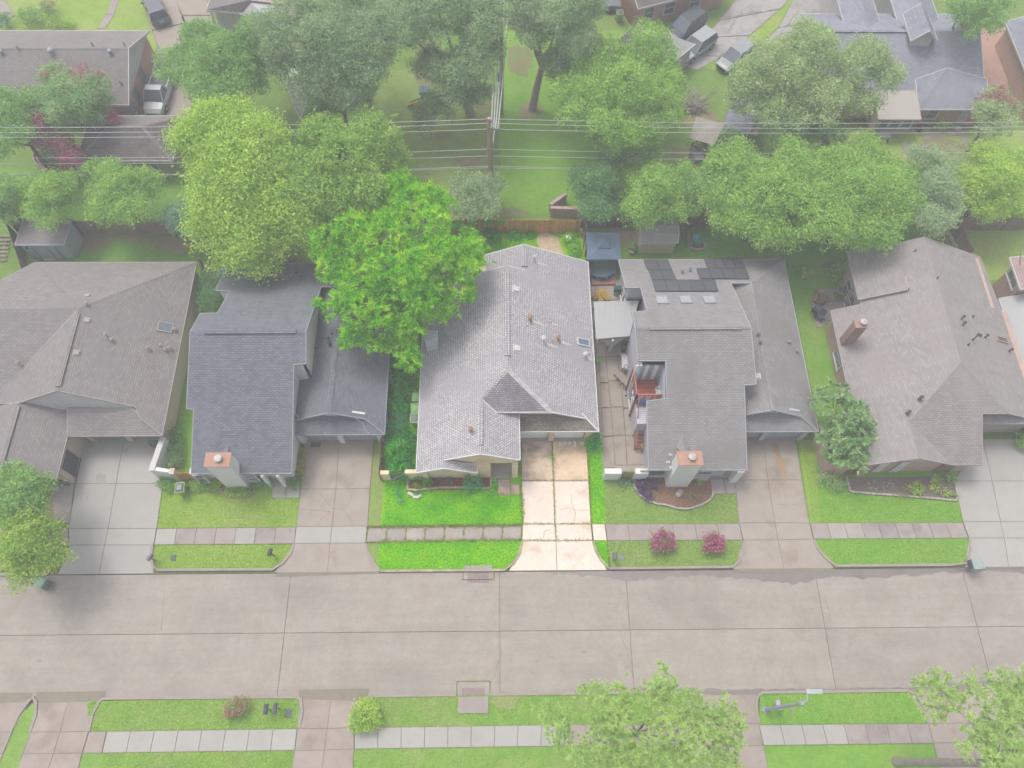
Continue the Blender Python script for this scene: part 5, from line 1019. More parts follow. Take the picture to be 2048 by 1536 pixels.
# ------------------------------------------------------------------ trees and shrubs: every leaf a face of its own
def unit(v): return v/(np.linalg.norm(v, axis=-1, keepdims=True)+1e-9)
def leaves(lobes, n, ll, lw, m=12, csz=.3, rosette=False, zmin=-.35, flat=.85, rng=RNG, hollow=.74):
    L = np.array(lobes, float); wt = L[:, 3]**2; nc = max(4, n//m)
    li = rng.choice(len(L), nc, p=wt/wt.sum()); d = unit(rng.normal(size=(nc, 3))); low = d[:, 2] < zmin; d[low, 2] *= -1
    rr = rng.uniform(hollow, 1.06, nc)*L[li, 3]*np.where(rng.random(nc) < .22, rng.uniform(1.05, 1.42, nc), 1.); P = L[li, :3]+d*rr[:, None]*np.array([1, 1, flat])
    keep = np.ones(nc, bool)
    for k in range(len(L)): keep &= ~((np.linalg.norm(P-L[k, :3], axis=1) < L[k, 3]*.62) & (li != k))
    P, d = P[keep], d[keep]; nc = len(P)
    P = np.repeat(P, m, 0); D = np.repeat(d, m, 0); N = len(P); rv = unit(rng.normal(size=(N, 3)))
    if rosette:
        dirs = unit(D*.55+rv+np.array([0, 0, .3])); base = P+rng.normal(size=(N, 3))*csz*.18
    else:
        base = P+rng.normal(size=(N, 3))*csz; dirs = unit(rv+D*.5)
    s = unit(np.cross(dirs, unit(D+.5*rng.normal(size=(N, 3))+np.array([0, 0, .6])))); sc_ = rng.uniform(.65, 1.25, (N, 1)); l_ = ll*sc_; w_ = lw*sc_
    droop = np.zeros((N, 3)); droop[:, 2] = -.12*l_[:, 0]
    V = np.empty((N, 3, 3)); V[:, 0] = base+s*w_*.5; V[:, 1] = base+dirs*l_+droop; V[:, 2] = base-s*w_*.5
    return V.reshape(-1, 3), np.arange(N*3).reshape(-1, 3)
def split(lobes, seed=1, k=6, fr=.52, core=.72):
    r = np.random.default_rng(seed); out = []
    for x, y, z, R_ in lobes:
        if R_ < .9: out.append((x, y, z, R_)); continue
        for q in range(k):
            d = unit(r.normal(size=3)); d[2] = d[2]*.6+.15; out.append((*(np.array((x, y, z))+d*R_*r.uniform(.45, .8)), R_*fr*r.uniform(.65, 1.25)))
        for q in range(4):
            d = unit(r.normal(size=3)); d[2] = abs(d[2])*.5-.1; out.append((*(np.array((x, y, z))+d*R_*r.uniform(.95, 1.22)), R_*r.uniform(.16, .3)))
        out.append((x, y, z+.1*R_, R_*core))
    return out
def Lb(px, py, z, r): c = W(px, py, z); return (c[0], c[1], z, r*mpp(px, py, z))
def blob(px, py, z, rx, ry, n, seed, zr=1., fr=.42):
    r = random.Random(seed); out = [Lb(px, py, z+zr*.6, min(rx, ry)*fr*1.25)]
    for k in range(n-1):
        t = 2.4*k+r.uniform(-.3, .3); q = math.sqrt((k+1)/n)*(1-fr*.75); out.append(Lb(px+rx*q*math.cos(t), py+ry*q*math.sin(t), max(.7, z+r.uniform(-zr, zr)), min(rx, ry)*fr*r.uniform(.75, 1.15)))
    return out
def tree(name, label, cat, lobes, lm, base=None, tr=.22, ll=.2, lw=.1, cov=2.5, m=12, csz=.2, rosette=False, bm=None, group=None, limbs=6, seed=1, cap=150000, zmin=-.2, trunk=True, extra=None, hollow=.74, flat=.85, fine_=True, core=.62, k6=6, fork=None):
    L = np.array(lobes, float); cen = (L[:, :3]*L[:, 3:]**2).sum(0)/(L[:, 3]**2).sum()
    b = np.array(base if base is not None else (cen[0], cen[1]), float); root = np.array([b[0], b[1], .08])
    t = thing(name, label, cat, root, group)
    n = int(min(cap, cov*(4*math.pi*L[:, 3]**2*.62).sum()/(ll*lw*.5)))
    lobes2 = split(lobes, seed, k6, .52, core) if fine_ else lobes
    V, F4 = leaves(lobes2, n, ll, lw, m, csz, rosette, zmin=zmin, hollow=hollow, flat=flat); rawmesh('crown', V, F4, lm, t, root)
    if trunk:
        r = random.Random(seed); mb = MB(); fork0 = np.array([b[0]*.6+cen[0]*.4, b[1]*.6+cen[1]*.4, max(.5, cen[2]*.5)])
        if fork is not None: fork = np.array([b[0], b[1], fork])
        else: fork = fork0
        mb.tube([root-[0, 0, .2], root+[0, 0, .15], (root+fork)/2+[r.uniform(-.1, .1), 0, 0], fork], [tr*1.5, tr*1.1, tr*.95, tr*.75], 8)
        for i in np.argsort(-L[:, 3])[:limbs]:
            e = L[i, :3]; md = (fork+e)/2+[r.uniform(-.3, .3), r.uniform(-.3, .3), -.15*L[i, 3]]; mb.tube([fork-[0, 0, .1], md, e+[0, 0, .3*L[i, 3]]], [tr*.55, tr*.35, tr*.1], 6)
            for q in range(2): a = r.uniform(0, 6.3); mb.tube([e-[0, 0, .1*L[i, 3]], e+np.array([math.cos(a), math.sin(a), .4])*L[i, 3]*.75], [tr*.22, .02], 5)
        mb.build('trunk', bm or bark, t, smooth=True)
    if extra:
        for nm, lb, mm, nn, l2, w2 in extra:
            V, F4 = leaves(lb, nn, l2, w2, 10, .14, False); rawmesh(nm, V, F4, mm, t, root)
    return t
def lm3(name, d, m_, l, k=1.88, **kw): return leafmat(name, col(*d, k), col(*m_, k), col(*l, k), **kw)
lf_vivid = lm3('leaves_vivid', (28, 102, 4), (104, 172, 10), (200, 228, 56), 2.5)
lf_vivid2 = lm3('leaves_vivid_soft', (100, 146, 58), (136, 172, 74), (180, 204, 102), 1.75)
lf_yellow = lm3('leaves_yellow_green', (116, 156, 60), (156, 188, 76), (204, 216, 102))
lf_lime = lm3('leaves_lime', (96, 144, 60), (136, 174, 78), (184, 210, 110))
lf_mid = lm3('leaves_mid', (90, 136, 68), (124, 164, 86), (170, 198, 118))
lf_olive = lm3('leaves_olive', (122, 148, 98), (150, 172, 116), (190, 200, 138))
lf_street = lm3('leaves_street', (96, 140, 62), (138, 172, 68), (200, 206, 84))
lf_oak = lm3('leaves_oak', (104, 134, 96), (128, 156, 112), (172, 184, 122))
lf_blue = lm3('leaves_blue_green', (100, 136, 112), (122, 156, 126), (150, 180, 146))
lf_pale = lm3('leaves_pale', (124, 150, 104), (146, 168, 122), (176, 192, 150))
lf_mag = lm3('leaves_magnolia', (104, 146, 92), (132, 168, 108), (172, 186, 126))
lf_pine = lm3('needles', (132, 160, 88), (160, 186, 106), (192, 208, 132), 1.95)
lf_dark = lm3('leaves_dark', (84, 126, 82), (104, 146, 88), (134, 166, 104))
lf_lot = lm3('leaves_lot_shrub', (30, 116, 28), (54, 150, 30), (118, 190, 60), 1.9)
lf_teal = lm3('leaves_teal', (60, 150, 90), (96, 180, 116), (150, 212, 150), 1.4)
lf_yflower = lm3('petals_yellow', (206, 196, 60), (214, 204, 80), (222, 214, 110), 1.1)
lf_pink = lm3('petals_pink', (196, 108, 140), (208, 126, 154), (220, 152, 174), 1.25); lf_rose = lm3('petals_coral', (190, 140, 126), (200, 150, 138), (206, 166, 150), 1.2)
lf_purple = lm3('leaves_purple', (112, 92, 128), (128, 106, 144), (150, 130, 164), 1.2); lf_tan = lm3('leaves_tan', (176, 164, 116), (188, 170, 126), (200, 180, 140), 1.25)
# the vivid tree over the middle house
T1 = [(790, 400, 8.5, 62), (850, 432, 9, 62), (735, 455, 8.5, 62), (800, 490, 9.5, 70), (880, 495, 8.5, 62), (935, 525, 7.5, 40), (700, 530, 8, 62), (765, 560, 8.5, 62), (840, 560, 8.5, 62), (910, 570, 7.2, 45), (690, 600, 7, 52), (745, 630, 6.8, 48), (815, 625, 7.2, 52), (880, 600, 6.6, 44), (712, 668, 5.6, 32), (800, 680, 5.8, 42), (828, 655, 5.8, 36), (818, 712, 4.8, 30), (668, 480, 8, 48), (945, 490, 7.5, 34), (740, 690, 5.2, 20), (780, 640, 6.6, 38)]
tree('leafy_tree', 'large vivid green tree overhanging the bright middle house', 'tree', [Lb(x, y, z+(i % 3-1)*.5, r*.88) for i, (x, y, z, r) in enumerate(T1)], lf_vivid, base=(-7.3, 33.5), tr=.34, ll=.36, lw=.08, cov=4.2, m=18, csz=.2, rosette=True, bm=bark_pale, cap=220000, core=.42, k6=7, limbs=12, hollow=.8)
tree('leafy_tree', 'tall light green tree rising directly behind the vivid one', 'tree', blob(690, 330, 9, 125, 120, 11, 3, 1.2), lf_vivid2, base=W(700, 520)[:2], tr=.32, ll=.26, lw=.12, limbs=9)
tree('sycamore_tree', 'yellow green sycamore leaning over the slate blue roof', 'tree', [Lb(*p) for p in [(400, 290, 9, 55), (455, 260, 10, 60), (520, 275, 10, 58), (480, 330, 10, 65), (560, 340, 9, 60), (420, 350, 8.5, 50), (520, 400, 8.5, 65), (450, 420, 8, 62), (590, 420, 8, 60), (410, 455, 7, 42), (490, 470, 7, 60), (560, 475, 6.5, 48), (470, 520, 6, 36), (530, 530, 5.6, 28), (620, 380, 8, 50), (640, 450, 7, 45)]], lf_yellow, base=W(582, 520)[:2], tr=.36, ll=.22, lw=.13, csz=.34, limbs=10, bm=bark_pale, cap=170000)
tree('leafy_tree', 'broad fresh green tree in front of the brick end wall', 'tree', blob(440, 130, 7.5, 138, 108, 12, 5, 1.3), lf_mid, tr=.3, limbs=9)
tree('oak_tree', 'dark grey green oak at the top, left of the lawn', 'tree', blob(655, 105, 9, 135, 140, 15, 6, 1.6), lf_oak, tr=.4, limbs=9, base=W(735, 195)[:2])
tree('oak_tree', 'smaller mid green tree under the dark oak beside the patio roof', 'tree', blob(675, 175, 6, 90, 75, 8, 16, .8), lf_mid, tr=.2)
tree('oak_tree', 'drooping dark oak with mossy branches left of the power poles', 'tree', [Lb(*p) for p in [(880, 40, 10, 70), (945, 60, 9, 60), (930, 130, 8, 55), (900, 160, 7, 48), (960, 20, 10, 50), (830, 20, 10, 55), (855, 130, 6, 36), (935, 185, 5.5, 40), (870, 215, 4.5, 34), (850, 238, 3, 28), (800, 60, 10, 50), (960, 110, 8, 45)]], lf_oak, tr=.4, base=W(940, 228)[:2], limbs=9, bm=bark_pale)
tree('tall_tree', 'tall bare trunked tree right of the power line', 'tree', [Lb(*p) for p in [(1120, 40, 9, 65), (1085, 20, 11, 50), (1150, 80, 8, 45), (1060, 60, 9, 42), (1110, 120, 6.5, 35), (1170, 20, 9, 45), (1120, 150, 5.5, 24), (1040, 20, 10, 45), (1130, -30, 11, 70)]], lf_pale, base=W(1065, 220)[:2], tr=.36, bm=bark_pale, limbs=8)
tree('leafy_tree', 'round bright leafy tree in front of the pyramid roofed garage', 'tree', blob(1245, 195, 6.5, 150, 130, 13, 8, 1.2), lf_lime, tr=.26, ll=.24, lw=.1, limbs=8)
tree('leafy_tree', 'lower half of the leafy clump by the open shed lawn', 'tree', blob(1258, 280, 4.5, 96, 58, 6, 18, .7), lf_mid, tr=.16)
tree('bush', 'dark blue green bushy tree at the block wall corner', 'bush', blob(1200, 372, 4, 68, 80, 8, 9, .9), lf_dark, tr=.14)
tree('hedge_tree', 'light green tree over the cream barn shed', 'tree', blob(1305, 380, 4.6, 112, 80, 8, 10, .9), lf_lime, tr=.18)
tree('hedge_tree', 'green tree in the row, right of the cream barn shed', 'tree', blob(1420, 382, 4.6, 98, 74, 7, 20, .9), lf_mid, tr=.18)
tree('hedge_tree', 'large lime tree in the row behind the solar panels', 'tree', blob(1535, 398, 5.5, 138, 118, 14, 11, 1.1), lf_lime, tr=.24, limbs=8)
tree('hedge_tree', 'wide light green tree at the right end of the rear row', 'tree', blob(1705, 395, 6, 142, 130, 15, 12, 1.2), lf_lime, tr=.26, limbs=8)
tree('hedge_tree', 'pale grey green tree between two brighter trees at the right rear', 'tree', blob(1858, 385, 5, 84, 92, 9, 13, .9), lf_pale, tr=.2)
tree('hedge_tree', 'yellow lime tree at the right edge above the grey fence', 'tree', blob(1985, 368, 5, 110, 84, 10, 14, .9), lf_yellow, tr=.22)
tree('leafy_tree', 'large grey green tree beside the blue grey roof', 'tree', [Lb(*p) for p in [(1620, 120, 9, 60), (1560, 140, 8.5, 58), (1700, 130, 8.5, 50), (1760, 145, 8, 40), (1500, 150, 8, 50), (1640, 190, 8, 60), (1560, 215, 7, 55), (1700, 200, 7, 45), (1480, 200, 6.5, 45), (1610, 90, 9.5, 40), (1735, 110, 9, 35)]], lf_olive, base=W(1650, 290)[:2], tr=.34, limbs=10, bm=bark_pale)
tree('leafy_tree', 'dense dark leafy tree below the grey green one', 'tree', blob(1590, 262, 5, 130, 48, 10, 15, .8), lf_mag, tr=.24)
tree('flowering_tree', 'small pinkish crape myrtle at the corner of the brick rear wall', 'tree', blob(1990, 230, 4.5, 52, 62, 8, 22, .8), lf_olive, tr=.14, extra=[('blossom', blob(1995, 205, 5, 45, 40, 6, 23, .5), lf_rose, 2600, .2, .14)])
tree('leafy_tree', 'bright tree over the brick gabled house at top right corner', 'tree', blob(1960, 25, 7, 85, 55, 9, 24, 1.), lf_mid, tr=.26)
tree('flowering_tree', 'green vine covered tree with coral flowers beside the taupe roof', 'tree', blob(140, 200, 5.5, 100, 72, 11, 25, 1.), lf_mag, tr=.2, extra=[('blossom', blob(150, 170, 6, 85, 48, 7, 26, .6), lf_rose, 1500, .18, .14)])
tree('flowering_tree', 'pink flowering crape myrtle by the dark garage', 'tree', [Lb(*p) for p in [(78, 245, 5, 26), (82, 270, 4.5, 24), (105, 285, 4, 24), (135, 290, 3.6, 22), (142, 312, 3, 24)]], lf_mid, tr=.12, cov=.7, extra=[('blossom', [Lb(*p) for p in [(76, 250, 5.2, 24), (90, 280, 4.2, 22), (125, 288, 3.8, 20), (145, 314, 3.2, 22), (225, 240, 4, 12), (200, 262, 3.4, 8)]], lf_pink, 5200, .2, .15)])
tree('leafy_tree', 'pale olive tree at the left edge beside the pink blossom', 'tree', blob(25, 240, 5.5, 62, 85, 9, 27, 1.), lf_mid, tr=.2)
tree('leafy_tree', 'green tree at the left end of the rear garden row', 'tree', blob(10, 402, 4, 56, 60, 6, 28, .7), lf_mid, tr=.16)
tree('leafy_tree', 'round green tree just above the grey shed', 'tree', blob(100, 392, 4.5, 72, 66, 8, 29, .8), lf_lime, tr=.18)
tree('leafy_tree', 'round lime tree in front of the dark garage', 'tree', blob(240, 388, 4.5, 90, 76, 9, 30, .8), lf_lime, tr=.18)
tree('bush', 'blue green rounded tree left of the yellow sycamore', 'tree', blob(372, 440, 3.2, 50, 50, 7, 31, .6), lf_blue, tr=.12)
tree('leafy_tree', 'pale grey green willowy tree in front of the wooden power pole', 'tree', blob(955, 390, 3.8, 82, 52, 9, 32, .8), lf_pale, tr=.18, lw=.11)
tree('street_tree', 'grey green street tree at the left edge of the pale driveway', 'tree', blob(45, 990, 5, 85, 62, 9, 33, .8), lf_mid, tr=.2, base=W(40, 1110)[:2])
tree('street_tree', 'yellow tinted street tree over the left kerb', 'tree', blob(60, 1085, 4.5, 78, 90, 10, 34, .8), lf_street, tr=.2, base=W(55, 1150)[:2])
tree('magnolia_tree', 'glossy magnolia between the grey and pale brown houses', 'tree', [Lb(*p) for p in [(1668, 815, 3.4, 42), (1700, 845, 3.4, 42), (1665, 865, 3, 40), (1720, 865, 3, 26), (1690, 900, 2.6, 40), (1660, 900, 2.2, 22)]], lf_mag, tr=.14, ll=.36, lw=.17, rosette=True, csz=.25)
for (nm, lab, pts, b) in (('pine_tree', 'thin pine crown in front of the south pavement, bottom centre', [(1120, 1450, 9, 34), (1090, 1425, 9, 24), (1180, 1385, 10, 28), (1225, 1425, 10.5, 50), (1200, 1470, 10, 46), (1290, 1400, 11, 34), (1345, 1390, 11, 48), (1390, 1430, 11, 56), (1340, 1455, 11, 60), (1440, 1445, 10.5, 44), (1300, 1500, 10.5, 60), (1390, 1500, 11, 66), (1460, 1500, 10, 42), (1235, 1520, 10, 48), (1160, 1505, 9, 32), (1120, 1480, 9, 22)], None),
                          ('pine_tree', 'open branched pine at bottom right with tall pale trunk seen from above', [(1875, 1388, 10, 40), (1848, 1378, 10, 24), (1950, 1378, 10.5, 30), (2010, 1392, 11, 42), (1985, 1440, 11.5, 44), (1965, 1478, 12, 40), (2040, 1430, 11.5, 48), (1868, 1422, 10, 26), (2030, 1510, 12, 52), (1915, 1405, 10.5, 26), (2060, 1380, 11, 40), (2000, 1520, 12.5, 40), (1930, 1500, 12.5, 22)], (1790, 1524))):
    lob = [Lb(*p) for p in pts]
    tree(nm, lab, 'tree', lob, lf_pine, base=(W(*b)[:2] if b else None), fork=(12. if b else None), tr=(.24 if b else .15), ll=.26, lw=.036, cov=2.3, m=24, csz=.15, rosette=True, bm=bark_pale, limbs=8, cap=200000, zmin=-.8, hollow=.3)
# shrubs
def shrub(name, label, lobes, lm, n=None, ll=.16, lw=.09, cov=1.2, extra=None, cat='shrub', group=None, rosette=False, csz=.1, trunk=False, cap=9000): return tree(name, label, cat, lobes, lm, tr=.05, ll=ll, lw=lw, cov=cov, m=8, csz=csz, trunk=trunk, extra=extra, cap=cap, group=group, rosette=rosette, limbs=4)
shrub('clipped_bush', 'round clipped yellow green bush at the south pavement', [Lb(730, 1430, .8, 27), Lb(720, 1442, .7, 20), Lb(742, 1440, .7, 20), Lb(730, 1418, .9, 20)], lf_yellow, cap=12000, ll=.13)
for px, py, lab in ((1324, 1083, 'pink flowering oleander on the verge, the wider one on the left'), (1427, 1087, 'pink flowering oleander on the verge, the smaller one on the right')):
    s = 1 if px < 1400 else .85
    lb = [Lb(px+dx*s, py+dy*s, z, r*s) for dx, dy, z, r in ((0, 6, .5, 15), (-12, -4, .9, 9), (12, -4, .9, 10), (-2, -14, 1.1, 9), (14, 8, .7, 9), (-14, 10, .7, 9), (0, 12, .6, 8))]
    shrub('flowering_shrub', lab, lb, lf_mid, ll=.22, lw=.06, cov=.9, rosette=True, extra=[('blossom', [(x, y, z+.12, r*.8) for x, y, z, r in lb[1:]], lf_pink, 1100, .15, .13)], group='pink oleanders on the verge', trunk=True)
shrub('shrub', 'loose shrub with reddish tips on the south left verge', [Lb(478, 1412, .5, 16), Lb(490, 1405, .6, 11), Lb(462, 1420, .4, 11), Lb(482, 1425, .4, 10)], lf_mid, cov=.6, extra=[('red_leaves', [Lb(468, 1418, .6, 16), Lb(482, 1412, .75, 12)], lf_rose, 500, .16, .09)])
shrub('ivy_hedge', 'tall ivy hedge filling the gap between brown and slate houses', [Lb(418+dx, y, 1.5, 17) for y, dx in ((560, 4), (578, 2), (596, -2), (612, -6), (600, 8), (568, -4), (585, 10))], lf_dark, cap=14000)
shrub('vine', 'green creeper on the inner side of the stucco courtyard wall', [Lb(x, y, .8, 10) for x, y in ((352, 868), (350, 885), (349, 905), (347, 925), (355, 915), (354, 895))], lf_dark)
shrub('bush', 'small dark bush at the corner of the stucco wall', [Lb(336, 972, .4, 12), Lb(324, 966, .35, 9)], lf_mid)
for k, (x, y) in enumerate(((398, 968), (412, 970), (424, 972), (437, 972))): pass
shrub('hedge', 'clipped low hedge left of the white chimney foot', [Lb(x, 971, .4, 9) for x in (392, 402, 412, 422, 432, 441)], lf_lime, ll=.12)
shrub('hedge', 'clipped low hedge in front of the white chimney foot', [Lb(x, 984, .35, 8) for x in (458, 467, 477, 486, 494)], lf_lime, ll=.12)
shrub('bush', 'dark shrub with white flowers left of the slate house porch', [Lb(525, 966, .5, 12), Lb(540, 962, .5, 10), Lb(515, 970, .4, 8)], lf_dark)
shrub('bush', 'dark shrub right of the pale stepping slabs', [Lb(586, 966, .45, 11), Lb(594, 958, .4, 8)], lf_dark)
for k, y in enumerate((905, 918, 932, 945)):
    shrub('flower_plant', ('yellow flowers by the slate driveway, nearest the garage', 'yellow flowers by the slate driveway, second from the garage', 'yellow flowers by the slate driveway, third from the garage', 'yellow flowers by the slate driveway, farthest from the garage')[k], [Lb(604-k*.8, y, .25, 6), Lb(601-k*.8, y+6, .2, 4)], lf_mid, extra=[('blossom', [Lb(604-k*.8, y, .35, 6)], lf_yflower, 160, .1, .08)], group='yellow flowers by the slate driveway')
shrub('fern_bush', 'feathery bright shrub against the fence in the vivid side yard', [Lb(792, 845, .9, 16), Lb(786, 860, .8, 15), Lb(800, 835, .8, 12)], lf_teal, ll=.4, lw=.05, rosette=True)
for x, y, z, r, lab in ((797, 768, 1.0, 24, 'dark green thicket high in the vivid side yard'), (794, 902, 1.0, 23, 'dense green shrub low in the vivid side yard'), (800, 934, .8, 20, 'green shrub just behind the slatted gate'), (792, 808, .9, 20, 'leafy weeds midway along the vivid side yard fence'), (792, 722, 1.1, 22, 'dark undergrowth below the vivid tree'), (812, 880, .5, 16, 'smaller bright shrub beside the side wall of the bright house')):
    shrub('bush', lab, [Lb(x, y, z, r), Lb(x+8, y+14, z*.8, r*.7), Lb(x-5, y-14, z*.8, r*.7), Lb(x+10, y-8, z*.6, r*.5)], lf_lot, cap=9000, cov=1.6, ll=.2, lw=.1)
shrub('bush', 'tropical shrub beside the bright garage door', [Lb(1186, 874, 1.2, 15), Lb(1180, 890, .9, 9), Lb(1192, 885, .9, 10)], lf_lot, ll=.34, lw=.13, rosette=True)
shrub('bush', 'feathery blue green shrub in the bed of the bright house', [Lb(944, 962, .7, 16), Lb(938, 972, .5, 11), Lb(953, 968, .5, 11)], lf_teal, ll=.3, lw=.07, rosette=True)
shrub('plant', 'broad leaved bright plant at the left end of the bed', [Lb(846, 969, .35, 14), Lb(857, 964, .3, 8)], lf_lot, ll=.4, lw=.08, rosette=True, csz=.05)
shrub('plant', 'purple leaved plant in the bed of the bright house', [Lb(876, 964, .2, 6)], lf_purple); shrub('plant', 'silvery plant in the bed of the bright house', [Lb(898, 963, .25, 7)], lf_blue, ll=.2, lw=.05, rosette=True)
shrub('plant', 'small weed growing in the drive joint of the bright house', [Lb(1106, 917, .1, 5)], lf_vivid, cap=300)
shrub('plant', 'pale leafy plants on the lawn left of the stone triangle', [Lb(800, 1000, .15, 13), Lb(795, 985, .12, 9), Lb(805, 1012, .1, 8)], lf_teal, cov=.35)
shrub('plant', 'purple groundcover on the left of the round mulch bed', [Lb(x, y, .15, r) for x, y, r in ((1280, 975, 10), (1290, 985, 11), (1300, 968, 9), (1297, 998, 9), (1287, 965, 8), (1275, 965, 7), (1308, 975, 7))], lf_purple)
shrub('plant', 'dark grey groundcover patch below the mossy gate', [Lb(1250, 966, .12, 9), Lb(1240, 964, .12, 7), Lb(1259, 963, .12, 6)], lf_blue); shrub('plant', 'bright green plant right of the grey chimney foot', [Lb(1395, 966, .25, 8)], lf_lime, rosette=True, ll=.22, lw=.08)
shrub('bush', 'tangled bush at the red gate beside the brick wall', [Lb(1655, 955, .5, 16), Lb(1668, 965, .4, 14), Lb(1645, 962, .4, 10), Lb(1680, 972, .3, 10)], lf_olive, cov=.8)
shrub('plant', 'spiky yellow green plant in the grey mulch bed', [Lb(1832, 978, .3, 13)], lf_yellow, rosette=True, ll=.4, lw=.05); shrub('plant', 'yellow leaved shrub at the right end of the mulch bed', [Lb(1872, 962, .4, 9), Lb(1868, 972, .3, 7)], lf_yellow)
shrub('plant', 'leafy clump beside the porch of the pale brown house', [Lb(1902, 957, .4, 9)], lf_mid); shrub('plant', 'flowering weeds at the front corner of the mulch bed', [Lb(1885, 985, .2, 9), Lb(1905, 990, .2, 8), Lb(1895, 996, .2, 6)], lf_yellow, cov=.6)
for x, y, lab in ((1745, 972, 'thin grassy plant left in the mulch bed'), (1775, 972, 'thin grassy plant midway in the mulch bed'), (1805, 985, 'orange tinged plant in the mulch bed')): shrub('plant', lab, [Lb(x, y, .2, 11)], lf_tan if x > 1800 else lf_pale, cov=.35, ll=.26, lw=.04, rosette=True)
shrub('bush', 'bright round shrub at the right picture edge by the garage', [Lb(2046, 882, .7, 14), Lb(2050, 895, .6, 12)], lf_lime)
shrub('bush', 'yellow weedy bush near the stone patio of the pale brown house', [Lb(1612, 545, .5, 10), Lb(1608, 555, .3, 7)], lf_yellow); shrub('bush', 'green shrub between the lime trees and the brown roof porch', [Lb(1672, 548, .9, 14), Lb(1682, 536, .8, 10), Lb(1686, 560, .8, 10)], lf_lime)
shrub('bush', 'rose shrub in the top left lawn', [Lb(60, 38, .8, 22), Lb(95, 28, .8, 16)], lf_mid); shrub('bush', 'pale shrub row on the lawn behind the taupe roof', [Lb(110, 45, .5, 14), Lb(135, 48, .5, 12)], lf_yellow); shrub('bush', 'dark green plant at the top left corner', [Lb(8, 48, .8, 14), Lb(12, 35, .8, 10)], lf_dark)
shrub('bush', 'purple grey bush on the top left lawn', [Lb(98, 14, .8, 14)], lf_tan)
shrub('bush', 'oleander bush at the corner of the blue grey roof', [Lb(1615, 50, 1.2, 14), Lb(1608, 65, .9, 12), Lb(1620, 38, 1., 10)], lf_dark); shrub('bush', 'round flowering shrub on the lawn at top right', [Lb(1690, 5, .5, 12)], lf_mid)
shrub('bush', 'leafy weeds beside the brick rear wall at right', [Lb(1880, 250, .5, 12), Lb(1895, 250, .5, 9)], lf_yellow); shrub('bush', 'dark rounded plant by the round patio wall at left', [Lb(98, 305, .8, 15), Lb(105, 312, .6, 12)], lf_dark)
shrub('bush', 'pale bush beside the grey green tree trunk', [Lb(1900, 320, 1.5, 28), Lb(1880, 335, 1.2, 22)], lf_pale, cov=.6); shrub('bush', 'dark weeds beside the open shed', [Lb(1445, 305, 1.6, 26), Lb(1460, 285, 2.2, 28), Lb(1440, 330, 1, 16)], lf_mag)
shrub('vine', 'creeper hanging over the cedar fence', [Lb(950, 448, 1.6, 7), Lb(975, 446, 1.6, 9), Lb(1000, 445, 1.6, 7), Lb(925, 450, 1.6, 10), Lb(905, 455, 1.5, 12)], lf_lot, cap=3000)
shrub('bush', 'weeds along the right side of the vivid backyard', [Lb(1140, 480, .3, 14), Lb(1150, 500, .3, 12), Lb(1145, 515, .25, 10)], lf_vivid, cap=4000); shrub('bush', 'weeds below the cedar fence at left', [Lb(960, 478, .3, 14), Lb(985, 475, .3, 16), Lb(1030, 472, .25, 12), Lb(1060, 470, .2, 8)], lf_lot, cap=4000)
shrub('bush', 'straggling shrub against the terrace wall at the bright roof edge', [Lb(1196, 722, 1.0, 7)], lf_dark)
# fallen limbs beside the open shed
t = thing('brush_pile', 'pile of bare cut limbs beside the open shed', 'brush pile', W(1390, 215)); r = random.Random(4); mb = MB()
for k in range(34):
    a = W(1372+r.uniform(-10, 30), 222+r.uniform(-12, 8), r.uniform(.1, .4)); b = W(1400+r.uniform(-38, 44), 178+r.uniform(-28, 44), r.uniform(.3, 1.5)); mb.tube([a, lerp(a, b, .5)+np.array([0, 0, .2]), b], [.06, .045, .015], 5)
mb.build('limbs', bark_pale, t)
# grass blades where the lawn is longest: the vivid lot
def blades(polys, n, h, wd, lm, name='long_grass', seed=5, lab='long vivid grass blades over the lawn of the bright lot'):
    rng = np.random.default_rng(seed); Vs = []
    for poly, share in polys:
        P = np.array([W(*p)[:2] for p in poly]); lo, hi = P.min(0), P.max(0); q = rng.uniform(lo, hi, (int(n*share*2.2), 2)); ins = np.zeros(len(q), bool); j = len(P)-1
        for i in range(len(P)):
            c = ((P[i, 1] > q[:, 1]) != (P[j, 1] > q[:, 1])) & (q[:, 0] < (P[j, 0]-P[i, 0])*(q[:, 1]-P[i, 1])/(P[j, 1]-P[i, 1]+1e-9)+P[i, 0]); ins ^= c; j = i
        Vs.append(q[ins][:int(n*share)])
    q = np.concatenate(Vs); N = len(q); a = rng.uniform(0, 6.283, N); d = np.stack([np.cos(a), np.sin(a)], 1); hh = h*rng.uniform(.5, 1.5, N); V = np.empty((N, 4, 3))
    V[:, 0, :2] = q-d*wd; V[:, 1, :2] = q+d*wd; V[:, :2, 2] = G; off = rng.normal(size=(N, 2))*h*.7; V[:, 2, :2] = q+d*wd*.3+off; V[:, 3, :2] = q-d*wd*.3+off; V[:, 2:, 2] = G+hh[:, None]
    V = V.reshape(-1, 3); o = rawmesh(name, V, np.arange(len(V)).reshape(-1, 4), lm, None, np.array([0., 0, 0])); o['kind'] = 'stuff'
    return tag(o, lab, 'grass')
lf_b1 = lm3('blades_lime', (124, 164, 54), (154, 186, 74), (194, 208, 112), 2.0, nscale=.4); lf_b2 = lm3('blades_green', (108, 160, 50), (134, 178, 66), (174, 198, 96), 2.0, nscale=.4)
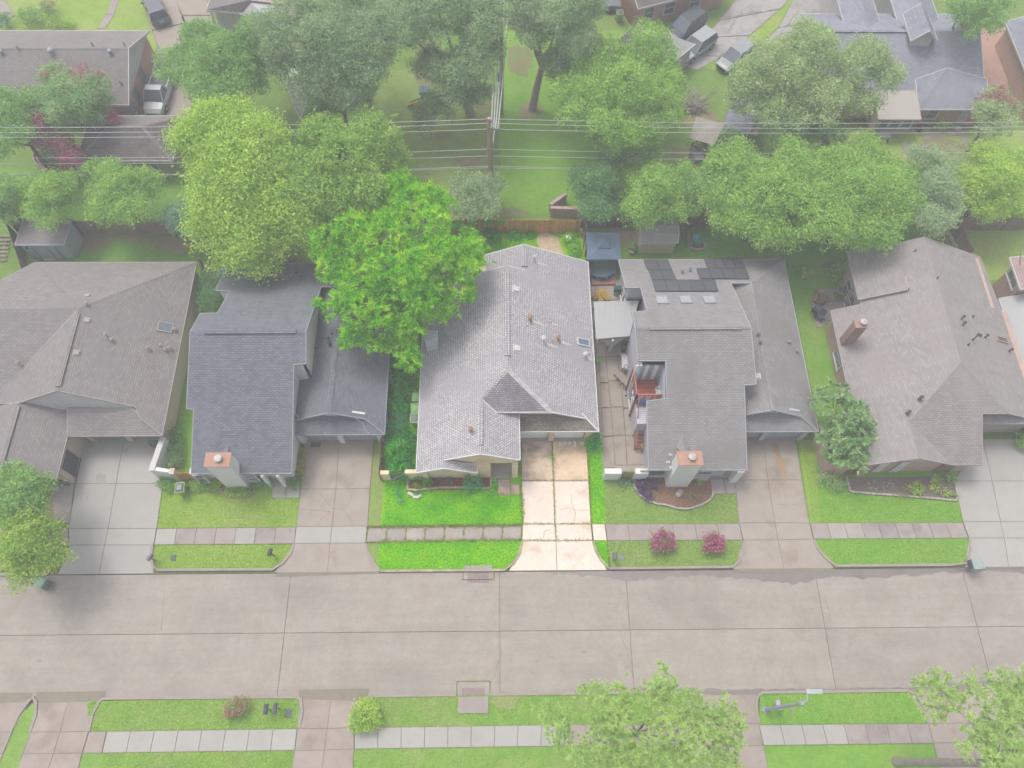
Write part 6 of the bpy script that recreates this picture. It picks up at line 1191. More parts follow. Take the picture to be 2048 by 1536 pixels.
blades([([(322, 972), (600, 982), (593, 1053), (315, 1056)], .26), ([(309, 1091), (586, 1089), (550, 1136), (312, 1139)], .16), ([(175, 1404), (594, 1398), (594, 1456), (180, 1462)], .3), ([(206, 1508), (586, 1502), (584, 1560), (206, 1560)], .28)], 26000, .07, .018, lf_b1, 'short_grass', 6, 'short mown grass blades of the lime coloured front lawns at left')
blades([([(1208, 968), (1470, 992), (1477, 1046), (1212, 1048)], .13), ([(1217, 1083), (1484, 1082), (1466, 1132), (1224, 1138)], .1), ([(1600, 890), (1640, 960), (1922, 1004), (1923, 1043), (1624, 1045)], .15), ([(1631, 1079), (1935, 1078), (1924, 1130), (1672, 1134)], .12), ([(738, 1396), (1370, 1387), (1374, 1448), (711, 1454)], .24), ([(710, 1500), (1380, 1494), (1390, 1560), (706, 1560)], .14), ([(1522, 1388), (1814, 1384), (1854, 1446), (1519, 1448)], .12)], 40000, .07, .018, lf_b2, 'short_grass', 7, 'short mown grass blades of the duller front lawns at right')
lf_gr = lm3('blades_vivid', (84, 160, 0), (126, 192, 0), (190, 226, 10), 2.5, nscale=.5)
blades([([(770, 985), (815, 986), (983, 981), (992, 993), (1041, 992), (1047, 1049), (763, 1053)], .36), ([(771, 962), (812, 963), (813, 984), (770, 984)], .05), ([(984, 960), (994, 960), (994, 990), (984, 990)], .01), ([(760, 1086), (1044, 1083), (1037, 1110), (1014, 1139), (757, 1140)], .22), ([(782, 690), (846, 700), (838, 940), (772, 950)], .16), ([(1176, 890), (1203, 890), (1210, 1046), (1184, 1046)], .07), ([(900, 470), (1075, 470), (1050, 485), (960, 510)], .05), ([(1130, 470), (1156, 468), (1160, 520), (1135, 510)], .04), ([(1188, 1084), (1213, 1084), (1215, 1134)], .02)], 60000, .11, .022, lf_gr)
# moss and grass growing from the joints of the bright driveway and the mossy pavement
def jointgrass(segs, n, sp, seed):
    rng = np.random.default_rng(seed); out = []
    for a, b in segs:
        a, b = W(*a)[:2], W(*b)[:2]; L_ = np.linalg.norm(b-a); k = int(n*L_); s = rng.uniform(0, 1, k); out.append(a+(b-a)*s[:, None]+rng.normal(size=(k, 2))*sp)
    q = np.concatenate(out); N = len(q); a = rng.uniform(0, 6.283, N); d = np.stack([np.cos(a), np.sin(a)], 1); V = np.empty((N, 4, 3)); hh = rng.uniform(.02, .09, N)
    V[:, 0, :2] = q-d*.03; V[:, 1, :2] = q+d*.03; V[:, :2, 2] = G+.03; off = rng.normal(size=(N, 2))*.06; V[:, 2, :2] = q+d*.01+off; V[:, 3, :2] = q-d*.01+off; V[:, 2:, 2] = G+.06+hh[:, None]
    V = V.reshape(-1, 3); o = rawmesh('joint_weeds', V, np.arange(len(V)).reshape(-1, 4), lf_jg, None, np.zeros(3)); o['kind'] = 'stuff'; tag(o, 'grass growing from the concrete joints of the bright lot', 'grass')
lf_jg = lm3('blades_joint', (120, 150, 50), (184, 194, 104), (224, 222, 150), 1.2, nscale=2)
sg = [((1104, 880), (1110, 1048)), ((1110, 1048), (1112, 1082)), ((1044, 962), (1176, 962)), ((1046, 1049), (1182, 1048)), ((1044, 1082), (1184, 1081)), ((1176, 900), (1182, 1046)), ((1042, 960), (1046, 1048)), ((735, 1055), (1044, 1051)), ((733, 1085), (1044, 1081)), ((735, 1055), (1044, 1051)), ((735, 1056), (1044, 1052))]
for k in range(9): x = 736+k*(1044-736)/8; sg.append(((x, 1054-k*.4), (x-2, 1085-k*.4)))
jointgrass(sg, 60, .035, 3); jointgrass([((760, 1056), (1044, 1053)), ((760, 1083), (1044, 1080)), ((1045, 985), (1047, 1045))], 90, .09, 8)
# ------------------------------------------------------------------ flower beds and edging
def edging(t, pts, n, m, sz=.14, h=.18, seed=1):
    r = random.Random(seed); P = [W(*p)[:2] for p in pts]; d = [np.linalg.norm(P[i+1]-P[i]) for i in range(len(P)-1)]; T = sum(d)
    for k in range(n):
        s, e = T*k/n, T*(k+.93)/n; q = []
        for u in (s, e):
            i = 0
            while i < len(d)-1 and u > d[i]: u -= d[i]; i += 1
            q.append(P[i]+(P[i+1]-P[i])*min(1, u/d[i]))
        o = r.uniform(-.015, .015); MB().bar((q[0][0], q[0][1]+o, .1+h/2), (q[1][0], q[1][1]+o, .1+h/2), sz*r.uniform(.9, 1.1), h*r.uniform(.85, 1.1)).build('stone', m, t)
stone_p = mat('edging_stone', col(204, 196, 186), col(186, 176, 168), 2.5, rnd=.08, fine=.1); stone_lot = mat('lot_edging', col(214, 206, 170), col(170, 168, 130), 2.5, rnd=.08, fine=.15)
arc = [(1267, 962), (1268, 975), (1276, 990), (1290, 1000), (1310, 1009), (1338, 1013), (1355, 1019), (1378, 1019), (1400, 1012), (1416, 1003), (1424, 994), (1424, 985)]
bed(arc+[(1420, 950), (1270, 950)], mulch, G+.028, 'mulch_bed', dz=0); edging(thing('bed_edging', 'curved pale stone edging round the mulch bed of the grey house', 'edging', W(1345, 1012)), arc, 30, stone_p, seed=2)
bed([(1690, 955), (1698, 985), (1912, 1003), (1910, 952)], mulch_grey, G+.028, 'mulch_bed', dz=0); edging(thing('bed_edging', 'straight pale stone edging of the grey mulch bed', 'edging', W(1800, 993)), [(1690, 954), (1698, 985), (1730, 988), (1800, 993), (1860, 998), (1912, 1003), (1909, 975)], 26, stone_p, seed=3)
bed([(820, 957), (818, 981), (980, 978), (981, 955)], mulch_red, G+.03, 'mulch_bed', dz=0); edging(thing('bed_edging', 'mossy stone edging along the bed of the bright house', 'edging', W(900, 978)), [(815, 962), (816, 982), (845, 981), (880, 977), (930, 977), (981, 978), (982, 958)], 20, stone_lot, seed=4)
edging(thing('bed_edging', 'triangle of pale stones on the vivid lawn', 'edging', W(830, 992)), [(817, 987), (832, 997), (844, 992)], 5, plain(234, 232, 214), .2, .2, 5); shrub('plant', 'dark small plant inside the stone triangle', [Lb(832, 987, .15, 6)], lf_purple)
bed([(388, 962), (388, 978), (508, 990), (508, 975)], mulch, G+.026, 'mulch_bed', dz=0); edging(thing('bed_edging', 'brick edging below the white chimney of the slate house', 'edging', W(470, 992)), [(408, 980), (440, 984), (455, 994), (500, 995), (506, 985)], 18, brick_r, .12, .12, 6)
edging(thing('bed_edging', 'red brick strip edging beside the creeper wall', 'edging', W(362, 910)), [(365, 890), (360, 935)], 12, brick_r, .12, .12, 7)
bed([(345, 870), (364, 890), (358, 938), (338, 940)], mulch, G+.026, 'mulch_bed', dz=0)
bed([(606, 898), (601, 965), (594, 965), (600, 898)], mulch, G+.026, 'mulch_bed', dz=0)
for k, (px, py, lab) in enumerate(((1360, 985, 'pale rock in the mulch bed before the grey chimney'), (1356, 990, 'darker rock beside the pale rock in the round bed'))): 
    q = W(px, py); mb = MB(); mb.lathe((q[0], q[1], .08), [(.2, 0), (.24, .1), (.16, .22), (.03, .28)], 7); o = mb.build('rock', stone_p if k == 0 else blk, None); tag(o, lab, 'rock')
for P in ([(1313, 958), (1314, 975), (1306, 998)], [(1376, 976), (1376, 987), (1403, 1006)]): crackline('hose_line', [W(*p) for p in P], .06, dark_metal, G+.034, seed=4, jag=.01)
# round stone patio wall at the far left
t = thing('garden_wall', 'curved low brick wall round the potted plants at left', 'wall', W(85, 330)); 
for k in range(14):
    a0, a1 = W(100-14*math.sin(k*.22+.2), 312+k*2.8), 0
    q = W(75+22*(k/13)**2.2, 315+k*2.4, 0); MB().box((q[0], q[1], .3), (.28, .3, .5), -.3).build('brick_block', blk, t)
bed([(80, 318), (100, 345), (170, 345), (165, 312), (110, 300)], conc_walk, G+.03, 'small_patio', dz=0)
def pot(label, px, py, r_, h, m, plant=None, name='flower_pot'):
    q = W(px, py); t = thing(name, label, 'pot', (q[0], q[1], .12)); MB().lathe((q[0], q[1], .12), [(r_*.7, 0), (r_, h*.85), (r_*1.1, h*.9), (r_*1.08, h), (r_*.85, h*.97), (.02, h*.9)], 12).build('pot_body', m, t)
    if plant is not None: V, F4 = leaves([(q[0], q[1], h+.25, r_*1.2)], 260, .22, .08, 8, .06, True); rawmesh('foliage', V, F4, plant, t, np.array([q[0], q[1], .12]))
pot('red flower pot by the dark garage wall', 132, 343, .34, .4, plain(206, 90, 84), None); pot('blue flower pot under the pink blossom', 135, 331, .34, .45, plain(92, 140, 150)); pot('pale blue potted succulent on the small patio at left', 97, 331, .3, .35, plain(150, 178, 186), lf_blue)
pot('green plant in a tub between the red and blue pots', 118, 341, .25, .2, plain(120, 130, 110), lf_dark)
pot('terracotta pot with dried plant at the corner of the stone patio', 1634, 604, .42, .4, plain(190, 140, 100), lf_tan); pot('blue glazed pot by the brick rear wall', 1850, 252, .28, .35, plain(96, 156, 190)); pot('black pot left of the blue glazed pot', 1836, 254, .25, .3, black); pot('black pot standing on the path by the sun room', 1836, 264, .25, .3, black)
pot('white pot with plant behind the canopy lawn', 1262, 508, .22, .3, plain(204, 200, 170)); pot('green plant tub beside the white pot on the lawn', 1266, 502, .25, .2, plain(180, 190, 190), lf_mid); pot('yellow planter standing at the terrace wall', 1285, 896, .28, .4, plain(196, 176, 120), lf_tan)
pot('pink pot by the tropical shrub at the bright garage', 1177, 884, .2, .3, plain(232, 190, 180))
# ------------------------------------------------------------------ vehicles
glass_c = mat('car_glass', col(88, 100, 110), col(110, 122, 132), .8, rough=.08); tyre = mat('tyre', col(58, 58, 60), col(66, 66, 68), 4)
def car(label, c, rz, body_m, L=4.6, Wd=1.85, H=1.7, kind='suv', name='parked_car', cat='car', grp=None):
    c = np.array([c[0], c[1], .14]); t = thing(name, label, cat, c, grp); R_ = Matrix.Rotation(rz, 3, 'Z'); at = lambda x, y, z: tuple(Vector(c)+R_ @ Vector((x, y, z)))
    # body: cross sections along the length, nose towards +x
    hb = .95 if kind == 'suv' else .82
    if kind == 'pickup': S = [(-.5, .40, .95, .93), (-.47, .30, 1.0, 1.), (-.2, .28, 1.0, 1.), (.1, .28, 1.0, 1.), (.3, .28, 1.02, .98), (.44, .30, .95, .92), (.5, .38, .7, .8)]
    else: S = [(-.5, .42, .75, .86), (-.47, .30, hb, .95), (-.3, .26, hb+.02, 1.), (.0, .26, hb, 1.), (.24, .26, hb-.02, .99), (.4, .28, hb-.12, .93), (.47, .32, hb-.22, .86), (.5, .40, hb-.36, .72)]
    mb = MB(); rings = []
    for x, z0, z1, k in S:
        w_ = Wd/2*k; rings.append([at(x*L, -w_*.92, z0), at(x*L, -w_, (z0+z1)*.5), at(x*L, -w_*.93, z1-.05), at(x*L, -w_*.55, z1), at(x*L, w_*.55, z1), at(x*L, w_*.93, z1-.05), at(x*L, w_, (z0+z1)*.5), at(x*L, w_*.92, z0)])
    for a, b in zip(rings[:-1], rings[1:]):
        for k in range(8): j = (k+1) % 8; mb.face([a[k], a[j], b[j], b[k]])
    mb.face(rings[0]); mb.face(rings[-1][::-1]); mb.build('body', body_m, t, smooth=False)
    if kind == 'pickup': cab = [(-.02, .0), (.04, .98), (.16, .98), (.3, .0)]
    else: cab = [(-.47, .0), (-.41, .94), (.06, 1.), (.26, .0)]
    hw, hr = Wd*.46, Wd*.38; zb, zt = (1.0 if kind == 'pickup' else hb), H; lo = [(cab[0][0]*L, zb), (cab[1][0]*L, zb+(zt-zb)*cab[1][1]), (cab[2][0]*L, zb+(zt-zb)*cab[2][1]), (cab[3][0]*L, zb-.02)]
    mb = MB(); A = [at(x, -(hw if i in (0, 3) else hr), z) for i, (x, z) in enumerate(lo)]; B_ = [at(x, (hw if i in (0, 3) else hr), z) for i, (x, z) in enumerate(lo)]
    mb.face(A); mb.face(B_[::-1]); mb.face([A[2], A[3], B_[3], B_[2]]); mb.face([A[1], A[0], B_[0], B_[1]]); mb.build('windows', glass_c, t)
    mb = MB(); up = np.array([0, 0, .03]); P = [np.array(p)+up for p in (A[1], A[2], B_[2], B_[1])]; mb.face(P); lw_ = [p-[0, 0, .07] for p in P]
    for i in range(4): j = (i+1) % 4; mb.face([lw_[i], lw_[j], P[j], P[i]])
    mb.build('roof_panel', body_m, t); mb = MB()
    for Q in (A, B_):
        mb.bar(Q[0], Q[1], .07); mb.bar(Q[2], Q[3], .07); m1, m2 = lerp(Q[1], Q[2], .5), lerp(Q[0], Q[3], .52); mb.bar(m1, m2, .06)
    mb.build('pillars', body_m, t)
    for sx in (-.31, .31):
        for sy in (-1, 1):
            wh = MB(); p0, p1 = at(sx*L, sy*(Wd/2-.2), .34), at(sx*L, sy*(Wd/2+.01), .34); wh.tube([p0, p1], .34, 14); o = wh.build('wheel', tyre, t); wh = MB(); wh.tube([p1, at(sx*L, sy*(Wd/2+.02), .34)], .2, 10); wh.build('rim', plain(176, 178, 182, .3), o)
    for sy in (-1, 1):
        MB().box(at(L*.47, sy*Wd*.33, hb-.26), (.12, .34, .14), rz).build('headlight', plain(204, 208, 212, .2), t); MB().box(at(-L*.485, sy*Wd*.38, hb-.12), (.08, .2, .3), rz).build('tail_light', plain(150, 80, 76, .3), t); MB().box(at(L*.2, sy*(Wd/2+.08), hb+.05), (.12, .16, .12), rz).build('mirror', body_m, t)
    MB().box(at(L*.495, 0, .5), (.06, Wd*.6, .16), rz).build('grille', black, t); MB().box(at(-L*.5, 0, .72), (.03, .4, .14), rz).build('number_plate', plain(200, 200, 200), t)
    if kind == 'pickup':
        mb = MB(); 
        for sy in (-1, 1): mb.box(at(-.26*L, sy*Wd*.44, 1.1), (.46*L, .1, .24), rz)
        mb.box(at(-.49*L, 0, 1.1), (.08, Wd*.84, .24), rz); mb.build('bed_side', body_m, t); MB().box(at(-.25*L, 0, 1.02), (.44*L, Wd*.78, .03), rz).build('bed_floor', plain(120, 122, 126), t)
    return t
bodyd = mat('paint_dark', col(112, 120, 128), col(104, 112, 120), 1, rough=.2); bodyb = mat('paint_black', col(80, 86, 92), col(74, 80, 86), 1, rough=.18); bodyw = mat('paint_white', col(204, 206, 208), col(198, 200, 202), 1, rough=.25); bodys = mat('paint_silver', col(180, 184, 186), col(172, 178, 182), 1, rough=.25)
q = W(312, 20, .6); dv = W(322, 40)-W(300, -6); car('dark grey hatchback on the back driveway at top left', q, math.atan2(dv[1], dv[0])+math.pi, bodyd, 4.5, 1.85, 1.65)
q = W(318, 185, .8); car('white pickup truck under the leafy tree beside the dark garage', q, -1.62, bodyw, 5.3, 1.95, 1.8, 'pickup', 'pickup_truck', 'pickup truck')
q0, q1 = W(1342, 78, .5), W(1398, 38, .5); a = math.atan2(*(q0-q1)[[1, 0]]); car('black SUV parked beside the salmon brick wall', (q0+q1)/2, a, bodyb, 4.7, 1.9, 1.75)
q0, q1 = W(1370, 118, .5), W(1412, 78, .5); car('silver grey SUV parked behind the black one, half under leaves', (q0+q1)/2, a, bodys, 4.6, 1.85, 1.7)
q0, q1 = W(1450, 135, .5), W(1490, 98, .5); car('pale car half hidden under the grey green tree', (q0+q1)/2, a, plain(172, 177, 182, .3), 4.5, 1.8, 1.45, 'sedan')
t = thing('utility_trailer', 'grey utility trailer beside the leafy fence at top centre', 'trailer', W(1220, 18)); q = W(1216, 18); a = -.1
MB().box((q[0], q[1], .6), (2.4, 1.5, .08), a).box((q[0], q[1]-.74, .8), (2.4, .05, .4), a).box((q[0], q[1]+.74, .8), (2.4, .05, .4), a).build('bed', plain(150, 154, 162), t)
for sy in (-.85, .85): MB().tube([(q[0], q[1]+sy-.08, .35), (q[0], q[1]+sy+.08, .35)], .3, 12).build('wheel', tyre, t)
# ------------------------------------------------------------------ wheeled bins
lime = plain(150, 192, 60, .5); limeb = plain(160, 214, 130, .5); lidd = plain(110, 116, 124, .4)
def bin_(label, px, py, rz, m=lime, lid=lidd, h=1.02, lying=False):
    c = W(px, py); t = thing('wheeled_bin', label, 'bin', (c[0], c[1], .12), 'wheeled bins'); 
    R_ = Matrix.Rotation(rz, 3, 'Z') @ (Matrix.Rotation(math.pi/2, 3, 'X') if lying else Matrix.Identity(3)); o = Vector((c[0], c[1], .12+(.34 if lying else 0))); at = lambda x, y, z: tuple(o+R_ @ Vector((x, y, z)))
    mb = MB(); lo = [at(x*.22, y*.24, .04) for x, y in ((-1, -1), (1, -1), (1, 1), (-1, 1))]; hi = [at(x*.31, y*.36, h) for x, y in ((-1, -1), (1, -1), (1, 1), (-1, 1))]
    mb.face(lo[::-1]); mb.face(hi)
    for i in range(4): j = (i+1) % 4; mb.face([lo[i], lo[j], hi[j], hi[i]])
    for i in range(4): mb.bar(hi[i], hi[(i+1) % 4], .06, .07)
    mb.build('bin_body', m, t); mb = MB(); P = [at(x*.29, y*.33, h+.04) for x, y in ((-1, -1), (1, -1), (1, 1), (-1, 1))]; Q = [at(x*.18, y*.2, h+.13) for x, y in ((-1, -1), (1, -1), (1, 1), (-1, 1))]; mb.face(Q)
    for i in range(4): j = (i+1) % 4; mb.face([P[i], P[j], Q[j], Q[i]])
    mb.build('lid', lid, t); mb = MB(); mb.tube([at(-.27, .42, h-.02), at(.27, .42, h-.02)], .025, 6); mb.build('handle', lidd, t)
    for sx in (-1, 1): MB().tube([at(sx*.24, .26, .12), at(sx*.3, .26, .12)], .12, 10).build('wheel', tyre, t)
    return t
bin_('lime bin on the lawn beside the orange gate', 371, 985, .1); bin_('lime bin on the stone patio under the brown porch roof', 1673, 596, -.35); bin_('lime bin beside the salmon brick house', 1237, 44, .1)
bin_('pale green bin by the wall of the bright house, upper one', 836, 806, .05, limeb, limeb); bin_('pale green bin by the wall of the bright house, middle one', 834, 828, .05, limeb, limeb); bin_('grey topped green bin by the wall of the bright house, lowest one', 832, 848, .05, limeb, plain(150, 160, 150))
bin_('fallen green bin in the road under the yellow street tree', 76, 1162, 1.2, plain(120, 176, 130, .5), lidd, lying=True); bin_('green and grey bin at the kerb behind the pine', 1322, 1372, .4, plain(150, 196, 150, .5), plain(190, 206, 196, .4))
# ------------------------------------------------------------------ letter boxes, drains, lamp
def mailbox(label, px, py, m, rz=0., h=1.0, sz=(.24, .5, .26), name='letter_box'):
    c = W(px, py); t = thing(name, label, 'letter box', (c[0], c[1], .1)); MB().bar((c[0], c[1], .05), (c[0], c[1], h), .09).build('post', wood_grey, t)
    R_ = Matrix.Rotation(rz, 3, 'Z'); at = lambda x, y, z: tuple(Vector((c[0], c[1], h))+R_ @ Vector((x, y, z))); mb = MB(); n = 6; pr = [(-sz[0]/2, 0), (sz[0]/2, 0)]+[(sz[0]/2*math.cos(math.pi*k/n), sz[2]*.5+sz[0]/2*math.sin(math.pi*k/n)) for k in range(n+1)]
    f = [at(x, -sz[1]/2, z) for x, z in pr]; b = [at(x, sz[1]/2, z) for x, z in pr]; mb.face(f); mb.face(b[::-1])
    for i in range(len(f)): j = (i+1) % len(f); mb.face([f[j], f[i], b[i], b[j]])
    mb.build('box', m, t); MB().box(at(0, -sz[1]/2-.012, sz[2]*.35), (sz[0]*.8, .02, sz[2]*.6), rz).build('door', lidd, t); MB().box(at(sz[0]/2+.02, .05, sz[2]*.6), (.015, .05, .18), rz).build('flag', plain(190, 90, 80), t); return t
mailbox('dark letter box at the south kerb, left of the pair', 541, 1420, plain(96, 100, 112), .0, 1.05, (.26, .62, .26)); mailbox('dark letter box at the south kerb, right of the pair', 559, 1418, plain(104, 108, 120), .0, 1.05, (.24, .6, .26))
mailbox('grey letter box at the kerb corner of the pale driveway', 312, 1122, plain(140, 144, 156), math.pi-.5); mailbox('dark wrought letter box on the left verge near the slate driveway', 548, 1112, plain(92, 96, 100), math.pi-.2); mailbox('dark letter box just right of the bright lot corner', 1226, 1120, plain(120, 128, 136), math.pi, 1.0, (.3, .5, .28))
mailbox('white and black letter box beside the street lamp', 1546, 1412, plain(196, 198, 200), .1, 1.0, (.34, .62, .3)); mailbox('grey letter box under the pine crown', 1313, 1428, plain(140, 152, 164), .1, 1.0)
c = W(1934, 1137); t = thing('kerb_cabinet', 'pale grey green cabinet letter box at the right kerb', 'letter box', (c[0], c[1], 0)); MB().box((c[0]+.1, c[1]+.05, 1.02), (.75, .72, .55), .05).build('box', plain(176, 192, 188), t); MB().bar((c[0], c[1], 0), (c[0], c[1], .75), .16).build('post', metal_g, t); MB().box((c[0]-.3, c[1]+.05, 1.0), (.1, .6, .4), .05).build('door', dark_metal, t)
def plate(label, px, py, w_, h_, m, name='meter_cover', dz=.02):
    c = W(px, py); o = MB().prism(rect(c[0]-w_/2, c[1]-h_/2, c[0]+w_/2, c[1]+h_/2), G, G+dz+.02).build(name, m); return tag(o, label, 'meter cover')
plate('dark meter cover on the left verge by the kerb', 348, 1117, .35, .42, plain(110, 122, 128)); plate('dark meter cover beside the two letter boxes', 578, 1428, .42, .5, plain(112, 118, 128)); plate('round pale meter cover on the right verge', 1243, 1115, .32, .36, plain(150, 160, 160)); plate('small grey meter cover below the street lamp', 1585, 1425, .16, .36, plain(170, 168, 160)); plate('dark bristled doormat before the slate house garage', 632, 891, .75, .42, plain(130, 112, 104), 'doormat', .05); plate('dark wet mark post base on the left pavement', 360, 1065, .12, .3, plain(120, 116, 118), 'post_stub')
def inlet(label, px0, px1, py0, py1, lip, seed):
    a, b = W(px0, py0), W(px1, py1); t = thing('storm_drain', label, 'storm drain', ((a[0]+b[0])/2, (a[1]+b[1])/2, 0)); y0, y1 = min(a[1], b[1]), max(a[1], b[1])
    MB().prism(rect(a[0], y0, b[0], y1), -.05, .012).build('apron', conc_street, t); yk = YN if lip > 0 else YS
    mb = MB()
    for p, q in (((a[0], y0), (b[0], y0)), ((a[0], y0), (a[0], y1)), ((b[0], y0), (b[0], y1)), ((a[0], y1), (b[0], y1))): mb.bar((*p, .014), (*q, .014), .07, .012)
    mb.build('joint_weeds', joint_moss, t)
    MB().prism(rect(a[0]+.1, yk-.0 if lip > 0 else yk-1.0, b[0]-.1, yk+.42*(lip > 0)), -.05, .2).build('lid_slab', conc_walk, t); s = 1 if lip > 0 else -1
    MB().prism(rect(a[0]+.35, yk-.75 if s > 0 else yk+.02, b[0]-.35, yk-.02 if s > 0 else yk+.55), .0, .02).build('grate_bed', plain(168, 150, 144), t)
    for k in range(9): x = a[0]+.5+k*(b[0]-a[0]-1.)/8; MB().box((x, yk-.4 if s > 0 else yk+.3, .028), (.05, .5, .02)).build('grate_bar', plain(180, 164, 158), t)
inlet('storm drain inlet at the south kerb with mossy outline', 914, 980, 1363, 1392, -1, 1); inlet('storm drain inlet at the kerb of the vivid verge', 926, 988, 1141, 1159, 1, 2)
c = W(1530, 1420); t = thing('street_lamp', 'grey cobra street lamp on the south verge', 'street lamp', (c[0], c[1], .1)); lamp_m = plain(176, 184, 192, .4)
top = np.array([c[0], c[1], 7.1]); MB().tube([c, (c[0], c[1], 3.5), top], [.14, .11, .085], 10).build('pole', lamp_m, t); MB().lathe((c[0], c[1], .08), [(.24, 0), (.24, .12), (.16, .2)], 10).build('base', lamp_m, t)
e1 = W(1616, 1383, 7.3); MB().tube([top-[0, 0, .1], top+[.25, .1, .1], np.array(e1)], [.06, .055, .05], 8).build('arm', lamp_m, t); MB().box((e1[0]+.35, e1[1], 7.3), (.9, .26, .14)).box((e1[0]+.35, e1[1], 7.22), (.6, .18, .06)).build('lamp_head', plain(200, 204, 206, .4), t); MB().lathe((top[0], top[1], 6.95), [(.16, -.1), (.18, .05), (.1, .2)], 9).build('clamp', lamp_m, t)
# ------------------------------------------------------------------ power poles and wires
def pole(label, x, y, h, m, grp='wooden power poles'):
    t = thing('power_pole', label, 'power pole', (x, y, 0), grp); MB().tube([(x, y, 0), (x, y, h*.5), (x, y, h)], [.2, .18, .14], 10).build('pole_shaft', m, t); return t
pole_m = mat('pole_wood', col(214, 184, 150), col(196, 168, 136), 2, fine=.12); px_, py_ = W(978, 236, 9)[:2]
t = pole('brown wooden power pole behind the cedar fence', px_, py_, 9.0, pole_m)
MB().box((px_+.1, py_, 8.75), (.24, .3, .3)).build('pole_top_bracket', metal_g, t); MB().bar((px_-.2, py_-.1, 7.9), (px_+.9, py_-.1, 7.9), .1).build('cross_arm', plain(176, 176, 178), t)
for dx in (-.15, .3, .8): MB().lathe((px_+dx, py_-.1, 7.96), [(.05, 0), (.07, .08), (.03, .2)], 8).build('insulator', plain(190, 186, 186, .3), t)
MB().tube([(px_+.22, py_-.12, 1.2), (px_+.22, py_-.12, 7.6)], .05, 6).build('conduit', metal_g, t)
for z in (5.6, 5.0): MB().lathe((px_-.18, py_-.1, z), [(.06, 0), (.08, .1), (.02, .2)], 8).build('insulator', plain(180, 180, 180), t)
x2, y2 = W(1003, 228)[:2]; t = pole('pole with transformer can further back in the trees', x2, y2, 10.5, mat('pale_pole', col(200, 188, 176), col(186, 174, 162), 2))
zt = 4.9; MB().lathe((x2-.05, y2-.35, zt-.6), [(.2, 0), (.28, .05), (.28, .9), (.2, .98), (.06, 1.05)], 12).build('transformer', plain(190, 196, 200, .4), t); MB().bar((x2-.9, y2, 6.6), (x2+.3, y2, 6.6), .1).build('cross_arm', wood_grey, t)
for dx in (-.8, -.4, .2): MB().lathe((x2+dx, y2, 6.66), [(.05, 0), (.07, .08), (.03, .2)], 8).build('insulator', plain(190, 186, 186, .3), t)
xa_, xb_ = -62., 64.; yA, yB = py_-.3, py_+.6
for x, y, lb in ((xa_, yA, 'wooden power pole far along the wires to the left'), (xb_, yB, 'wooden power pole far along the wires to the right')): pole(lb, x, y, 9, pole_m)
def wire(a, b, sag, grp, lab, r_=.022, n=22):
    a, b = np.array(a, float), np.array(b, float); P = [a+(b-a)*k/n-[0, 0, sag*4*(k/n)*(1-k/n)] for k in range(n+1)]; return tag(MB().tube(P, r_, 5, cap=False).build('power_line', wirem), lab, 'power line', grp)
gl_, gr_, gb_ = 'wires running left from the wooden pole', 'wires running right from the wooden pole', 'wires running back between the two poles'
ORD = ['topmost', 'second from top', 'third from top', 'fourth from top', 'fifth from top', 'second lowest', 'lowest']
for k, (z, dy, dx) in enumerate(((8.9, 0, .15), (8.7, -.25, -.1), (7.9, -.1, -.1), (5.7, -.15, -.15), (4.9, -.15, -.15), (3.6, -.1, 0), (3.4, -.1, 0))):
    wire((px_+dx, py_+dy, z), (xa_, yA+dy, z-.1), .7+.1*(k % 2), gl_, ORD[k]+' of the pale wires running left from the brown pole'); wire((px_+dx+.2, py_+dy, z), (xb_, yB+dy, z-.1), .7+.1*(k % 2), gr_, ORD[k]+' of the pale wires running right from the brown pole')
for k, dx in enumerate((-.4, -.1, .2, .5)):
    o4 = ('leftmost', 'second', 'third', 'rightmost')[k]; wire((px_+.4+dx*.6, py_, 7.9), (x2-.2+dx, y2, 6.8), .25, gb_, o4+' of four strands between the brown pole and transformer pole', .05, 8); wire((x2-.2+dx, y2, 6.8), (x2+dx+1.5, y2+38, 7.5), .5, gb_, o4+' of four strands running back beyond the transformer pole', .05, 10)
wire((px_+.15, py_, 5.2), (x2, y2, 4.6), .2, gb_, 'thick low cable slung between the brown pole and transformer pole', .05, 8)
a = W(999, 330); tt = thing('guy_wire', 'yellow sleeved guy wire right of the brown pole', 'guy wire', (a[0], a[1], 0)); b = W(999, 245, 6.); MB().tube([a, b], .02, 5).build('cable', wirem, tt); MB().tube([a+[0, 0, .02], lerp(a, b, .4)], .045, 6).build('sleeve', plain(206, 200, 80), tt)
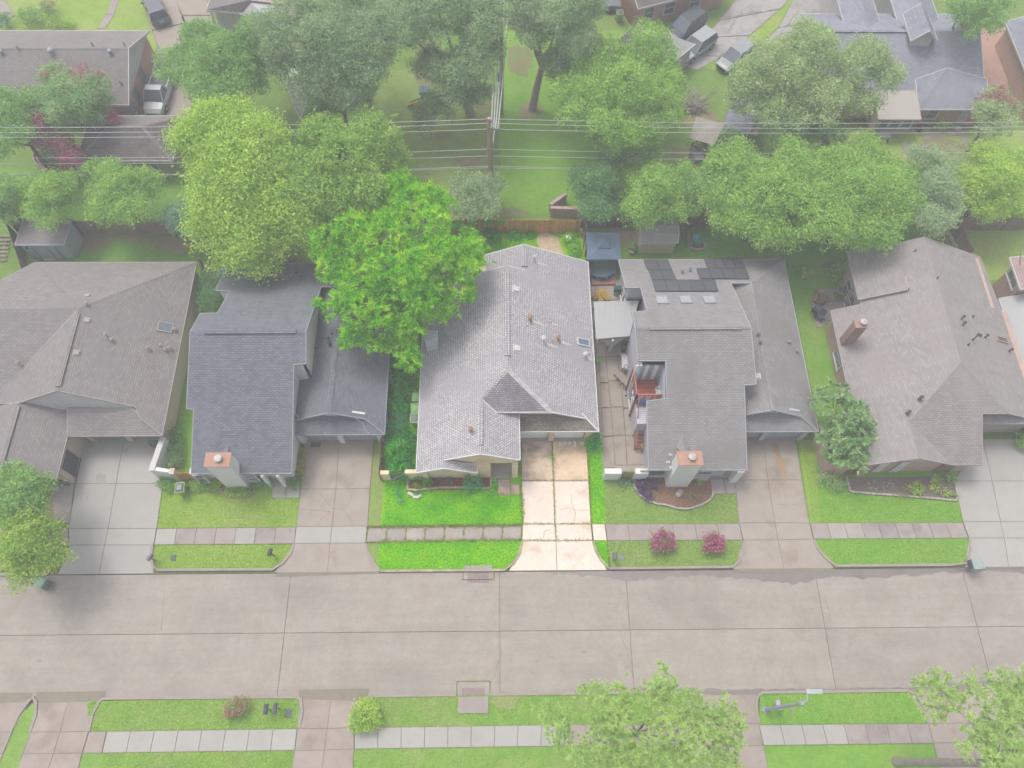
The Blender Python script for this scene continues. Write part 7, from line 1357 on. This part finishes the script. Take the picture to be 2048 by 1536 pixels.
# ------------------------------------------------------------------ terrace clutter, garden furniture, play set
def bicycle(label, c, rz, m, lean=.25, grp=None):
    t = thing('bicycle', label, 'bicycle', c, grp); R_ = Matrix.Rotation(rz, 3, 'Z') @ Matrix.Rotation(lean, 3, 'X'); at = lambda x, z, y=0.: tuple(Vector(c)+R_ @ Vector((x, y, z)))
    for x in (-.52, .52):
        mb = MB(); mb.tube([at(x+.33*math.cos(a), .34+.33*math.sin(a)) for a in np.linspace(0, 2*math.pi, 17)], .03, 6, cap=False); w_ = mb.build('wheel', tyre, t); mb = MB()
        for a in np.linspace(0, math.pi, 5)[:-1]: mb.bar(at(x+.3*math.cos(a), .34+.3*math.sin(a)), at(x-.3*math.cos(a), .34-.3*math.sin(a)), .012)
        mb.build('spokes', metal_g, w_)
    mb = MB()
    for p, q in (((-.52, .34), (-.15, .8)), ((-.52, .34), (-.1, .34)), ((-.1, .34), (-.18, .88)), ((-.1, .34), (.32, .82)), ((-.16, .78), (.32, .82)), ((.52, .34), (.3, .95))): mb.tube([at(*p), at(*q)], .022, 6)
    mb.build('frame', m, t); MB().tube([at(.28, .96, -.28), at(.3, .98, 0), at(.28, .96, .28)], .018, 6).build('handlebar', dark_metal, t); MB().box(at(-.19, .92), (.26, .14, .06), rz).build('saddle', black, t)
bicycle('bicycle on the terrace, the one nearer the balcony posts', W(1256, 775), 1.1, plain(150, 150, 110), .5); bicycle('bicycle on the terrace lying across the other one', W(1245, 765), -.9, dark_metal, .5); bicycle('bicycle inside the open shed', W(1380, 305), 1.9, plain(140, 120, 120), .3)
t = thing('work_bench', 'white topped bench along the terrace wall', 'bench', W(1250, 725)); q = W(1250, 722, .8); MB().box((q[0], q[1], .8), (.55, 1.25, .06)).build('top', trim_white, t)
for sx in (-.22, .22):
    for sy in (-.55, .55): MB().bar((q[0]+sx, q[1]+sy, .1), (q[0]+sx, q[1]+sy, .78), .06).build('leg', dark_metal, t)
t = thing('grill', 'kettle grill below the white bench on the terrace', 'grill', W(1251, 742)); q = W(1251, 744); MB().lathe((q[0], q[1], .6), [(.05, 0), (.25, .1), (.3, .22), (.3, .26), (.22, .4), (.04, .46)], 14).build('bowl', plain(170, 172, 186, .4), t)
for a in (0, 2.1, 4.2): MB().bar((q[0]+.28*math.cos(a), q[1]+.28*math.sin(a), .1), (q[0]+.1*math.cos(a), q[1]+.1*math.sin(a), .65), .03).build('leg', dark_metal, t)
q = W(1249, 699); t = thing('air_conditioner', 'dark air conditioner box under the patio cover edge', 'air conditioner', (q[0], q[1], .1)); MB().box((q[0], q[1], .5), (.6, .6, .75)).build('casing', plain(104, 108, 112), t); MB().lathe((q[0], q[1], .88), [(.24, 0), (.24, .02), (.02, .03)], 14).build('fan_grille', black, t)
q = W(1233, 588); t = thing('grill', 'green lidded grill beside the lilac wall behind the patio cover', 'grill', (q[0], q[1], .1)); MB().box((q[0], q[1], .75), (.6, .45, .3)).box((q[0], q[1], .95), (.55, .4, .12)).build('hood', plain(70, 112, 100), t)
for sx in (-.25, .25):
    for sy in (-.18, .18): MB().bar((q[0]+sx, q[1]+sy, .1), (q[0]+sx, q[1]+sy, .6), .04).build('leg', dark_metal, t)
t = thing('umbrella', 'collapsed mustard umbrella lying by the deck', 'umbrella', W(1198, 588, .3)); q = W(1196, 590, .5); mb = MB()
for k in range(8): a0, a1 = k*.785, k*.785+.6; r0 = 1.0+.3*math.sin(k*2.1); mb.face([(q[0], q[1], .75), (q[0]+r0*math.cos(a0)*.9, q[1]+r0*math.sin(a0)*.6, .45), (q[0]+r0*math.cos(a1)*.9, q[1]+r0*math.sin(a1)*.6, .5)])
mb.build('canopy', plain(204, 168, 84), t); MB().bar((q[0]-.6, q[1]-.2, .12), (q[0]+.05, q[1], .74), .05).build('shaft', wood_grey, t)
for px, py, lab, m in ((1640, 605, 'brown wooden garden chair on the stone patio', wood_grey), (1637, 637, 'blue grey sling chair at the lower end of the stone patio', plain(98, 112, 126)), (1628, 628, 'dark blue lounge seat at the lawn edge of the patio', plain(88, 102, 120))):
    chair(lab, W(px, py, G+.04), 2.2 if px < 1635 else -.6, m, dark_metal)
chair('turquoise garden chair on the lawn among branches', W(1392, 488, G), .3, plain(120, 196, 206), plain(120, 196, 206)); t = thing('brush_pile', 'grey driftwood branches beside the turquoise chair', 'brush pile', W(1382, 485)); mb = MB(); r = random.Random(8)
for k in range(12): a = W(1380+r.uniform(-4, 6), 495+r.uniform(-6, 4), .1); mb.tube([a, a+np.array([r.uniform(-.3, .5), r.uniform(.6, 1.8), r.uniform(.1, .8)])], [.05, .02], 5)
mb.build('limbs', bark_pale, t); edging(thing('bed_edging', 'small stone ring round a bed on the rear lawn', 'edging', W(1400, 495)), [(1380, 498), (1390, 502), (1405, 501), (1412, 494), (1406, 487)], 9, stone_p, .2, .15, 9)
splotch('mulch_ring', 1398, 494, .6, .45, mulch, G+.03, 5)
t = thing('slide', 'yellow play slide under the drooping oak', 'slide', W(820, 210)); a, b = W(843, 200, 1.0), W(817, 210, .2); mb = MB(); s = np.array([.1, .25, 0])
mb.face([a-s, b-s, b+s, a+s]); mb.face([a-s, a-s+[0, 0, .15], b-s+[0, 0, .15], b-s]); mb.face([a+s, b+s, b+s+[0, 0, .15], a+s+[0, 0, .15]]); mb.build('chute', plain(206, 184, 70), t); MB().box((a[0]+.3, a[1], .5), (.5, .5, 1.)).build('tower', plain(160, 150, 130), t)
t = thing('play_house', 'small blue play house top under the drooping oak', 'play house', W(848, 190)); q = W(849, 185, 1.2); MB().box((q[0], q[1], .7), (.7, .7, 1.3)).build('body', plain(190, 180, 160), t); mb = MB().prism([(q[0]-.45, q[1]-.45), (q[0]+.45, q[1]-.45), (q[0]+.45, q[1]+.45), (q[0]-.45, q[1]+.45)], 1.36, 1.6); mb.build('roof', plain(112, 140, 160), t)
t = thing('cart', 'white garden cart at the sun room corner', 'cart', W(1767, 275)); q = W(1767, 270, .5); MB().box((q[0], q[1], .55), (.9, 1.1, .5)).build('tub_body', plain(200, 200, 198), t)
for sx in (-.3, .3): MB().tube([(q[0]+sx-.04, q[1]-.6, .3), (q[0]+sx+.04, q[1]-.6, .3)], .2, 10).build('wheel', tyre, t)
q = W(1910, 262); t = thing('side_table', 'small pale box on the sunny lawn', 'box', (q[0], q[1], .1)); MB().box((q[0], q[1], .45), (.6, .6, .06)).build('lid', plain(206, 196, 190), t); MB().box((q[0], q[1], .26), (.5, .5, .3)).build('body', plain(196, 180, 170), t)
t = thing('picnic_bench', 'bleached wooden bench at the edge of the right hedge', 'bench', W(1880, 325)); a, b = W(1870, 335, .6), W(1893, 305, .6); MB().bar(a, b, .5, .08).build('seat', wood_grey, t)
for k in (.1, .9): e = lerp(a, b, k); MB().box((e[0], e[1], .3), (.35, .35, .5), .6).build('leg', wood_grey, t)
q = W(1500, 480); t = thing('air_conditioner', 'grey blue equipment box under the lime hedge tree', 'equipment box', (q[0], q[1], .1)); MB().box((q[0], q[1], .5), (.85, .7, .8)).build('casing', plain(130, 146, 160), t); MB().lathe((q[0], q[1], .9), [(.25, 0), (.25, .03), (.02, .04)], 12).build('fan_grille', dark_metal, t)
plate('grey stepping box beside the equipment box', 1512, 495, .4, .8, plain(150, 150, 160), 'step_box', .2)
q = W(1136, 483); t = thing('air_conditioner', 'small white box in the weeds of the vivid backyard', 'box', (q[0], q[1], .1)); MB().box((q[0], q[1], .35), (.45, .4, .5)).build('casing', plain(228, 236, 230), t); MB().box((q[0], q[1], .62), (.5, .45, .04)).build('lid', plain(240, 244, 240), t)
q = W(1149, 497); tag(MB().box((q[0], q[1], .25), (.3, .3, .3)).lathe((q[0], q[1], .4), [(.1, 0), (.1, .1), (.02, .12)], 8).build('bucket', plain(214, 232, 226)), 'tiny white bucket on the weedy soil of the vivid backyard', 'bucket')
q = W(1185, 895); tag(MB().lathe((q[0], q[1], .12), [(.2, 0), (.26, .1), (.22, .5), (.1, .6)], 8).build('watering_tub', plain(40, 140, 150)), 'teal tub under the tropical shrub by the garage', 'tub')
t = thing('tarp', 'blue and white tarp bundle behind the slate roof corner', 'tarp', W(450, 545, 1)); q = W(448, 541, .8); mb = MB(); mb.lathe((q[0], q[1], .1), [(.6, 0), (.7, .3), (.5, .6), (.1, .75)], 7); mb.build('bundle', plain(96, 126, 180), t)
t = thing('lean_to', 'wooden lattice frame between the left houses behind the fence', 'frame', W(412, 540)); 
for k in range(3): a = W(405+6*k, 548+4*k, 1.7); MB().bar(a, a+np.array([.3, 1.3, 0]), .08, .05).build('slat', wood_grey, t)
q = W(318, 893); tag(MB().tube([(q[0]+.3*math.cos(a)*(1+.02*k), q[1]+.22*math.sin(a), .14+.02*k) for k, a in enumerate(np.linspace(0, 6.28*3, 40))], .03, 5).build('garden_hose', dark_metal), 'dark coiled hose by the garage corner of the brown house', 'hose')
# pallets stacked beyond the shed at the far left
t = thing('pallet_stack', 'grey wooden pallets lying beyond the fence at far left', 'pallets', W(8, 500))
for k in range(7): a, b = W(-20, 473+8*k, .2), W(22-k*1.5, 472+8*k, .2); MB().bar(a, b, .16, .06).build('slat', wood_grey, t)
for x_ in (-6, 14): MB().bar(W(x_, 470, .12), W(x_-9, 525, .12), .1, .08).build('runner', wood_grey, t)
t = thing('wooden_stair', 'bleached plank walkway beside the sunny yard fence', 'walkway', W(1895, 480))
for k in range(5): a, b = W(1890+7*k, 462+14*k, .5), W(1900+8*k, 463+14*k, .5); MB().bar(a, b, .35, .06).build('plank', wood_grey, t)
MB().bar(W(1892, 460, .6), W(1925, 520, .6), .08, .1).build('rail', wood_grey, t)
# loose wires lying over the slate garage roof
crackP = [(586, 808), (592, 825), (599, 840), (612, 836)]; tag(MB().tube([hit(x, y, WLB)+[0, 0, .04] for x, y in crackP], .02, 5).build('roof_cable', plain(190, 192, 196)), 'loose pale cable on the left side of the slate garage roof', 'cable')
crackP = [(706, 832), (716, 841), (726, 848), (729, 858), (738, 868)]; tag(MB().tube([hit(x, y, WB)+[0, 0, .1] for x, y in crackP], .02, 5).build('roof_cable', plain(190, 192, 196)), 'loose pale cable hanging over the slate garage eave', 'cable')
# letters scrubbed pale into the driveway, to be read from the house
pale = plain(255, 250, 235, .9, 0., 1.3); L0 = W(1168, 889, G+Z0+.004)
t_drive = [o for o in bpy.data.objects if o.name.startswith('bright_driveway')][0]
def strokes(P, x0, y0, s, z): 
    mb = MB()
    for a, b in zip(P[:-1], P[1:]):
        A_, B2 = np.array([x0-a[0]*s, y0-a[1]*s]), np.array([x0-b[0]*s, y0-b[1]*s]); d = (B2-A_)/np.linalg.norm(B2-A_); n = np.array([-d[1], d[0]])*.035; A_ = A_-d*.02; B2 = B2+d*.02
        mb.face([(*(A_-n), z), (*(B2-n), z), (*(B2+n), z), (*(A_+n), z)])
    return mb
zz = G+Z0+.006; sgl = .34; X = lambda px: W(px, 888, zz)[0]; yb_ = W(1140, 884, zz)[1]+.02
Elet = [(.5, 0), (0, 0), (0, 1), (.5, 1)]; Emid = [(0, .5), (.4, .5)]; vlet = [(0, .72), (.25, 0), (.5, .72)]; elet = [(.06, .38), (.5, .38), (.48, .6), (.3, .74), (.08, .62), (0, .36), (.1, .08), (.3, 0), (.5, .1)]
for nm, P, px in (('letter_stroke', Elet, 1151), ('letter_stroke', Emid, 1151), ('letter_stroke', vlet, 1142), ('letter_stroke', elet, 1132), ('letter_stroke', [(0, .5), (.4, .85)], 1122), ('letter_stroke', [(0, .5), (.4, .15)], 1122), ('letter_stroke', [(0, .2), (.2, .35), (.4, .2), (.6, .35)], 1168), ('letter_stroke', [(0, .6), (.25, .8), (.5, .6)], 1166)):
    strokes(P, X(px), yb_, sgl, zz if P is not Emid else zz+.002).build(nm, pale, t_drive)
# cracks and stains of the bright driveway and the neighbours
for k, P in enumerate([[(1178, 1022), (1150, 1022), (1144, 1018), (1118, 1020)], [(1142, 990), (1144, 1010), (1150, 1024), (1148, 1045)], [(1084, 1078), (1088, 1065), (1100, 1060)]]): crackline('drive_crack', [W(*p) for p in P], .035, mat('thin_crack', col(190, 170, 130), col(170, 160, 110), 2) if 'thin_crack' not in bpy.data.materials else bpy.data.materials['thin_crack'], G+Z0+.004, seed=k+60, jag=.06)
for k, P in enumerate([[(638, 982), (650, 1000), (662, 1015)], [(708, 980), (700, 1005), (688, 1020), (664, 1018)], [(688, 1020), (698, 1035), (706, 1050)], [(662, 1024), (645, 1038), (632, 1050)], [(597, 1018), (630, 1022), (662, 1024)]]): crackline('drive_crack', [W(*p) for p in P], .035, joint, G+Z0+.004, seed=k+70, jag=.04)
crackline('drive_crack', [W(*p) for p in [(1554, 1010), (1580, 1012), (1612, 1008)]], .03, joint, G+Z0+.004, seed=80, jag=.04)
rustst = mat('rust_stain', col(186, 150, 112), col(178, 158, 132), 2, fine=.1)
for x, y, rx, ry, s_ in ((1551, 898, .28, .5, 1), (1561, 925, .33, .7, 2), (1568, 950, .25, .55, 3)): splotch('rust_stain', x, y, rx, ry, rustst, G+Z0+.004+.001*s_, s_)
st2 = mat('oil_stain', col(172, 164, 150), col(184, 180, 170), 2, fine=.08)
for x, y, rx, ry, s_ in ((203, 958, .4, .45, 4), (251, 902, .16, .22, 5), (174, 997, .12, .15, 6), (163, 976, .15, .1, 7)): splotch('oil_stain', x, y, rx, ry, st2, G+Z0+.004+.0006*s_, s_)
# ------------------------------------------------------------------ scattering volume added to wash the whole scene pale
hm = bpy.data.materials.new('added_haze'); hm.use_nodes = True; hn = hm.node_tree
hn.nodes.remove(hn.nodes['Principled BSDF']); pv_ = hn.nodes.new('ShaderNodeVolumePrincipled')
pv_.inputs['Color'].default_value = (.93, .95, .97, 1); pv_.inputs['Density'].default_value = HAZE; pv_.inputs['Anisotropy'].default_value = 0.
hn.links.new(pv_.outputs[0], hn.nodes['Material Output'].inputs['Volume'])
MB().prism(rect(-310, -210, 310, 430), -2.2, 57.).build('added_haze', hm, kind='stuff')
tag(bpy.data.objects['added_haze'], 'thin pale veil added over the houses and trees to wash out their colours', 'added_haze')
